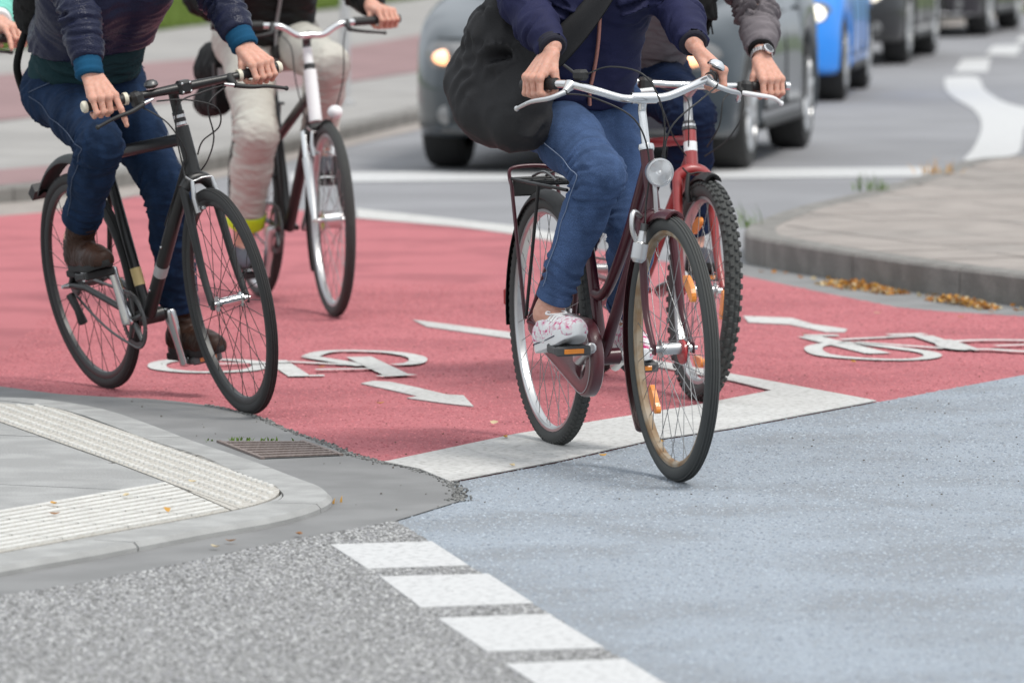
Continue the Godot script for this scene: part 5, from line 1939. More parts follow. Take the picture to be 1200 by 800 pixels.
func shoe(parent: Node, called: String, ball: Vector3, dir: Vector3, style: String, shin_up: Vector3) -> void:
	var x := dir.normalized()
	var z := x.cross(Vector3.UP).normalized()
	var y := z.cross(x)
	var xf := Transform3D(Basis(x, y, z), ball - x * 0.155)   # local origin under the heel
	var inv := xf.affine_inverse()
	var up: Vector3 = (inv.basis * shin_up).normalized()
	var boot := style == "boot"
	var n := Net.new(0.005, 0.022)
	n.fold_seed = called.length() + int(ball.x * 100.0)
	n.fold_along = 42.0
	n.fold_round = 14.0
	var fold := 0.0045 if boot else 0.0012
	var fat := 1.0 if boot else 0.88
	n.bone(Vector3(0.0, 0.050, 0), Vector3(0.06, 0.052, 0), 0.036 * fat, 0.037 * fat, fold)
	n.bone(Vector3(0.06, 0.056 * fat, 0), Vector3(0.150, 0.038 * fat, 0.004), 0.037 * fat, 0.038 * fat, fold)
	n.bone(Vector3(0.150, 0.038 * fat, 0.004), Vector3(0.200, 0.034 * fat, 0.006), 0.038 * fat, 0.030 * fat, fold * 0.4)
	n.bone(Vector3(0.150, 0.036, -0.008), Vector3(0.195, 0.034, -0.008), 0.034, 0.026, fold * 0.4)
	n.bone(Vector3(0.0, 0.030, 0), Vector3(0.19, 0.026, 0), 0.034, 0.034, 0.0)
	n.bone(Vector3(0.012, 0.055, 0), Vector3(0.035, 0.085 * fat, 0), 0.036 * fat, 0.040 * fat, fold)
	if boot:
		n.bone(Vector3(0.030, 0.085, 0), Vector3(0.030, 0.085, 0) + up * 0.115, 0.042, 0.048, fold * 1.5)
		n.cuts.append([Vector3(0.030, 0.085, 0) + up * 0.115, up, 0.09])
	else:
		n.cuts.append([Vector3(0.02, 0.082, 0), Vector3(-0.38, 1.0, 0).normalized(), 0.075])
	n.cuts.append([Vector3(0.09, 0.016, 0), Vector3(0, -1, 0), 0.2])
	var g := Geo.new()
	n.build(g)
	var up_m: String = {"boot": "brown_leather", "sneaker": "pink_print", "grey": "grey_shoe"}[style]
	var o := part(called, g, M[up_m], parent)
	o.transform = xf
	# sole
	var line := PackedVector2Array()
	for p in [[-0.038, 0.0], [-0.032, 0.024], [0.0, 0.036], [0.06, 0.034], [0.12, 0.043], [0.165, 0.046], [0.205, 0.036], [0.234, 0.012], [0.236, -0.006], [0.215, -0.028], [0.17, -0.042], [0.12, -0.042], [0.06, -0.036], [0.0, -0.036], [-0.032, -0.024]]:
		line.append(Vector2(p[0], p[1]))
	g = Geo.new()
	var rows := []
	var tall := 0.031 if style == "sneaker" else 0.020
	for lv in [[0.96, 0.0], [1.0, 0.004], [1.0, tall], [0.95, tall + 0.004]]:
		var ring := PackedVector3Array()
		for p in line:
			var lift := 0.012 * smoothstep(0.16, 0.24, p.x)
			ring.append(Vector3((p.x - 0.1) * lv[0] + 0.1, lv[1] + lift, p.y * lv[0]))
		rows.append(ring)
	g.grid(rows, true)
	g.fan(rows[0])
	g.fan(rows[3])
	if boot:
		g.box(Transform3D(Basis(), Vector3(0.0, -0.008, 0)), Vector3(0.07, 0.022, 0.066), 0.004)
	part("sole", g, M["sole_white" if style == "sneaker" else "sole_dark"], o)
	if style == "sneaker":
		g = Geo.new()
		n = Net.new(0.005, 0.01)
		n.bone(Vector3(0.195, 0.030, 0), Vector3(0.207, 0.028, 0), 0.033, 0.027)
		n.cuts.append([Vector3(0.19, 0.02, 0), Vector3(-1, 0, 0), 0.07])
		n.cuts.append([Vector3(0.2, 0.014, 0), Vector3(0, -1, 0), 0.07])
		n.build(g)
		part("toe_cap", g, M.sole_white, o)
		g = Geo.new()
		for i in 5:
			var lx := 0.085 + i * 0.017
			var ly := 0.087 - i * 0.0052
			g.tube(curve([Vector3(lx, ly - 0.012, -0.026), Vector3(lx, ly + 0.0015, -0.012), Vector3(lx + 0.006, ly + 0.003, 0.0), Vector3(lx, ly + 0.0015, 0.012), Vector3(lx, ly - 0.012, 0.026)], 3), 0.0034, 6)
		for s in [-1.0, 1.0]:
			g.tube(curve([Vector3(0.082, 0.091, 0), Vector3(0.078, 0.100, s * 0.02), Vector3(0.09, 0.092, s * 0.030), Vector3(0.086, 0.091, s * 0.008)], 4), 0.003, 6)
		part("laces", g, M.sole_white, o)
		g = Geo.new()
		g.tube(curve([Vector3(-0.036, 0.022, 0.0), Vector3(-0.03, 0.022, 0.0245), Vector3(0.0, 0.022, 0.0366), Vector3(0.06, 0.022, 0.0346), Vector3(0.12, 0.022, 0.0436), Vector3(0.165, 0.023, 0.0466)], 3), 0.0014, 5)
		part("sole_stripe", g, M.navy_cloth, o)


# how far the surface lies from c along d
func _reach(g: Geo, c: Vector3, d: Vector3, guess: float) -> float:
	var best := -1.0
	for v in g.v:
		var q := v - c
		if absf(q.x) > 0.2 or absf(q.y) > 0.2 or absf(q.z) > 0.2:
			continue
		var t := q.dot(d)
		if t > best and t < guess * 1.6 and (q - d * t).length_squared() < 0.00008:
			best = t
	return best if best > 0.0 else guess


# builds a rider; c holds joints and clothes
func rider(c: Dictionary) -> Node3D:
	var who := thing("person", c.label, "person", c.xf, "cyclists on the crossing")
	var thigh: float = c.get("thigh", 0.44)
	var shin: float = c.get("shin", 0.43)
	var pel: Vector3 = c.pelvis
	var wai: Vector3 = c.waist
	var che: Vector3 = c.chest
	var nec: Vector3 = c.neck
	var slim: float = c.get("slim", 1.0)
	var J := {}
	for s in [1.0, -1.0]:
		var k := "R" if s > 0 else "L"
		J["hip" + k] = pel + Vector3(0.0, -0.015, s * 0.085)
		var foot: Array = c["foot" + k]           # ball under the sole, direction
		var x: Vector3 = foot[1].normalized()
		var fy := x.cross(Vector3.UP).normalized().cross(x)
		J["ank" + k] = foot[0] - x * 0.125 + fy * 0.100
		J["knee" + k] = ik(J["hip" + k], J["ank" + k], thigh, shin, Vector3(1.0, 0.25, foot[2] if foot.size() > 2 else 0.0))
		J["sh" + k] = c.shoulder + Vector3(0, 0, s * 0.185)
		var gr: Array = c["grip" + k]             # point on the bar, outward direction, pitch, pointing
		var el0: Vector3 = c.get("el" + k, ik(J["sh" + k], gr[0] + Vector3(-0.08, 0.05, 0), c.get("upper_arm", 0.30), c.get("forearm", 0.255), Vector3(-0.35, -0.8, s * float(c.get("elbow_out", 0.5)))))
		var f0 := hand_frame(gr[0], gr[1], 0.0)
		var dd: Vector3 = f0.basis.inverse() * (el0 - gr[0])
		J["hf" + k] = hand_frame(gr[0], gr[1], clampf(atan2(dd.y, -dd.z) - 0.42 + gr[2], -0.1, 0.95))
		var hf: Transform3D = J["hf" + k]
		J["wr" + k] = hf * Vector3(0.0, 0.044, -0.10)
		J["el" + k] = el0 if c.has("el" + k) else ik(J["sh" + k], J["wr" + k], c.get("upper_arm", 0.30), c.get("forearm", 0.255), Vector3(-0.35, -0.8, s * float(c.get("elbow_out", 0.5))))
	# the body: one skin
	var n := Net.new(0.014, 0.035)
	n.bone(J.hipR, J.hipL, 0.095, 0.095)
	n.bone(pel, wai, 0.105, 0.095)
	n.bone(wai + Vector3(0, 0, 0.045), che + Vector3(0, 0, 0.06), 0.085, 0.09)
	n.bone(wai + Vector3(0, 0, -0.045), che + Vector3(0, 0, -0.06), 0.085, 0.09)
	n.bone(J.shR, J.shL, 0.052, 0.052)
	n.bone(che, nec, 0.08, 0.052)
	var head: Vector3 = nec + Vector3(0.055, 0.135, 0)
	n.bone(nec, head - Vector3(0.01, 0.05, 0), 0.050, 0.052)
	n.bone(head, head + Vector3(0.02, 0.05, 0), 0.078, 0.082)
	n.bone(head + Vector3(0.05, -0.05, 0), head + Vector3(0.05, 0.02, 0), 0.038, 0.045)
	n.bone(head + Vector3(0.105, 0.005, 0), head + Vector3(0.095, 0.03, 0), 0.014, 0.008)
	for s in [-1.0, 1.0]:
		n.bone(head + Vector3(0.0, 0.0, s * 0.078), head + Vector3(-0.005, 0.03, s * 0.082), 0.012, 0.014)
	for k in ["R", "L"]:
		n.chain([J["hip" + k], J["knee" + k], J["ank" + k]], [0.066, 0.043, 0.029])
		n.bone(J["knee" + k].lerp(J["ank" + k], 0.25) - Vector3(0.014, 0, 0), J["ank" + k], 0.035, 0.029)
		n.bone(J["ank" + k], J["ank" + k] + c["foot" + k][1].normalized() * 0.10 - Vector3(0, 0.070, 0), 0.028, 0.020)
		n.chain([J["sh" + k], J["el" + k], J["wr" + k]], [0.045, 0.036, 0.026])
	var g := Geo.new()
	n.build(g)
	for k in ["R", "L"]:
		var hf: Transform3D = J["hf" + k]
		g.take(hand(c["grip" + k].size() > 3), hf)
	part("body", g, M.skin, who)
	g = Geo.new()
	n = Net.new(0.014, 0.02)
	n.bone(head + Vector3(-0.02, 0.045, 0), head + Vector3(0.03, 0.085, 0), 0.082, 0.070)
	n.bone(head + Vector3(-0.04, 0.02, 0), head + Vector3(-0.06, -0.06, 0), 0.07, 0.05)
	n.cuts.append([head + Vector3(0.06, 0.03, 0), Vector3(0.8, -0.6, 0).normalized(), 0.12])
	n.build(g)
	part("hair", g, M[c.get("hair", "hair_brown")], who)

	# trousers
	var w: Dictionary = c.get("legs", {})
	var tr: float = w.get("thigh", 0.090)
	var kr: float = w.get("knee", 0.066)
	var cr: float = w.get("calf", 0.060)
	var hr: float = w.get("hem", 0.047)
	var deep: float = w.get("fold", 0.006)
	n = Net.new(0.0060, 0.032)
	n.sharp = w.get("sharp", 1.0)
	var fur: float = deep * float(w.get("crease", 1.0))
	n.fold_seed = int(c.get("seed", 3))
	n.fold_along = w.get("along", 22.0)
	n.fold_round = 6.0
	n.bone(J.hipR, J.hipL, 0.122 * slim, 0.122 * slim, deep * 0.6)
	n.bone(pel, pel.lerp(wai, 0.8), 0.120 * slim, 0.104 * slim, deep * 0.5)
	for k in ["R", "L"]:
		var hip: Vector3 = J["hip" + k]
		var kn: Vector3 = J["knee" + k]
		var an: Vector3 = J["ank" + k]
		var sd := (an - kn).normalized()
		var hem: Vector3 = an - sd * float(w.get("raise" + k, w.get("raise", 0.0)))
		var calf := kn.lerp(an, 0.32) - Vector3(0.012, 0, 0)
		n.bone(hip, hip.lerp(kn, 0.5), tr * 1.05, tr * 0.94, deep * 0.55)
		n.bone(hip.lerp(kn, 0.5), kn, tr * 0.94, kr, deep * 0.6)
		n.bone(kn, calf, kr, cr, deep)
		n.bone(calf, hem + sd * 0.03, cr, hr, deep * 0.8)
		n.cuts.append([hem, sd, 0.085])
		# furrows that run from the hollow of the knee, from the groin and above the hem
		var z0 := 1.0 if k == "R" else -1.0
		var td := (hip - kn).normalized()
		var front := -(td + (an - kn).normalized()).normalized()
		var hollow: Vector3 = kn - front * kr * 0.8
		for a in [-0.75, -0.35, 0.05, 0.42, 0.8]:
			var u := front.rotated(Vector3.BACK, a)
			n.creases.append([hollow + front.rotated(Vector3.BACK, PI / 2) * a * 0.045, u, u.cross(Vector3.BACK).normalized(), 0.130 - absf(a) * 0.03, fur * 1.7, 0.0060])
		for a in [-0.5, 0.0, 0.45, 0.9]:
			var u2 := (Vector3(0.35, 0.15 + a * 0.35, z0).normalized())
			n.creases.append([hip + Vector3(0.075, 0.03 + a * 0.05, -z0 * 0.05), u2, td.lerp(Vector3.UP, 0.3 + 0.3 * a).normalized(), 0.17, fur * 1.4, 0.0070])
		for a in [0.05, 0.085, 0.125]:
			var u3 := Vector3(0.8, 0.1, z0 * (0.6 - a * 8.0)).normalized()
			n.creases.append([hem - sd * a - u3 * hr, u3, (sd + Vector3(0, a * 3.0 - 0.25, z0 * 0.25)).normalized(), 0.12, fur * 1.1, 0.0058])
	g = Geo.new()
	n.build(g)
	var trousers := part("trousers", g, M[w.get("mat", "denim")], who)
	for k in ["R", "L"]:
		var kn: Vector3 = J["knee" + k]
		var an: Vector3 = J["ank" + k]
		var sd := (an - kn).normalized()
		var hem: Vector3 = an - sd * float(w.get("raise" + k, w.get("raise", 0.0)))
		var rows := []
		var fr := facing(sd, hem)
		var near := Geo.new()
		for v in g.v:
			if v.distance_squared_to(hem) < 0.012:
				near.v.append(v)
		var around := []
		for j in 28:
			var an2 := TAU * j / 28
			around.append(_reach(near, fr * Vector3(0, -0.008, 0), (fr.basis.x * cos(an2) + fr.basis.z * sin(an2)).normalized(), hr))
		for lv in [[-0.024, 0.0], [-0.021, 0.0024], [-0.003, 0.0026], [0.0, 0.001], [0.0, -0.004], [-0.012, -0.005]]:
			var ring := PackedVector3Array()
			for j in 28:
				var an2 := TAU * j / 28
				var rr: float = around[j]
				ring.append(fr * Vector3(cos(an2) * (rr + lv[1]), lv[0], sin(an2) * (rr + lv[1])))
			rows.append(ring)
		var hg := Geo.new()
		hg.grid(rows, true)
		part("hem", hg, M[w.get("mat", "denim")], trousers)
	if w.get("seams", false):
		for k in ["R", "L"]:
			var s := 1.0 if k == "R" else -1.0
			var hip: Vector3 = J["hip" + k]
			var kn: Vector3 = J["knee" + k]
			var an: Vector3 = J["ank" + k]
			var calf := kn.lerp(an, 0.32) - Vector3(0.012, 0, 0)
			var hem: Vector3 = an - (an - kn).normalized() * (float(w.get("raise" + k, w.get("raise", 0.0))) + 0.012)
			var line := []
			for st in [[hip, hip.lerp(kn, 0.5), tr * 1.05, tr * 0.94, 6], [hip.lerp(kn, 0.5), kn, tr * 0.94, kr, 6], [kn, calf, kr, cr, 5], [calf, hem, cr, hr, 8]]:
				for i in st[4]:
					var t: float = float(i) / float(st[4])
					var out := Vector3(0.30, 0.05, s).normalized()
					var c0: Vector3 = st[0].lerp(st[1], t)
					line.append(c0 + out * (_reach(g, c0, out, lerpf(st[2], st[3], t)) + 0.0010))
			for shift in [0.0]:
				var sg := Geo.new()
				sg.tube(curve(line.map(func(q): return q + Vector3(shift, 0, 0)), 2), 0.0013, 5)
				part("seam", sg, M[w.get("thread", "thread")], trousers)
			# the curved mouth of the front pocket
			var mouth := []
			for i in 8:
				var t: float = i / 7.0
				var c1: Vector3 = hip.lerp(wai, 0.75 - 0.62 * t) + Vector3(0.0, 0, 0)
				var out := Vector3(0.9 - 0.75 * t * t, 0.0, s * (0.25 + 0.75 * t * t)).normalized()
				mouth.append(c1 + out * (_reach(g, c1, out, 0.10) + 0.0012))
			var pg := Geo.new()
			pg.tube(curve(mouth, 3), 0.0015, 5)
			part("pocket_seam", pg, M[w.get("thread", "thread")], trousers)
	# upper clothes
	for layer in c.tops:
		n = Net.new(0.0072, 0.04)
		n.fold_seed = int(c.get("seed", 3)) + 11
		n.fold_along = layer.get("along", 24.0)
		n.fold_round = 5.0
		var gain: float = layer.get("gain", 0.0)
		var fd: float = layer.get("fold", 0.008)
		var low: Vector3 = layer.get("low", pel.lerp(wai, 0.55))
		var bulk: float = c.get("bulk", 1.0)
		for s in [-1.0, 1.0]:
			n.bone(low + Vector3(0, 0, s * 0.055), wai + Vector3(0, 0, s * 0.055), 0.112 * bulk + gain, 0.108 * bulk + gain, fd)
			if layer.get("lower", false):
				continue
			n.bone(wai + Vector3(0, 0, s * 0.055), che + Vector3(0, 0, s * 0.075), 0.108 * bulk + gain, 0.118 * bulk + gain, fd * 0.7)
			n.bone(che + Vector3(0, 0, s * 0.075), nec + Vector3(0, 0, s * 0.02), 0.115 * bulk + gain, 0.06 + gain, fd * 0.5)
		var ld: Vector3 = layer.get("hem", (pel - wai).normalized())
		n.cuts.append([low + ld * 0.02, ld, 0.30])
		if layer.get("sleeves", true):
			n.bone(J.shR, J.shL, 0.066 + gain, 0.066 + gain, fd * 0.5)
			for k in ["R", "L"]:
				var e: Vector3 = J["el" + k]
				var wr: Vector3 = J["wr" + k]
				var su: float = layer.get("sleeve", 0.058)
				var sl: float = layer.get("cuff", 0.043)
				var end := wr.lerp(e, layer.get("short", 0.0))
				n.bone(J["sh" + k], J["sh" + k].lerp(e, 0.5), su * 1.12, su, fd)
				n.bone(J["sh" + k].lerp(e, 0.5), e, su, su * 0.92, fd * 1.2)
				n.bone(e, e.lerp(wr, 0.5), su * 0.92, su * 0.84, fd * 1.2)
				n.bone(e.lerp(wr, 0.5), end + (wr - e).normalized() * 0.025, su * 0.84, sl, fd * 0.8)
				n.cuts.append([end, (wr - e).normalized(), 0.07])
				var ua: Vector3 = (J["sh" + k] - e).normalized()
				var fa := (wr - e).normalized()
				var inner := (ua + fa).normalized()
				var hinge := ua.cross(fa).normalized()
				for a in [-0.8, -0.4, 0.0, 0.4, 0.8]:
					var u4 := (-inner).rotated(hinge, a)
					n.creases.append([e + inner * su * 0.8 + fa * a * 0.05, u4, u4.cross(hinge).normalized(), 0.13, fd * 1.5, 0.0070])
				for a in [0.06, 0.11, 0.16]:
					var u5 := hinge.rotated(fa, a * 20.0)
					n.creases.append([end - fa * a - u5 * sl, u5, (fa + u5 * 0.3).normalized(), 0.10, fd * 1.1, 0.0065])
		g = Geo.new()
		n.build(g)
		part(layer.name, g, M[layer.mat], who)
		if layer.has("cuff_mat"):
			for k in ["R", "L"]:
				var e: Vector3 = J["el" + k]
				var wr: Vector3 = J["wr" + k]
				var d := (wr - e).normalized()
				var end := wr.lerp(e, layer.get("short", 0.0))
				var cl: float = layer.get("cuff_len", 0.045)
				var cr2: float = layer.get("cuff_r", 0.038)
				g = Geo.new()
				var pts := []
				var rad := []
				for i in 12:
					var t := i / 11.0
					pts.append(end + d * (t * (cl + 0.02) - 0.03))
					rad.append(cr2 * (1.0 + 0.035 * sin(i * 2.1)) * (0.9 if i == 11 else 1.0))
				g.tube(pts, rad, 20, true)
				part("cuff", g, M[layer.cuff_mat], who)
		if layer.has("zip"):
			g = Geo.new()
			var fr: float = 0.118 * bulk + gain + fd * 0.55
			var line := []
			for i in 17:
				var t := i / 16.0
				var p: Vector3 = (low + ld * 0.015).lerp(wai, t * 2.2) if t < 0.4545 else wai.lerp(che, (t - 0.4545) * 1.83)
				var ax := (che - wai).normalized()
				var nf := Vector3(ax.y, -ax.x, 0)
				line.append(p + nf * (fr - 0.006 + 0.006 * t) + Vector3(0, 0, 0.004 * sin(t * 7.0)))
			g.tube(line, float(layer.get("zip_r", 0.0055)), 8)
			part("zip", g, M[layer.zip], who)
	var st: String = c.shoes
	for k in ["R", "L"]:
		shoe(who, "shoe", c["foot" + k][0], c["foot" + k][1], st, (J["knee" + k] - J["ank" + k]).normalized())
	who.set_meta("joints", J)
	return who


func people() -> void:
	var xa := standing(0.1206, -17.312, 0.3009, 0.0262)
	var ga := Vector3(-0.135, -0.005, 0.053)
	var a := rider({
		"label": "cyclist in navy bomber jacket, blue jeans and pink patterned sneakers", "xf": xa, "seed": 4,
		"pelvis": Vector3(0.235, 0.975, 0), "waist": Vector3(0.32, 1.10, 0), "chest": Vector3(0.41, 1.30, 0), "neck": Vector3(0.45, 1.48, 0), "shoulder": Vector3(0.40, 1.45, 0),
		"footR": [Vector3(0.625, 0.340, 0.148), Vector3(0.95, 0.20, -0.10), -0.22], "footL": [Vector3(0.305, 0.260, -0.150), Vector3(0.97, -0.15, 0.05), 0.18],
		"gripR": [Vector3(0.725, 1.053, 0.2425), ga, 0.0], "gripL": [Vector3(0.725, 1.053, -0.2425), ga * Vector3(1, 1, -1), 0.0],
		"elR": Vector3(0.515, 1.265, 0.225), "elL": Vector3(0.50, 1.265, -0.215),
		"legs": {"mat": "denim", "thigh": 0.092, "knee": 0.066, "calf": 0.059, "hem": 0.047, "raise": 0.045, "fold": 0.0050, "crease": 1.25, "seams": true, "along": 12.0}, "slim": 0.96,
		"tops": [{"name": "jacket", "mat": "navy_cloth", "fold": 0.009, "sleeve": 0.060, "cuff": 0.044, "short": -0.02, "along": 13.0, "zip": "rose_zip", "cuff_mat": "navy_knit", "cuff_len": 0.018, "cuff_r": 0.039, "low": Vector3(0.30, 1.035, 0)}],
		"shoes": "sneaker",
	})
	var xb := standing(-1.2675, -19.2197, 0.4826, 0.1754)
	var b := rider({
		"label": "cyclist in navy leather jacket with blue cuffs, dark jeans and brown boots", "xf": xb, "seed": 9,
		"pelvis": Vector3(0.20, 0.985, 0), "waist": Vector3(0.32, 1.11, 0), "chest": Vector3(0.50, 1.28, 0), "neck": Vector3(0.60, 1.47, 0), "shoulder": Vector3(0.57, 1.44, 0),
		"footR": [Vector3(0.44, 0.434, 0.152), Vector3(1.0, 0.05, 0.02), 0.10], "footL": [Vector3(0.46, 0.104, -0.155), Vector3(0.98, -0.02, -0.16), 0.05],
		"gripR": [Vector3(0.932, 0.990, 0.262), Vector3(-0.02, 0, 1.0), 0.0, true], "gripL": [Vector3(0.962, 0.990, -0.250), Vector3(-0.07, 0, -1.0), 0.0],
		"elR": Vector3(0.80, 1.235, 0.225), "elL": Vector3(0.775, 1.215, -0.245), "bulk": 0.88, "slim": 0.94,
		"legs": {"mat": "denim_dark", "thigh": 0.087, "knee": 0.067, "calf": 0.064, "hem": 0.057, "raise": 0.085, "raiseL": 0.05, "fold": 0.007, "along": 14.0, "seams": true, "thread": "thread_dark", "crease": 0.65}, "thigh": 0.455, "shin": 0.44,
		"elbow_out": 0.2, "hair": "hair_dark",
		"tops": [
			{"name": "shirt", "mat": "teal_knit", "fold": 0.008, "sleeves": false, "lower": true, "gain": 0.024, "low": Vector3(0.195, 0.985, 0), "hem": Vector3(0.05, -0.99, 0).normalized(), "along": 34.0},
			{"name": "jacket", "mat": "navy_leather", "fold": 0.0065, "gain": 0.034, "sleeve": 0.056, "cuff": 0.047, "short": 0.20, "along": 21.0, "low": Vector3(0.31, 1.125, 0), "hem": Vector3(-0.2, -0.97, 0).normalized(), "cuff_mat": "blue_knit", "cuff_len": 0.062, "cuff_r": 0.043}],
		"shoes": "boot",
	})
	var xc := standing(-0.9557, -23.3019, 0.2952, 0.0318)
	rider({
		"label": "cyclist in black jacket and beige trousers with yellow ankle band", "xf": xc, "seed": 15,
		"pelvis": Vector3(0.22, 1.0, 0), "waist": Vector3(0.28, 1.13, 0), "chest": Vector3(0.39, 1.32, 0), "neck": Vector3(0.45, 1.48, 0), "shoulder": Vector3(0.41, 1.42, 0),
		"footR": [Vector3(0.436, 0.135, 0.150), Vector3(1.0, -0.05, 0.08), 0.05], "footL": [Vector3(0.484, 0.470, -0.150), Vector3(1.0, 0.0, 0.0), 0.0],
		"gripR": [Vector3(0.808, 1.058, 0.292), Vector3(-0.04, 0.004, 0.165), 0.2], "gripL": [Vector3(0.805, 1.058, -0.300), Vector3(-0.04, 0.004, -0.165), 0.2],
		"legs": {"mat": "beige_cloth", "thigh": 0.092, "knee": 0.077, "calf": 0.073, "hem": 0.066, "raise": 0.07, "fold": 0.0050, "along": 17.0, "sharp": 1.6, "crease": 1.2}, "thigh": 0.455, "shin": 0.45,
		"elbow_out": 0.5,
		"tops": [{"name": "jacket", "mat": "black_jacket", "fold": 0.010, "gain": 0.006, "sleeve": 0.060, "cuff": 0.046, "short": 0.05, "zip": "grey_zip", "zip_r": 0.007, "low": Vector3(0.25, 0.965, 0), "hem": Vector3(0.15, -0.99, 0)}],
		"shoes": "grey",
	})
	var xd := standing(0.2634, -19.8075, 0.2941, -0.045)
	var d := rider({
		"label": "cyclist in grey jacket with wristwatch and dark jeans", "xf": xd, "seed": 21,
		"pelvis": Vector3(0.22, 0.98, 0), "waist": Vector3(0.31, 1.11, 0), "chest": Vector3(0.44, 1.29, 0), "neck": Vector3(0.53, 1.44, 0), "shoulder": Vector3(0.48, 1.39, 0),
		"footR": [Vector3(0.290, 0.25, 0.150), Vector3(1.0, -0.1, 0.0), 0.1], "footL": [Vector3(0.610, 0.366, -0.150), Vector3(1.0, 0.0, 0.0), 0.1],
		"gripR": [Vector3(0.877, 0.963, 0.245), Vector3(-0.014, 0.004, 0.11), 0.25], "gripL": [Vector3(0.877, 0.963, -0.248), Vector3(-0.014, 0.004, -0.11), 0.25],
		"legs": {"mat": "denim_navy", "thigh": 0.092, "knee": 0.072, "calf": 0.066, "hem": 0.058, "raise": 0.03, "fold": 0.007},
		"elL": Vector3(0.665, 1.185, -0.275), "elR": Vector3(0.665, 1.185, 0.275), "hair": "hair_dark",
		"tops": [{"name": "jacket", "mat": "grey_cloth", "fold": 0.011, "gain": 0.004, "sleeve": 0.060, "cuff": 0.046, "short": 0.14, "cuff_mat": "black_cloth", "cuff_len": 0.018, "cuff_r": 0.041}],
		"shoes": "grey",
	})
	rider({
		"label": "cyclist in mint sleeve and white cuff whose hand holds the dark bicycle's grip", "xf": standing(-2.19, -21.2, 0.30, 0.0), "seed": 27,
		"pelvis": Vector3(0.22, 1.0, 0), "waist": Vector3(0.28, 1.13, 0), "chest": Vector3(0.39, 1.32, 0), "neck": Vector3(0.45, 1.48, 0), "shoulder": Vector3(0.41, 1.42, 0),
		"footR": [Vector3(0.436, 0.135, 0.150), Vector3(1.0, -0.05, 0.08), 0.05], "footL": [Vector3(0.484, 0.470, -0.150), Vector3(1.0, 0.0, 0.0), 0.0],
		"gripR": [Vector3(0.808, 1.058, 0.292), Vector3(-0.04, 0.004, 0.165), 0.2], "gripL": [Vector3(0.805, 1.058, -0.300), Vector3(-0.04, 0.004, -0.165), 0.2, true],
		"legs": {"mat": "denim_navy"}, "elbow_out": 0.5,
		"tops": [{"name": "jacket", "mat": "mint_cloth", "fold": 0.010, "gain": 0.006, "sleeve": 0.060, "cuff": 0.048, "short": 0.16, "cuff_mat": "white_cloth", "cuff_len": 0.05, "cuff_r": 0.041}],
		"shoes": "grey",
	})
	# wristwatch on the grey cyclist's left arm
	var J: Dictionary = d.get_meta("joints")
	var wd: Vector3 = (J.wrL - J.elL).normalized()
	var watch := thing("wristwatch", "steel wristwatch on the grey cyclist's wrist", "watch", xd)
	var g := Geo.new()
	var wc: Vector3 = J.wrL + wd * 0.006
	var fr := facing(wd, wc)
	for i in 22:
		var an := TAU * i / 22
		var out: Vector3 = fr.basis.x * cos(an) + fr.basis.z * sin(an)
		g.box(Transform3D(Basis(out.cross(wd), wd, out), wc + out * 0.0325), Vector3(0.0085, 0.019, 0.004), 0.0015)
	part("strap", g, M.alloy, watch)
	var up := (Vector3.UP + Vector3(0.4, 0, -0.5)).normalized()
	up = (up - wd * up.dot(wd)).normalized()
	g = Geo.new()
	g.lathe([Vector2(0, 0.008), Vector2(0.016, 0.008), Vector2(0.019, 0.005), Vector2(0.019, 0.0), Vector2(0, 0.0)], facing(up, wc + up * 0.032), 20)
	var wf := part("case", g, M.chrome, watch)
	g = Geo.new()
	g.lathe([Vector2(0, 0.0085), Vector2(0.0145, 0.0083)], facing(up, wc + up * 0.032), 20)
	part("dial", g, M.car_glass, wf)
	d.remove_meta("joints")
	# a scarf hanging from the grey cyclist's neck
	var scarf := thing("scarf", "black fringed scarf hanging from the grey cyclist's neck", "scarf", xd)
	var n := Net.new(0.009, 0.03)
	n.fold_seed = 5
	n.fold_along = 10.0
	n.fold_round = 26.0
	n.bone(Vector3(0.56, 1.46, 0.10), Vector3(0.56, 1.46, -0.10), 0.055, 0.055, 0.012)
	n.bone(Vector3(0.60, 1.45, -0.05), Vector3(0.66, 1.28, -0.07), 0.055, 0.058, 0.012)
	n.bone(Vector3(0.66, 1.28, -0.07), Vector3(0.665, 1.17, -0.085), 0.058, 0.050, 0.014)
	n.cuts.append([Vector3(0.665, 1.16, -0.085), Vector3(0, -1, 0), 0.1])
	g = Geo.new()
	n.build(g)
	part("cloth", g, M.black_cloth, scarf)
	g = Geo.new()
	var rng := RandomNumberGenerator.new()
	rng.seed = 8
	for i in 26:
		var p := Vector3(0.665 + rng.randf_range(-0.04, 0.04), 1.165, -0.085 + rng.randf_range(-0.045, 0.045))
		g.tube([p, p + Vector3(rng.randf_range(-0.01, 0.01), -0.02, 0), p + Vector3(rng.randf_range(-0.015, 0.015), -rng.randf_range(0.035, 0.055), rng.randf_range(-0.01, 0.01))], 0.0028, 5)
	part("fringe", g, M.black_cloth, scarf)
	# the yellow band round the beige trouser leg
	for who in get_children():
		if who.has_meta("joints"):
			var jj: Dictionary = who.get_meta("joints")
			if who.get_meta("label").contains("beige"):
				var sd: Vector3 = (jj.ankR - jj.kneeR).normalized()
				var mid: Vector3 = jj.ankR - sd * 0.095
				g = Geo.new()
				g.tube([mid - sd * 0.028, mid - sd * 0.024, mid + sd * 0.024, mid + sd * 0.028], [0.070, 0.074, 0.073, 0.069], 28, false)
				part("ankle_band", g, M.neon, who)
			who.remove_meta("joints")

	# the shoulder bag
	var bag := thing("shoulder_bag", "large slouching black cloth bag slung across the navy jacket", "bag", xa)
	n = Net.new(0.008, 0.06)
	n.fold_seed = 31
	n.fold_along = 5.0
	n.fold_round = 8.0
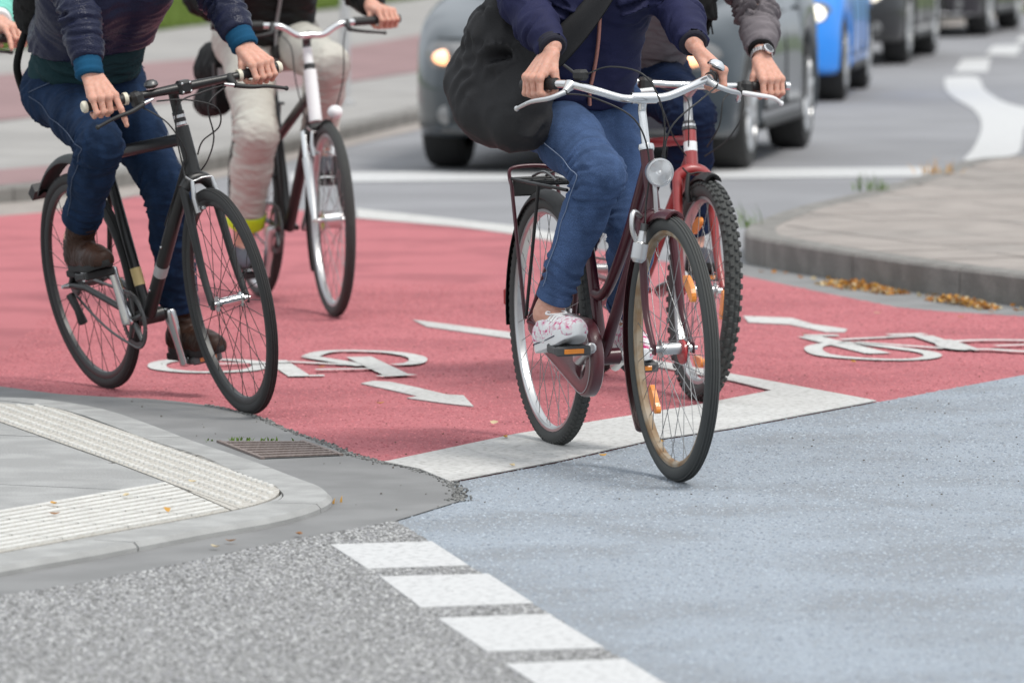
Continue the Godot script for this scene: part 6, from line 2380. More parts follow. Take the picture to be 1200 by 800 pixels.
	n.bone(Vector3(0.275, 1.045, 0.27), Vector3(0.36, 0.985, 0.265), 0.094, 0.098, 0.007)
	n.bone(Vector3(0.36, 0.985, 0.265), Vector3(0.465, 0.945, 0.228), 0.098, 0.090, 0.008)
	n.bone(Vector3(0.275, 1.05, 0.27), Vector3(0.37, 1.17, 0.26), 0.090, 0.068, 0.006)
	n.bone(Vector3(0.37, 1.17, 0.26), Vector3(0.42, 1.30, 0.235), 0.068, 0.038, 0.008)
	n.bone(Vector3(0.38, 1.05, 0.25), Vector3(0.50, 1.03, 0.20), 0.085, 0.06, 0.007)
	n.bone(Vector3(0.42, 1.12, 0.235), Vector3(0.50, 1.14, 0.165), 0.06, 0.045, 0.010)
	for i in 6:
		var an := 2.6 + i * 0.40
		var u := Vector3(cos(an), sin(an), 0.25).normalized()
		n.creases.append([Vector3(0.47, 1.12, 0.22), u, Vector3(-u.y, u.x, 0).normalized(), 0.26 + 0.04 * sin(i * 2.3), 0.009, 0.0120])
	for i in 4:
		var u := Vector3(-0.5 + 0.25 * i, -0.75, 0.2).normalized()
		n.creases.append([Vector3(0.36 + 0.02 * i, 1.22, 0.25), u, Vector3(-u.y, u.x, 0).normalized(), 0.24, 0.008, 0.012])
	g = Geo.new()
	n.build(g)
	part("sack", g, M.black_canvas, bag)
	g = Geo.new()
	var band := curve([Vector3(0.47, 1.09, 0.19), Vector3(0.505, 1.13, 0.135), Vector3(0.535, 1.22, 0.05), Vector3(0.55, 1.33, -0.03), Vector3(0.50, 1.45, -0.10), Vector3(0.40, 1.50, -0.13), Vector3(0.28, 1.42, -0.04), Vector3(0.25, 1.34, 0.12), Vector3(0.30, 1.30, 0.20), Vector3(0.40, 1.27, 0.24)], 6)
	var rows := []
	for i in band.size():
		var d2: Vector3 = (band[mini(i + 1, band.size() - 1)] - band[maxi(i - 1, 0)]).normalized()
		var c0: Vector3 = Vector3(0.39, 1.28, 0)
		var out: Vector3 = (band[i] - c0)
		out = (out - d2 * out.dot(d2)).normalized()
		var side := d2.cross(out)
		var wide := lerpf(0.055, 0.03, minf(1.0, float(i) / 16.0))
		var ring := PackedVector3Array()
		for j in 12:
			var an := TAU * j / 12
			ring.append(band[i] + side * cos(an) * wide + out * (sin(an) * 0.007 + 0.004 * cos(an * 3.0)))
		rows.append(ring)
	g.grid(rows, true)
	part("strap", g, M.black_canvas, bag)

	# pannier on the beige cyclist's bicycle
	var pan := thing("pannier_bag", "black pannier bag hanging beside the beige trousers", "bag", xc)
	n = Net.new(0.010, 0.06)
	n.bone(Vector3(-0.12, 0.74, 0.150), Vector3(0.08, 0.75, 0.150), 0.055, 0.05, 0.007)
	n.bone(Vector3(-0.10, 0.86, 0.150), Vector3(0.10, 0.87, 0.150), 0.055, 0.05, 0.007)
	n.bone(Vector3(-0.08, 0.93, 0.14), Vector3(0.09, 0.94, 0.14), 0.04, 0.035, 0.005)
	g = Geo.new()
	n.build(g)
	part("sack", g, M.black_cloth, pan)
	g = Geo.new()
	g.box(Transform3D(Basis(Vector3.BACK, 0.3), Vector3(0.150, 0.86, 0.150)), Vector3(0.008, 0.04, 0.05), 0.003)
	part("reflective_patch", g, M.grey_sticker, pan)
	for z in [0.11, 0.19]:
		bar("buckle_strap", curve([Vector3(0.150, 0.90, z), Vector3(0.152, 0.82, z), Vector3(0.135, 0.73, z)], 3), 0.006, M.grey_plastic, pan, 6)

	# the backpack of the cyclist in leather
	var pack := thing("backpack", "black backpack worn over the navy leather jacket", "backpack", xb)
	n = Net.new(0.012, 0.06)
	n.bone(Vector3(0.28, 1.32, -0.07), Vector3(0.36, 1.46, -0.06), 0.11, 0.09, 0.008)
	n.bone(Vector3(0.28, 1.32, 0.07), Vector3(0.36, 1.46, 0.06), 0.11, 0.09, 0.008)
	n.bone(Vector3(0.17, 1.22, -0.08), Vector3(0.28, 1.32, -0.07), 0.09, 0.11, 0.008)
	n.bone(Vector3(0.17, 1.22, 0.08), Vector3(0.28, 1.32, 0.07), 0.09, 0.11, 0.008)
	g = Geo.new()
	n.build(g)
	part("sack", g, M.black_cloth, pack)
	for s in [-1.0, 1.0]:
		bar("strap", curve([Vector3(0.34, 1.47, s * 0.10), Vector3(0.50, 1.52, s * 0.115), Vector3(0.62, 1.42, s * 0.135), Vector3(0.60, 1.28, s * 0.150), Vector3(0.46, 1.20, s * 0.11)], 5), 0.014, M.black_cloth, pack, 8)
	g = Geo.new()
	g.tube(curve([Vector3(0.14, 1.17, 0.13), Vector3(0.115, 1.08, 0.165), Vector3(0.09, 1.02, 0.16), Vector3(0.06, 0.93, 0.13)], 4), 0.012, 6)
	part("hanging_strap", g, M.black_cloth, pack)


# ------------------------------------------------------------------ cars; x forward, y up, z to the car's right, origin on the road under the middle of the front axle
func car(called: String, label: String, at: Vector2, head: float, o: Dictionary) -> Node3D:
	var xf := standing(at.x, at.y, head, 0.0)
	xf.origin.y = 0.0
	var c := thing(called, label, "car", xf, "cars waiting at the stop line")
	var paint: Material = M[o.paint]
	var W: float = o.get("width", 0.89)
	var wb: float = o.get("wheelbase", 2.55)
	var nose: float = o.get("nose", 0.84)
	var tail: float = o.get("tail", 0.72)
	var hood: float = o.get("hood", 0.0)         # raises the bonnet
	var wr: float = o.get("wheel", 0.315)
	var wt := 0.105
	var base := 0.185
	var xs := []
	var x := nose
	while x > -wb - tail:
		xs.append(x)
		x -= 0.02 if x > nose - 0.14 or absf(x) < 0.42 or absf(x + wb) < 0.42 else 0.09
	xs.append(-wb - tail)
	var rows := []
	for px in xs:
		var dn: float = nose - px
		var dt: float = px + wb + tail
		var w: float = W * (1.0 - 0.34 * pow(clampf(1.0 - dn / 0.62, 0.0, 1.0), 2.6)) * (1.0 - 0.16 * pow(clampf(1.0 - dt / 0.4, 0.0, 1.0), 2.5))
		var top := 0.0
		if px > -0.38:
			var t := clampf((nose - px) / (nose + 0.38), 0.0, 1.0)
			top = lerpf(0.66, 0.985, pow(t, 0.62)) + hood
			top = minf(top, 0.60 + hood + sqrt(maxf(dn, 0.0)) * 0.55)
		else:
			top = 0.985 + hood + 0.02 * sin(clampf((-px - 0.38) / wb, 0, 1) * PI)
		var b := base + 0.04 * pow(clampf(1.0 - dn / 0.35, 0.0, 1.0), 2.0) + 0.10 * pow(clampf(1.0 - dt / 0.4, 0.0, 1.0), 2.0)
		for ax in [0.0, -wb]:
			var q: float = (wr + 0.045) * (wr + 0.045) - (px - ax) * (px - ax)
			if q > 0.0:
				b = maxf(b, wr + sqrt(q))
		var inw := 0.0
		for ax in [0.0, -wb]:
			inw = maxf(inw, 0.012 * clampf(1.0 - absf(absf(px - ax) - wr - 0.07) / 0.05, 0.0, 1.0))
		var half := []
		half.append_array([Vector2(0, b), Vector2(w * 0.80, b), Vector2(w * 0.965, b + 0.012), Vector2(w * 0.985 + inw, b + 0.05), Vector2(w * 1.0 + inw * 0.6, lerpf(b, top, 0.28)), Vector2(w * 1.0, lerpf(b, top, 0.5)), Vector2(w * 0.985, lerpf(b, top, 0.70)), Vector2(w * 0.955, lerpf(b, top, 0.86)), Vector2(w * 0.90, lerpf(b, top, 0.955)), Vector2(w * 0.80, top - 0.006), Vector2(w * 0.5, top + 0.008), Vector2(0, top + 0.012)])
		var ring := PackedVector3Array()
		for p in half:
			ring.append(Vector3(px, p.y, p.x))
		for i in range(half.size() - 2, 0, -1):
			ring.append(Vector3(px, half[i].y, -half[i].x))
		rows.append(ring)
	var g := Geo.new()
	g.grid(rows, true)
	g.fan(rows[0])
	g.fan(rows[-1])
	part("body_shell", g, paint, c)
	# cabin: glass between belt and roof, painted roof and pillars
	var hb := 0.985 + hood
	var roof: float = o.get("roof", 1.46)
	var low := [Vector2(-0.36, 0.80), Vector2(-0.62, 0.84), Vector2(-1.6, 0.85), Vector2(-wb + 0.05, 0.83), Vector2(-wb - tail + 0.06, 0.74)]
	var high := [Vector2(-1.02, 0.56), Vector2(-1.12, 0.61), Vector2(-1.7, 0.64), Vector2(-wb + 0.0, 0.62), Vector2(-wb - tail + 0.24, 0.56)]
	rows = []
	for lv in 2:
		var src: Array = low if lv == 0 else high
		var ring := PackedVector3Array()
		var y := hb - 0.02 if lv == 0 else roof - 0.03
		for p in src:
			ring.append(Vector3(p.x, y, p.y * W / 0.89))
		for i in range(src.size() - 1, -1, -1):
			ring.append(Vector3(src[i].x, y, -src[i].y * W / 0.89))
		rows.append(ring)
	g = Geo.new()
	for i in 10:
		g.quad(rows[0][i], rows[0][(i + 1) % 10], rows[1][(i + 1) % 10], rows[1][i])
	part("windows", g, M.car_glass, c)
	g = Geo.new()
	var crown := PackedVector3Array()
	for p in rows[1]:
		crown.append(Vector3(lerpf(p.x, -1.9, 0.12), roof + 0.01, p.z * 0.85))
	g.grid([rows[1], crown], true)
	g.fan(crown)
	part("roof", g, paint, c)
	for s in [-1.0, 1.0]:
		for i in [0, 2, 4]:
			var a: Vector3 = rows[0][i if s > 0 else 9 - i]
			var b2: Vector3 = rows[1][i if s > 0 else 9 - i]
			bar("pillar", [a, b2], 0.035, paint, c, 8)
	# underside and wheel housings
	g = Geo.new()
	g.box(Transform3D(Basis(), Vector3(-wb * 0.5, 0.36, 0)), Vector3(wb + nose * 0.9, 0.3, W * 1.30), 0.03)
	part("underbody", g, M.car_trim, c)
	# wheels
	for ax in [0.0, -wb]:
		for s in [-1.0, 1.0]:
			var w := holder("wheel", Vector3(ax, wr, s * (W - 0.115)), c)
			var turn := Transform3D(Basis(Vector3.RIGHT, PI / 2 * s), Vector3.ZERO)
			g = Geo.new()
			g.lathe([Vector2(wr * 0.66, -wt), Vector2(wr * 0.93, -wt), Vector2(wr * 0.985, -wt * 0.8), Vector2(wr, -wt * 0.4), Vector2(wr, wt * 0.4), Vector2(wr * 0.985, wt * 0.8), Vector2(wr * 0.93, wt), Vector2(wr * 0.68, wt * 0.98), Vector2(wr * 0.66, wt * 0.7)], turn, 40)
			part("tyre", g, M.rubber, w)
			g = Geo.new()
			g.lathe([Vector2(wr * 0.68, wt * 0.99), Vector2(wr * 0.64, wt * 0.95), Vector2(wr * 0.62, wt * 0.3), Vector2(wr * 0.3, wt * 0.25), Vector2(0, wt * 0.25)], turn, 40)
			part("wheel_well", g, M.steel_dark, w)
			g = Geo.new()
			for k in 9:
				var a := TAU * k / 9
				g.tube([turn * Vector3(0, wt * 0.75, 0), turn * Vector3(cos(a) * wr * 0.35, wt * 0.82, sin(a) * wr * 0.35), turn * Vector3(cos(a) * wr * 0.655, wt * 0.9, sin(a) * wr * 0.655)], [0.030, 0.026, 0.022], 8)
			g.lathe([Vector2(wr * 0.69, wt * 0.90), Vector2(wr * 0.69, wt * 1.02), Vector2(wr * 0.645, wt * 1.0), Vector2(wr * 0.63, wt * 0.85)], turn, 40)
			g.lathe([Vector2(0, wt * 0.95), Vector2(0.035, wt * 0.93), Vector2(0.045, wt * 0.80)], turn, 16)
			part("rim", g, M.alloy, w)
	# doors: lines and handles, mirrors
	for s in [-1.0, 1.0]:
		g = Geo.new()
		for dx in [-0.52, -1.45, -wb + 0.20]:
			g.tube([Vector3(dx, 0.30, s * W * 1.0), Vector3(dx - 0.01, 0.62, s * (W * 0.998)), Vector3(dx - 0.02, 0.90 + hood, s * W * 0.945)], 0.009, 5)
		g.tube([Vector3(-0.52, 0.30, s * W), Vector3(-wb + 0.45, 0.30, s * W)], 0.006, 5)
		part("door_gap", g, M.car_trim, c)
		for dx in [-1.30, -2.12]:
			g = Geo.new()
			g.tube([Vector3(dx - 0.09, 0.83 + hood, s * W * 0.978), Vector3(dx, 0.832 + hood, s * (W * 0.978 + 0.022)), Vector3(dx + 0.09, 0.83 + hood, s * W * 0.978)], 0.012, 8)
			part("door_handle", g, paint, c)
		var mir := holder("mirror", Vector3(-0.68, 1.02 + hood, s * (W + 0.06)), c)
		g = Geo.new()
		g.ball(Vector3.ZERO, Vector3(0.075, 0.07, 0.11), 14)
		part("mirror_shell", g, paint, mir)
		g = Geo.new()
		g.tube([Vector3(0.0, -0.02, 0), Vector3(0.02, -0.05, -s * 0.12)], 0.02, 8)
		part("mirror_arm", g, M.car_trim, mir)
	# face
	var F := func(z: float, y: float, out := 0.0) -> Vector3:
		# a point on the nose, at sideways z and height y
		var t := clampf(absf(z) / W, 0.0, 1.0)
		var dn := 0.0
		for k in 60:
			dn = k * 0.012
			var w: float = W * (1.0 - 0.34 * pow(clampf(1.0 - dn / 0.62, 0.0, 1.0), 2.6))
			var tp: float = 0.60 + hood + sqrt(maxf(dn, 0.0)) * 0.55
			if w * 0.985 >= absf(z) and tp >= y + 0.01:
				break
		return Vector3(nose - dn + out, y, z)
	var patch := func(called2: String, z0: float, z1: float, y0: float, y1: float, m: Material, out := 0.008, round := 0.0) -> MeshInstance3D:
		var rr := []
		for i in 9:
			var v := i / 8.0
			var ring := PackedVector3Array()
			for j in 13:
				var u := j / 12.0
				var yy := lerpf(y0, y1, v)
				var mid := (z0 + z1) * 0.5
				var squeeze := 1.0 - round * pow(absf(v * 2.0 - 1.0), 2.5)
				var zz := mid + (lerpf(z0, z1, u) - mid) * squeeze
				var edge := minf(minf(u, 1.0 - u) * 6.0, minf(v, 1.0 - v) * 4.0)
				ring.append(F.call(zz, yy, out * clampf(edge, -0.3, 1.0) - (0.004 if edge < 0.01 else 0.0)))
			rr.append(ring)
		var gg := Geo.new()
		gg.grid(rr)
		return part(called2, gg, m, c)
	var lamp_m: Material = M[o.get("lamp", "lamp_glass")]
	if o.get("round_lamp", false):
		for s in [-1.0, 1.0]:
			var p: Vector3 = F.call(s * W * 0.70, 0.60 + hood)
			var hl := holder("headlight", p, c)
			g = Geo.new()
			g.lathe([Vector2(0.105, -0.05), Vector2(0.105, 0.02), Vector2(0.09, 0.03)], Transform3D(Basis(Vector3.BACK, -PI / 2), Vector3.ZERO), 28)
			part("lamp_ring", g, M.chrome, hl)
			g = Geo.new()
			g.lathe([Vector2(0.092, 0.026), Vector2(0.06, 0.042), Vector2(0, 0.05)], Transform3D(Basis(Vector3.BACK, -PI / 2), Vector3.ZERO), 28)
			part("lens", g, lamp_m, hl)
	else:
		for s in [-1.0, 1.0]:
			patch.call("headlight", s * W * 0.52, s * W * 0.90, 0.545 + hood, 0.70 + hood, M.lamp_cover, 0.02, 0.35)
			var p: Vector3 = F.call(s * W * 0.74, 0.62 + hood)
			var lit := holder("lamp", p, c)
			g = Geo.new()
			g.ball(Vector3(0.012, 0, 0), Vector3(0.03, 0.042, 0.07) * float(o.get("lens", 1.0)), 16)
			part("lens", g, lamp_m, lit)
	patch.call("grille", -W * 0.42, W * 0.42, 0.53 + hood, 0.62 + hood, M.car_trim, 0.006, 0.1)
	patch.call("lower_intake", -W * 0.5, W * 0.5, 0.25, 0.40, M.car_trim, 0.005, 0.15)
	patch.call("number_plate", -0.26, 0.26, 0.40, 0.51, M.plate_white, 0.018)
	for s in [-1.0, 1.0]:
		if o.get("black_frame", false):
			patch.call("fog_surround", s * W * 0.56, s * W * 0.90, 0.33, 0.53, M.car_trim, 0.010, 0.25)
			patch.call("fog_insert", s * W * 0.60, s * W * 0.86, 0.36, 0.50, paint, 0.022, 0.25)
		else:
			patch.call("fog_surround", s * W * 0.58, s * W * 0.88, 0.255, 0.38, M.car_trim, 0.008, 0.2)
			var p: Vector3 = F.call(s * W * 0.73, 0.315)
			g = Geo.new()
			g.lathe([Vector2(0.052, -0.01), Vector2(0.052, 0.014), Vector2(0.04, 0.02), Vector2(0, 0.026)], Transform3D(Basis(Vector3.BACK, -PI / 2) , p), 20)
			part("fog_lamp", g, M.lamp_cover, c)
	patch.call("bonnet_gap", -W * 0.80, W * 0.80, 0.716 + hood, 0.724 + hood, M.car_trim, 0.004)
	patch.call("bumper_crease", -W * 0.92, W * 0.92, 0.435, 0.443, M.car_trim, 0.003)
	patch.call("badge", -0.05, 0.05, 0.625 + hood, 0.68 + hood, M.chrome, 0.02, 0.5)
	for s in [-1.0, 1.0]:
		bar("sill", [Vector3(-0.42, 0.22, s * W * 0.985), Vector3(-wb + 0.42, 0.22, s * W * 0.985)], 0.028, M.car_trim, c, 8)
		bar("window_trim", [Vector3(-0.5, 0.975 + hood, s * W * 0.93), Vector3(-wb * 0.6, 1.0 + hood, s * W * 0.93), Vector3(-wb - 0.2, 0.985 + hood, s * W * 0.90)], 0.010, M.chrome, c, 6)
	patch.call("bumper_lip", -W * 0.88, W * 0.88, 0.215, 0.245, o.get("lip", M.steel_dark), 0.02)
	return c


func cars() -> void:
	car("waiting_car", "dark grey hatchback with a warm lit headlamp, first behind the stop line", Vector2(0.425, -33.33), -0.168, {"paint": "car_grey", "lamp": "lamp_warm"})
	car("waiting_car", "bright blue small car with black-framed bumper corner behind the grey hatchback", Vector2(1.53, -43.0), -0.125, {"paint": "car_blue", "width": 0.82, "wheelbase": 2.34, "nose": 0.70, "tail": 0.5, "lamp": "lamp_white", "lens": 1.5, "black_frame": true, "wheel": 0.29, "lip": M.car_blue})
	car("waiting_car", "black car with round headlamps queueing behind the blue car", Vector2(2.46, -51.0), -0.155, {"paint": "car_black", "round_lamp": true, "lamp": "lamp_white", "wheelbase": 2.47, "nose": 0.78, "hood": 0.02, "width": 0.85})
	car("waiting_car", "dark plum car at the far end of the queue", Vector2(3.74, -59.4), -0.19, {"paint": "car_plum", "lip": M.alloy})


# ------------------------------------------------------------------ background, litter, grain
func leaf_shape(size: float, bend: float) -> Geo:
	var g := Geo.new()
	var rows := []
	for i in 5:
		var t := i / 4.0
		var w := sin(PI * pow(t, 0.8)) * 0.30 * size
		var y := bend * size * (t - 0.5) * (t - 0.5)
		rows.append(PackedVector3Array([Vector3((t - 0.5) * size, y + w * 0.35, -w), Vector3((t - 0.5) * size, y, 0), Vector3((t - 0.5) * size, y + w * 0.3, w)]))
	g.grid(rows)
	return g


func scatter(called: String, mesh: Mesh, places: Array, parent: Node = self) -> MultiMeshInstance3D:
	var mm := MultiMesh.new()
	mm.transform_format = MultiMesh.TRANSFORM_3D
	mm.mesh = mesh
	mm.instance_count = places.size()
	for i in places.size():
		mm.set_instance_transform(i, places[i])
	var o := MultiMeshInstance3D.new()
	o.multimesh = mm
	o.name = called if parent != self else numbered(called)
	o.set_meta("kind", "stuff")
	parent.add_child(o, true)
	return o


func blade(tall: float, wide: float) -> Geo:
	var g := Geo.new()
	g.grid([PackedVector3Array([Vector3(-wide, 0, 0), Vector3(wide, 0, 0)]), PackedVector3Array([Vector3(-wide * 0.8, tall * 0.5, tall * 0.06), Vector3(wide * 0.8, tall * 0.5, tall * 0.06)]), PackedVector3Array([Vector3(-wide * 0.1, tall, tall * 0.35), Vector3(wide * 0.1, tall, tall * 0.35)])])
	return g


# stone chips set in a road surface, each showing a few millimetres
func chips_in(called: String, parent: Node, poly: PackedVector2Array, box: Rect2, y: float, count: int, r0: float, r1: float, shades: Array, number: int, rise := 0.45, bare := []) -> void:
	var rng := RandomNumberGenerator.new()
	rng.seed = number
	var stone := Geo.new()
	var rows := []
	for lv in [[1.0, 0.0], [0.82, 0.55], [0.35, 0.95]]:
		var ring := PackedVector3Array()
		for k in 6:
			var a: float = TAU * k / 6 + lv[1] * 0.3
			ring.append(Vector3(cos(a) * lv[0], lv[1], sin(a) * lv[0]))
		rows.append(ring)
	stone.grid(rows, true)
	stone.fan(rows[2])
	var pm := StandardMaterial3D.new()
	pm.resource_name = called
	pm.vertex_color_use_as_albedo = true
	pm.roughness = 0.85
	pm.metallic_specular = 0.3
	var mm := MultiMesh.new()
	mm.transform_format = MultiMesh.TRANSFORM_3D
	mm.use_colors = true
	mm.mesh = stone.mesh(pm)
	var tr := []
	var cl := []
	var guard := 0
	while tr.size() < count and guard < count * 6:
		guard += 1
		var p := box.position + Vector2(rng.randf() * box.size.x, rng.randf() * box.size.y)
		if not Geometry2D.is_point_in_polygon(p, poly):
			continue
		var painted := false
		for m in bare:
			if Geometry2D.is_point_in_polygon(p, m):
				painted = true
				break
		if painted and rng.randf() > 0.02:
			continue
		var r := rng.randf_range(r0, r1)
		var b := Basis(Vector3.UP, rng.randf() * TAU) * Basis(Vector3.RIGHT, rng.randf_range(-0.25, 0.25))
		tr.append(Transform3D(b.scaled(Vector3(r, r * rise * rng.randf_range(0.7, 1.3), r * rng.randf_range(0.7, 1.2))), Vector3(p.x, y, p.y)))
		var a: Color = shades[rng.randi() % shades.size()]
		cl.append(tint(a, rng.randf_range(0.8, 1.2)))
	mm.instance_count = tr.size()
	for i in tr.size():
		mm.set_instance_transform(i, tr[i])
		mm.set_instance_color(i, cl[i])
	var o := MultiMeshInstance3D.new()
	o.multimesh = mm
	o.name = called
	o.set_meta("kind", "stuff")
	parent.add_child(o, true)


func surroundings() -> void:
	var rng := RandomNumberGenerator.new()
	rng.seed = 2024
	# post on the far pavement
	var post := thing("sign_post", "slim grey metal post on the far pavement", "post", Transform3D(Basis(), Vector3(-1.09, 0.076, -40.1)))
	bar("tube", [Vector3.ZERO, Vector3(0, 3.2, 0)], 0.032, M.post_grey, post, 16)
	var g := Geo.new()
	g.lathe([Vector2(0.06, 0.0), Vector2(0.06, 0.03), Vector2(0.034, 0.04)], Transform3D(), 16)
	part("collar", g, M.post_grey, post)
	# grass on the verge
	var places := []
	for i in 9000:
		var t := rng.randf()
		var z := lerpf(-50.0, -78.0, t)
		var edge := remap(z, -51.52, -71.43, -4.29, -1.19)
		var x := edge - absf(rng.randfn(0.0, 2.2)) - 0.05
		var s := rng.randf_range(0.6, 1.4)
		places.append(Transform3D(Basis(Vector3.UP, rng.randf() * TAU).scaled(Vector3(s, s, s)), Vector3(x, 0.083, z)))
	var tuft := Geo.new()
	for k in 7:
		tuft.take(blade(0.09, 0.006), Transform3D(Basis(Vector3.UP, k * 0.9) * Basis(Vector3.RIGHT, 0.25), Vector3(0.03 * cos(k * 2.1), 0, 0.03 * sin(k * 2.1))))
	var grass := scatter("grass", tuft.mesh(M.blade_b), places)
	tag(grass, "mown green grass on the verge beyond the far pavement", "grass")
	# a tree on the verge
	for spec in [[Vector3(-4.95, 0.08, -61.0), 0.17, 5], [Vector3(-6.6, 0.08, -66.0), 0.15, 6], [Vector3(-2.6, 0.08, -76.0), 0.16, 7]]:
		var labels := {5: "tree with dark trunk on the verge close to the pavement edge", 6: "tree farther back on the grass verge", 7: "tree at the far end of the verge"}
		var tree := thing("street_tree", labels[spec[2]], "tree", Transform3D(Basis(), spec[0]), "trees on the verge")
		var r: float = spec[1]
		g = Geo.new()
		g.tube(curve([Vector3(0, -0.05, 0), Vector3(0, 0.2, 0), Vector3(0.03, 1.5, 0.02), Vector3(-0.03, 3.2, 0), Vector3(0.02, 5.0, 0.03)], 5), curve_r(21, r * 1.25, r * 0.5), 14)
		part("trunk", g, M.bark, tree)
		g = Geo.new()
		var limbs := []
		for k in 9:
			var a := k * 2.4
			var s := Vector3(0, 2.6 + 0.28 * k, 0)
			var e := s + Vector3(cos(a) * (1.6 - 0.1 * k), 0.9 + 0.1 * k, sin(a) * (1.6 - 0.1 * k))
			limbs.append([s, e])
			g.tube(curve([s, s.lerp(e, 0.5) - Vector3(0, 0.12, 0), e], 4), curve_r(9, 0.07, 0.02), 7)
		part("limbs", g, M.bark, tree)
		g = Geo.new()
		for k in 2200:
			var lb: Array = limbs[rng.randi() % limbs.size()]
			var p: Vector3 = lb[0].lerp(lb[1], rng.randf_range(0.45, 1.2)) + Vector3(rng.randfn(0, 0.42), rng.randfn(0, 0.36), rng.randfn(0, 0.42))
			var bs := Basis(Vector3(rng.randfn(), rng.randfn(), rng.randfn()).normalized(), rng.randf() * TAU)
			var u := bs.x * 0.11
			var w := bs.z * 0.06
			g.quad(p - u, p - w, p + u, p + w)
		part("crown", g, M.foliage_b, tree)
	# shrubs at the back of the verge
	for spec in [[Vector3(-6.2, 0.08, -70.5), 0.9, "wide dark shrub behind the tree farther back on the verge"], [Vector3(-4.6, 0.08, -73.0), 0.8, "low dark shrub between the trees on the verge"], [Vector3(-3.4, 0.08, -77.5), 0.9, "round dark shrub beside the tree at the far end"]]:
		var bush := thing("shrub", spec[2], "shrub", Transform3D(Basis(), spec[0]), "shrubs on the verge")
		var R: float = spec[1]
		g = Geo.new()
		for k in 8:
			var a := k * 0.8
			g.tube([Vector3.ZERO, Vector3(cos(a) * R * 0.3, R * 0.5, sin(a) * R * 0.3), Vector3(cos(a) * R * 0.7, R * 0.9, sin(a) * R * 0.7)], [0.025, 0.018, 0.008], 5)
		part("stems", g, M.bark, bush)
		g = Geo.new()
		for k in 1600:
			var d := Vector3(rng.randfn(), absf(rng.randfn()), rng.randfn()).normalized()
			var p := Vector3(d.x * R, d.y * R * 1.1, d.z * R) * pow(rng.randf(), 0.3) * (0.85 + 0.2 * sin(d.x * 7.0 + d.z * 5.0))
			var bs := Basis(Vector3(rng.randfn(), rng.randfn(), rng.randfn()).normalized(), rng.randf() * TAU)
			g.quad(p - bs.x * 0.06, p - bs.z * 0.035, p + bs.x * 0.06, p + bs.z * 0.035)
		part("foliage", g, M.foliage_a, bush)
	# grass by the road on the right, far off
	sheet("far_verge", pv([Vector2(5.3, -69.0), Vector2(9.0, -62.0), Vector2(30.0, -50.0), Vector2(60.0, -120.0), Vector2(5.0, -120.0)]), 0.02, "turf")

	# dry leaves along the island kerb
	var lm := []
	for i in 4:
		lm.append(leaf_shape(0.030, 0.8).mesh(M[["leaf_a", "leaf_b", "leaf_c", "leaf_d"][i]]))
	var root := Node3D.new()
	root.name = "leaf_litter"
	root.set_meta("kind", "stuff")
	tag(root, "brown dry leaves drifted against the foot of the island kerb", "leaves")
	add_child(root)
	var spots: Array = [[Vector2(1.235, -24.02), Vector2(1.475, -23.42), 0.030, 260], [Vector2(1.58, -23.14), Vector2(1.78, -22.62), 0.022, 190], [Vector2(1.03, -24.75), Vector2(1.9, -22.5), 0.03, 36]]
	for i in 4:
		places = []
		for s in spots:
			for k in int(s[3]) / 4:
				var t := rng.randf()
				var base: Vector2 = s[0].lerp(s[1], t)
				var d: Vector2 = (s[1] - s[0]).normalized().orthogonal()
				var heap := sin(t * PI)
				var off := rng.randfn(0.0, s[2])
				var p := base + d * off
				var y := 0.006 + rng.randf() * 0.028 * heap * exp(-off * off / 0.002) * (0.2 if s[3] < 100 else 1.0)
				places.append(Transform3D(Basis(Vector3(rng.randfn(), 2.0, rng.randfn()).normalized(), rng.randf() * TAU) * Basis(Vector3.RIGHT, rng.randfn(0, 0.4)), Vector3(p.x, y, p.y)))
		scatter("dry_leaf", lm[i], places, root)
	# single leaves here and there
	var lone := [[-0.40, -18.55, "cycle lane"], [-0.05, -17.9, "cycle lane"], [-0.02, -17.45, "cycle lane"], [0.18, -18.2, "cycle lane"], [1.33, -22.3, "cycle lane"], [1.02, -21.3, "cycle lane"], [1.62, -22.1, "cycle lane"], [1.75, -22.35, "cycle lane"], [1.12, -20.1, "cycle lane"], [0.62, -19.0, "cycle lane"], [-0.83, -15.9, "tactile paving"], [-1.13, -15.1, "tactile paving"], [-1.15, -15.35, "tactile paving"], [-0.98, -15.55, "tactile paving"], [-0.86, -15.2, "tactile paving"], [-0.68, -14.75, "gutter"], [-0.71, -14.62, "gutter"], [-0.52, -14.9, "gutter"], [0.25, -16.9, "white stop band"], [0.0, -16.62, "white stop band"], [0.42, -17.3, "white stop band"], [-0.62, -19.9, "cycle lane"]]
	for i in lone.size():
		var s: Array = lone[i]
		var o := same("fallen_leaf", lm[[1, 3, 1, 0, 3, 2][i % 6]], Transform3D(Basis(Vector3.UP, rng.randf() * TAU) * Basis(Vector3.RIGHT, rng.randfn(0, 0.25)), Vector3(s[0], 0.042 if s[2] == "tactile paving" else 0.014, s[1])), self)
		tag(o, "small dry leaf lying on the " + s[2], "leaf", "single leaves on the " + s[2])
	# tufts in the joints
	var tuft2 := [[Vector3(-0.77, 0.008, -17.40), 40, 0.011, 0.13, "low weeds growing along the top edge of the drain grate"], [Vector3(1.685, 0.12, -28.75), 26, 0.07, 0.10, "green weed tuft in the back edge of the traffic island"], [Vector3(2.10, 0.12, -30.35), 24, 0.06, 0.12, "brown withered tuft at the back corner of the traffic island"], [Vector3(1.02, 0.10, -26.1), 16, 0.10, 0.06, "tall thin weed at the rounded tip of the traffic island"], [Vector3(-0.462, 0.008, -15.70), 20, 0.012, 0.05, "dry crumbs of weed at the tip of the corner kerb"]]
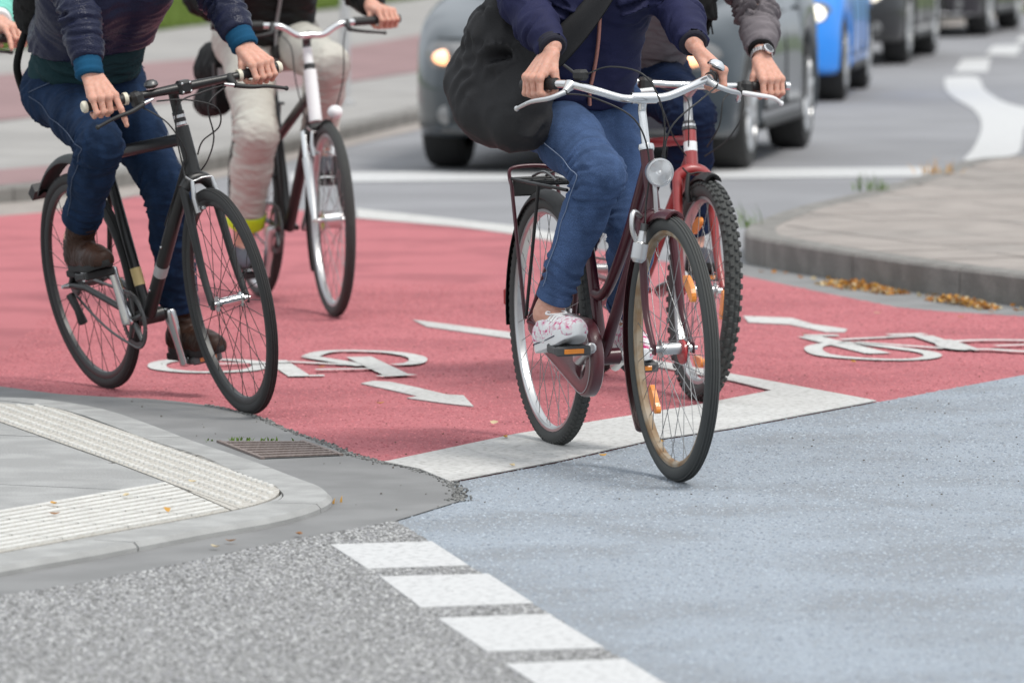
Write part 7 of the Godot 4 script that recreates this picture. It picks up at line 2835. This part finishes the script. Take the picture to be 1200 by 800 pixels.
	for t in tuft2:
		g = Geo.new()
		for k in t[1]:
			var p := Vector3(rng.randfn(0, t[3] * 0.5), 0, rng.randfn(0, 0.02))
			g.take(blade(t[2] * rng.randf_range(0.5, 1.4), 0.0035), Transform3D(Basis(Vector3.UP, rng.randf() * TAU) * Basis(Vector3.RIGHT, rng.randf_range(-0.1, 0.7)), p))
		var m: Material = M.leaf_b if t[4].begins_with("brown") or t[4].begins_with("dry") else M.blade_a
		var w := thing("weed", t[4], "weed", Transform3D(Basis(), t[0]), "weeds in the joints")
		part("leaves", g, m, w)
	# grit against the corner kerb
	g = Geo.new()
	# specks of dirt trodden over the lanes
	var speck_mesh := Geo.new()
	speck_mesh.ball(Vector3.ZERO, Vector3(1, 0.5, 1), 6)
	var bits := []
	for i in 700:
		var r := rng.randf_range(0.001, 0.0034)
		bits.append(Transform3D(Basis(Vector3.UP, rng.randf() * TAU).scaled(Vector3(r, r, r * rng.randf_range(0.6, 2.6))), Vector3(rng.randf_range(-1.2, 2.2), 0.0095, rng.randf_range(-24.0, -15.5))))
	var dirt := scatter("dirt_specks", speck_mesh.mesh(M.soil), bits)
	tag(dirt, "specks of dark dirt strewn over the lanes", "dirt")
	# stone chips in the road surfaces
	var G := GROUND
	var coarse := []
	coarse.append_array(G.gutter_coarse.slice(1))
	coarse.append_array([Vector2(-1.9, -10.5), G.blue_left[6]])
	var bl: Array = G.blue_left.slice(1, 6)
	bl.reverse()
	coarse.append_array(bl)
	var cp := pv(coarse)
	chips_in("aggregate", get_node("asphalt_apron"), cp, Rect2(-1.25, -15.45, 1.75, 3.4), 0.0045, 62000, 0.0026, 0.0060, [grey(0.15), grey(0.21), grey(0.25), Color(0.29, 0.29, 0.30), Color(0.26, 0.26, 0.255), grey(0.33), grey(0.45)], 51, 0.75, [pv(G.block1), pv(G.block2), pv(G.block3), pv(G.block4)])
	var blue := []
	blue.append_array(G.blue_left)
	blue.append_array([Vector2(3.2, -11.0), Vector2(4.2, -20.5)])
	blue.append_array(G.red_right)
	blue.append_array([G.stop_band[9], G.stop_band[10], G.stop_band[11], G.stop_band[12], G.gutter_red[-2]])
	chips_in("aggregate", get_node("blue_crossing"), pv(blue), Rect2(-0.3, -20.0, 2.2, 8.0), 0.0038, 60000, 0.0022, 0.0048, [Color(0.24, 0.27, 0.31), Color(0.31, 0.348, 0.395), Color(0.36, 0.40, 0.445), Color(0.29, 0.31, 0.335)], 52, 0.6)
	var red := []
	red.append_array(G.red_far)
	red.append_array(G.red_right)
	red.append_array([G.stop_band[8], G.stop_band[3], G.stop_band[0]])
	var back: Array = G.gutter_red.slice(0, 11)
	back.reverse()
	red.append_array(back)
	chips_in("aggregate", get_node("cycle_lane"), pv(red), Rect2(-1.7, -24.0, 3.6, 7.5), 0.0035, 60000, 0.0025, 0.005, [Color(0.37, 0.12, 0.135), Color(0.45, 0.152, 0.168), Color(0.51, 0.19, 0.205), Color(0.41, 0.15, 0.16)], 53, 0.6)


func curve_r(n: int, a: float, b: float) -> Array:
	var out := []
	for i in n:
		out.append(lerpf(a, b, float(i) / (n - 1)))
	return out


func _ready() -> void:
	view_and_light()
	materials()
	ground()
	cars()
	bike_maroon()
	bike_black()
	bike_red()
	bike_trekking(standing(-0.9557, -23.3019, 0.2952, 0.0318), "black trekking bicycle with white head tube and silver suspension fork", M.black_paint, M.white_paint)
	bike_trekking(standing(-2.19, -21.2, 0.30, 0.0), "dark trekking bicycle held by the mint-sleeved cyclist, behind the plain black bicycle", M.black_paint, M.black_paint)
	people()
	surroundings()
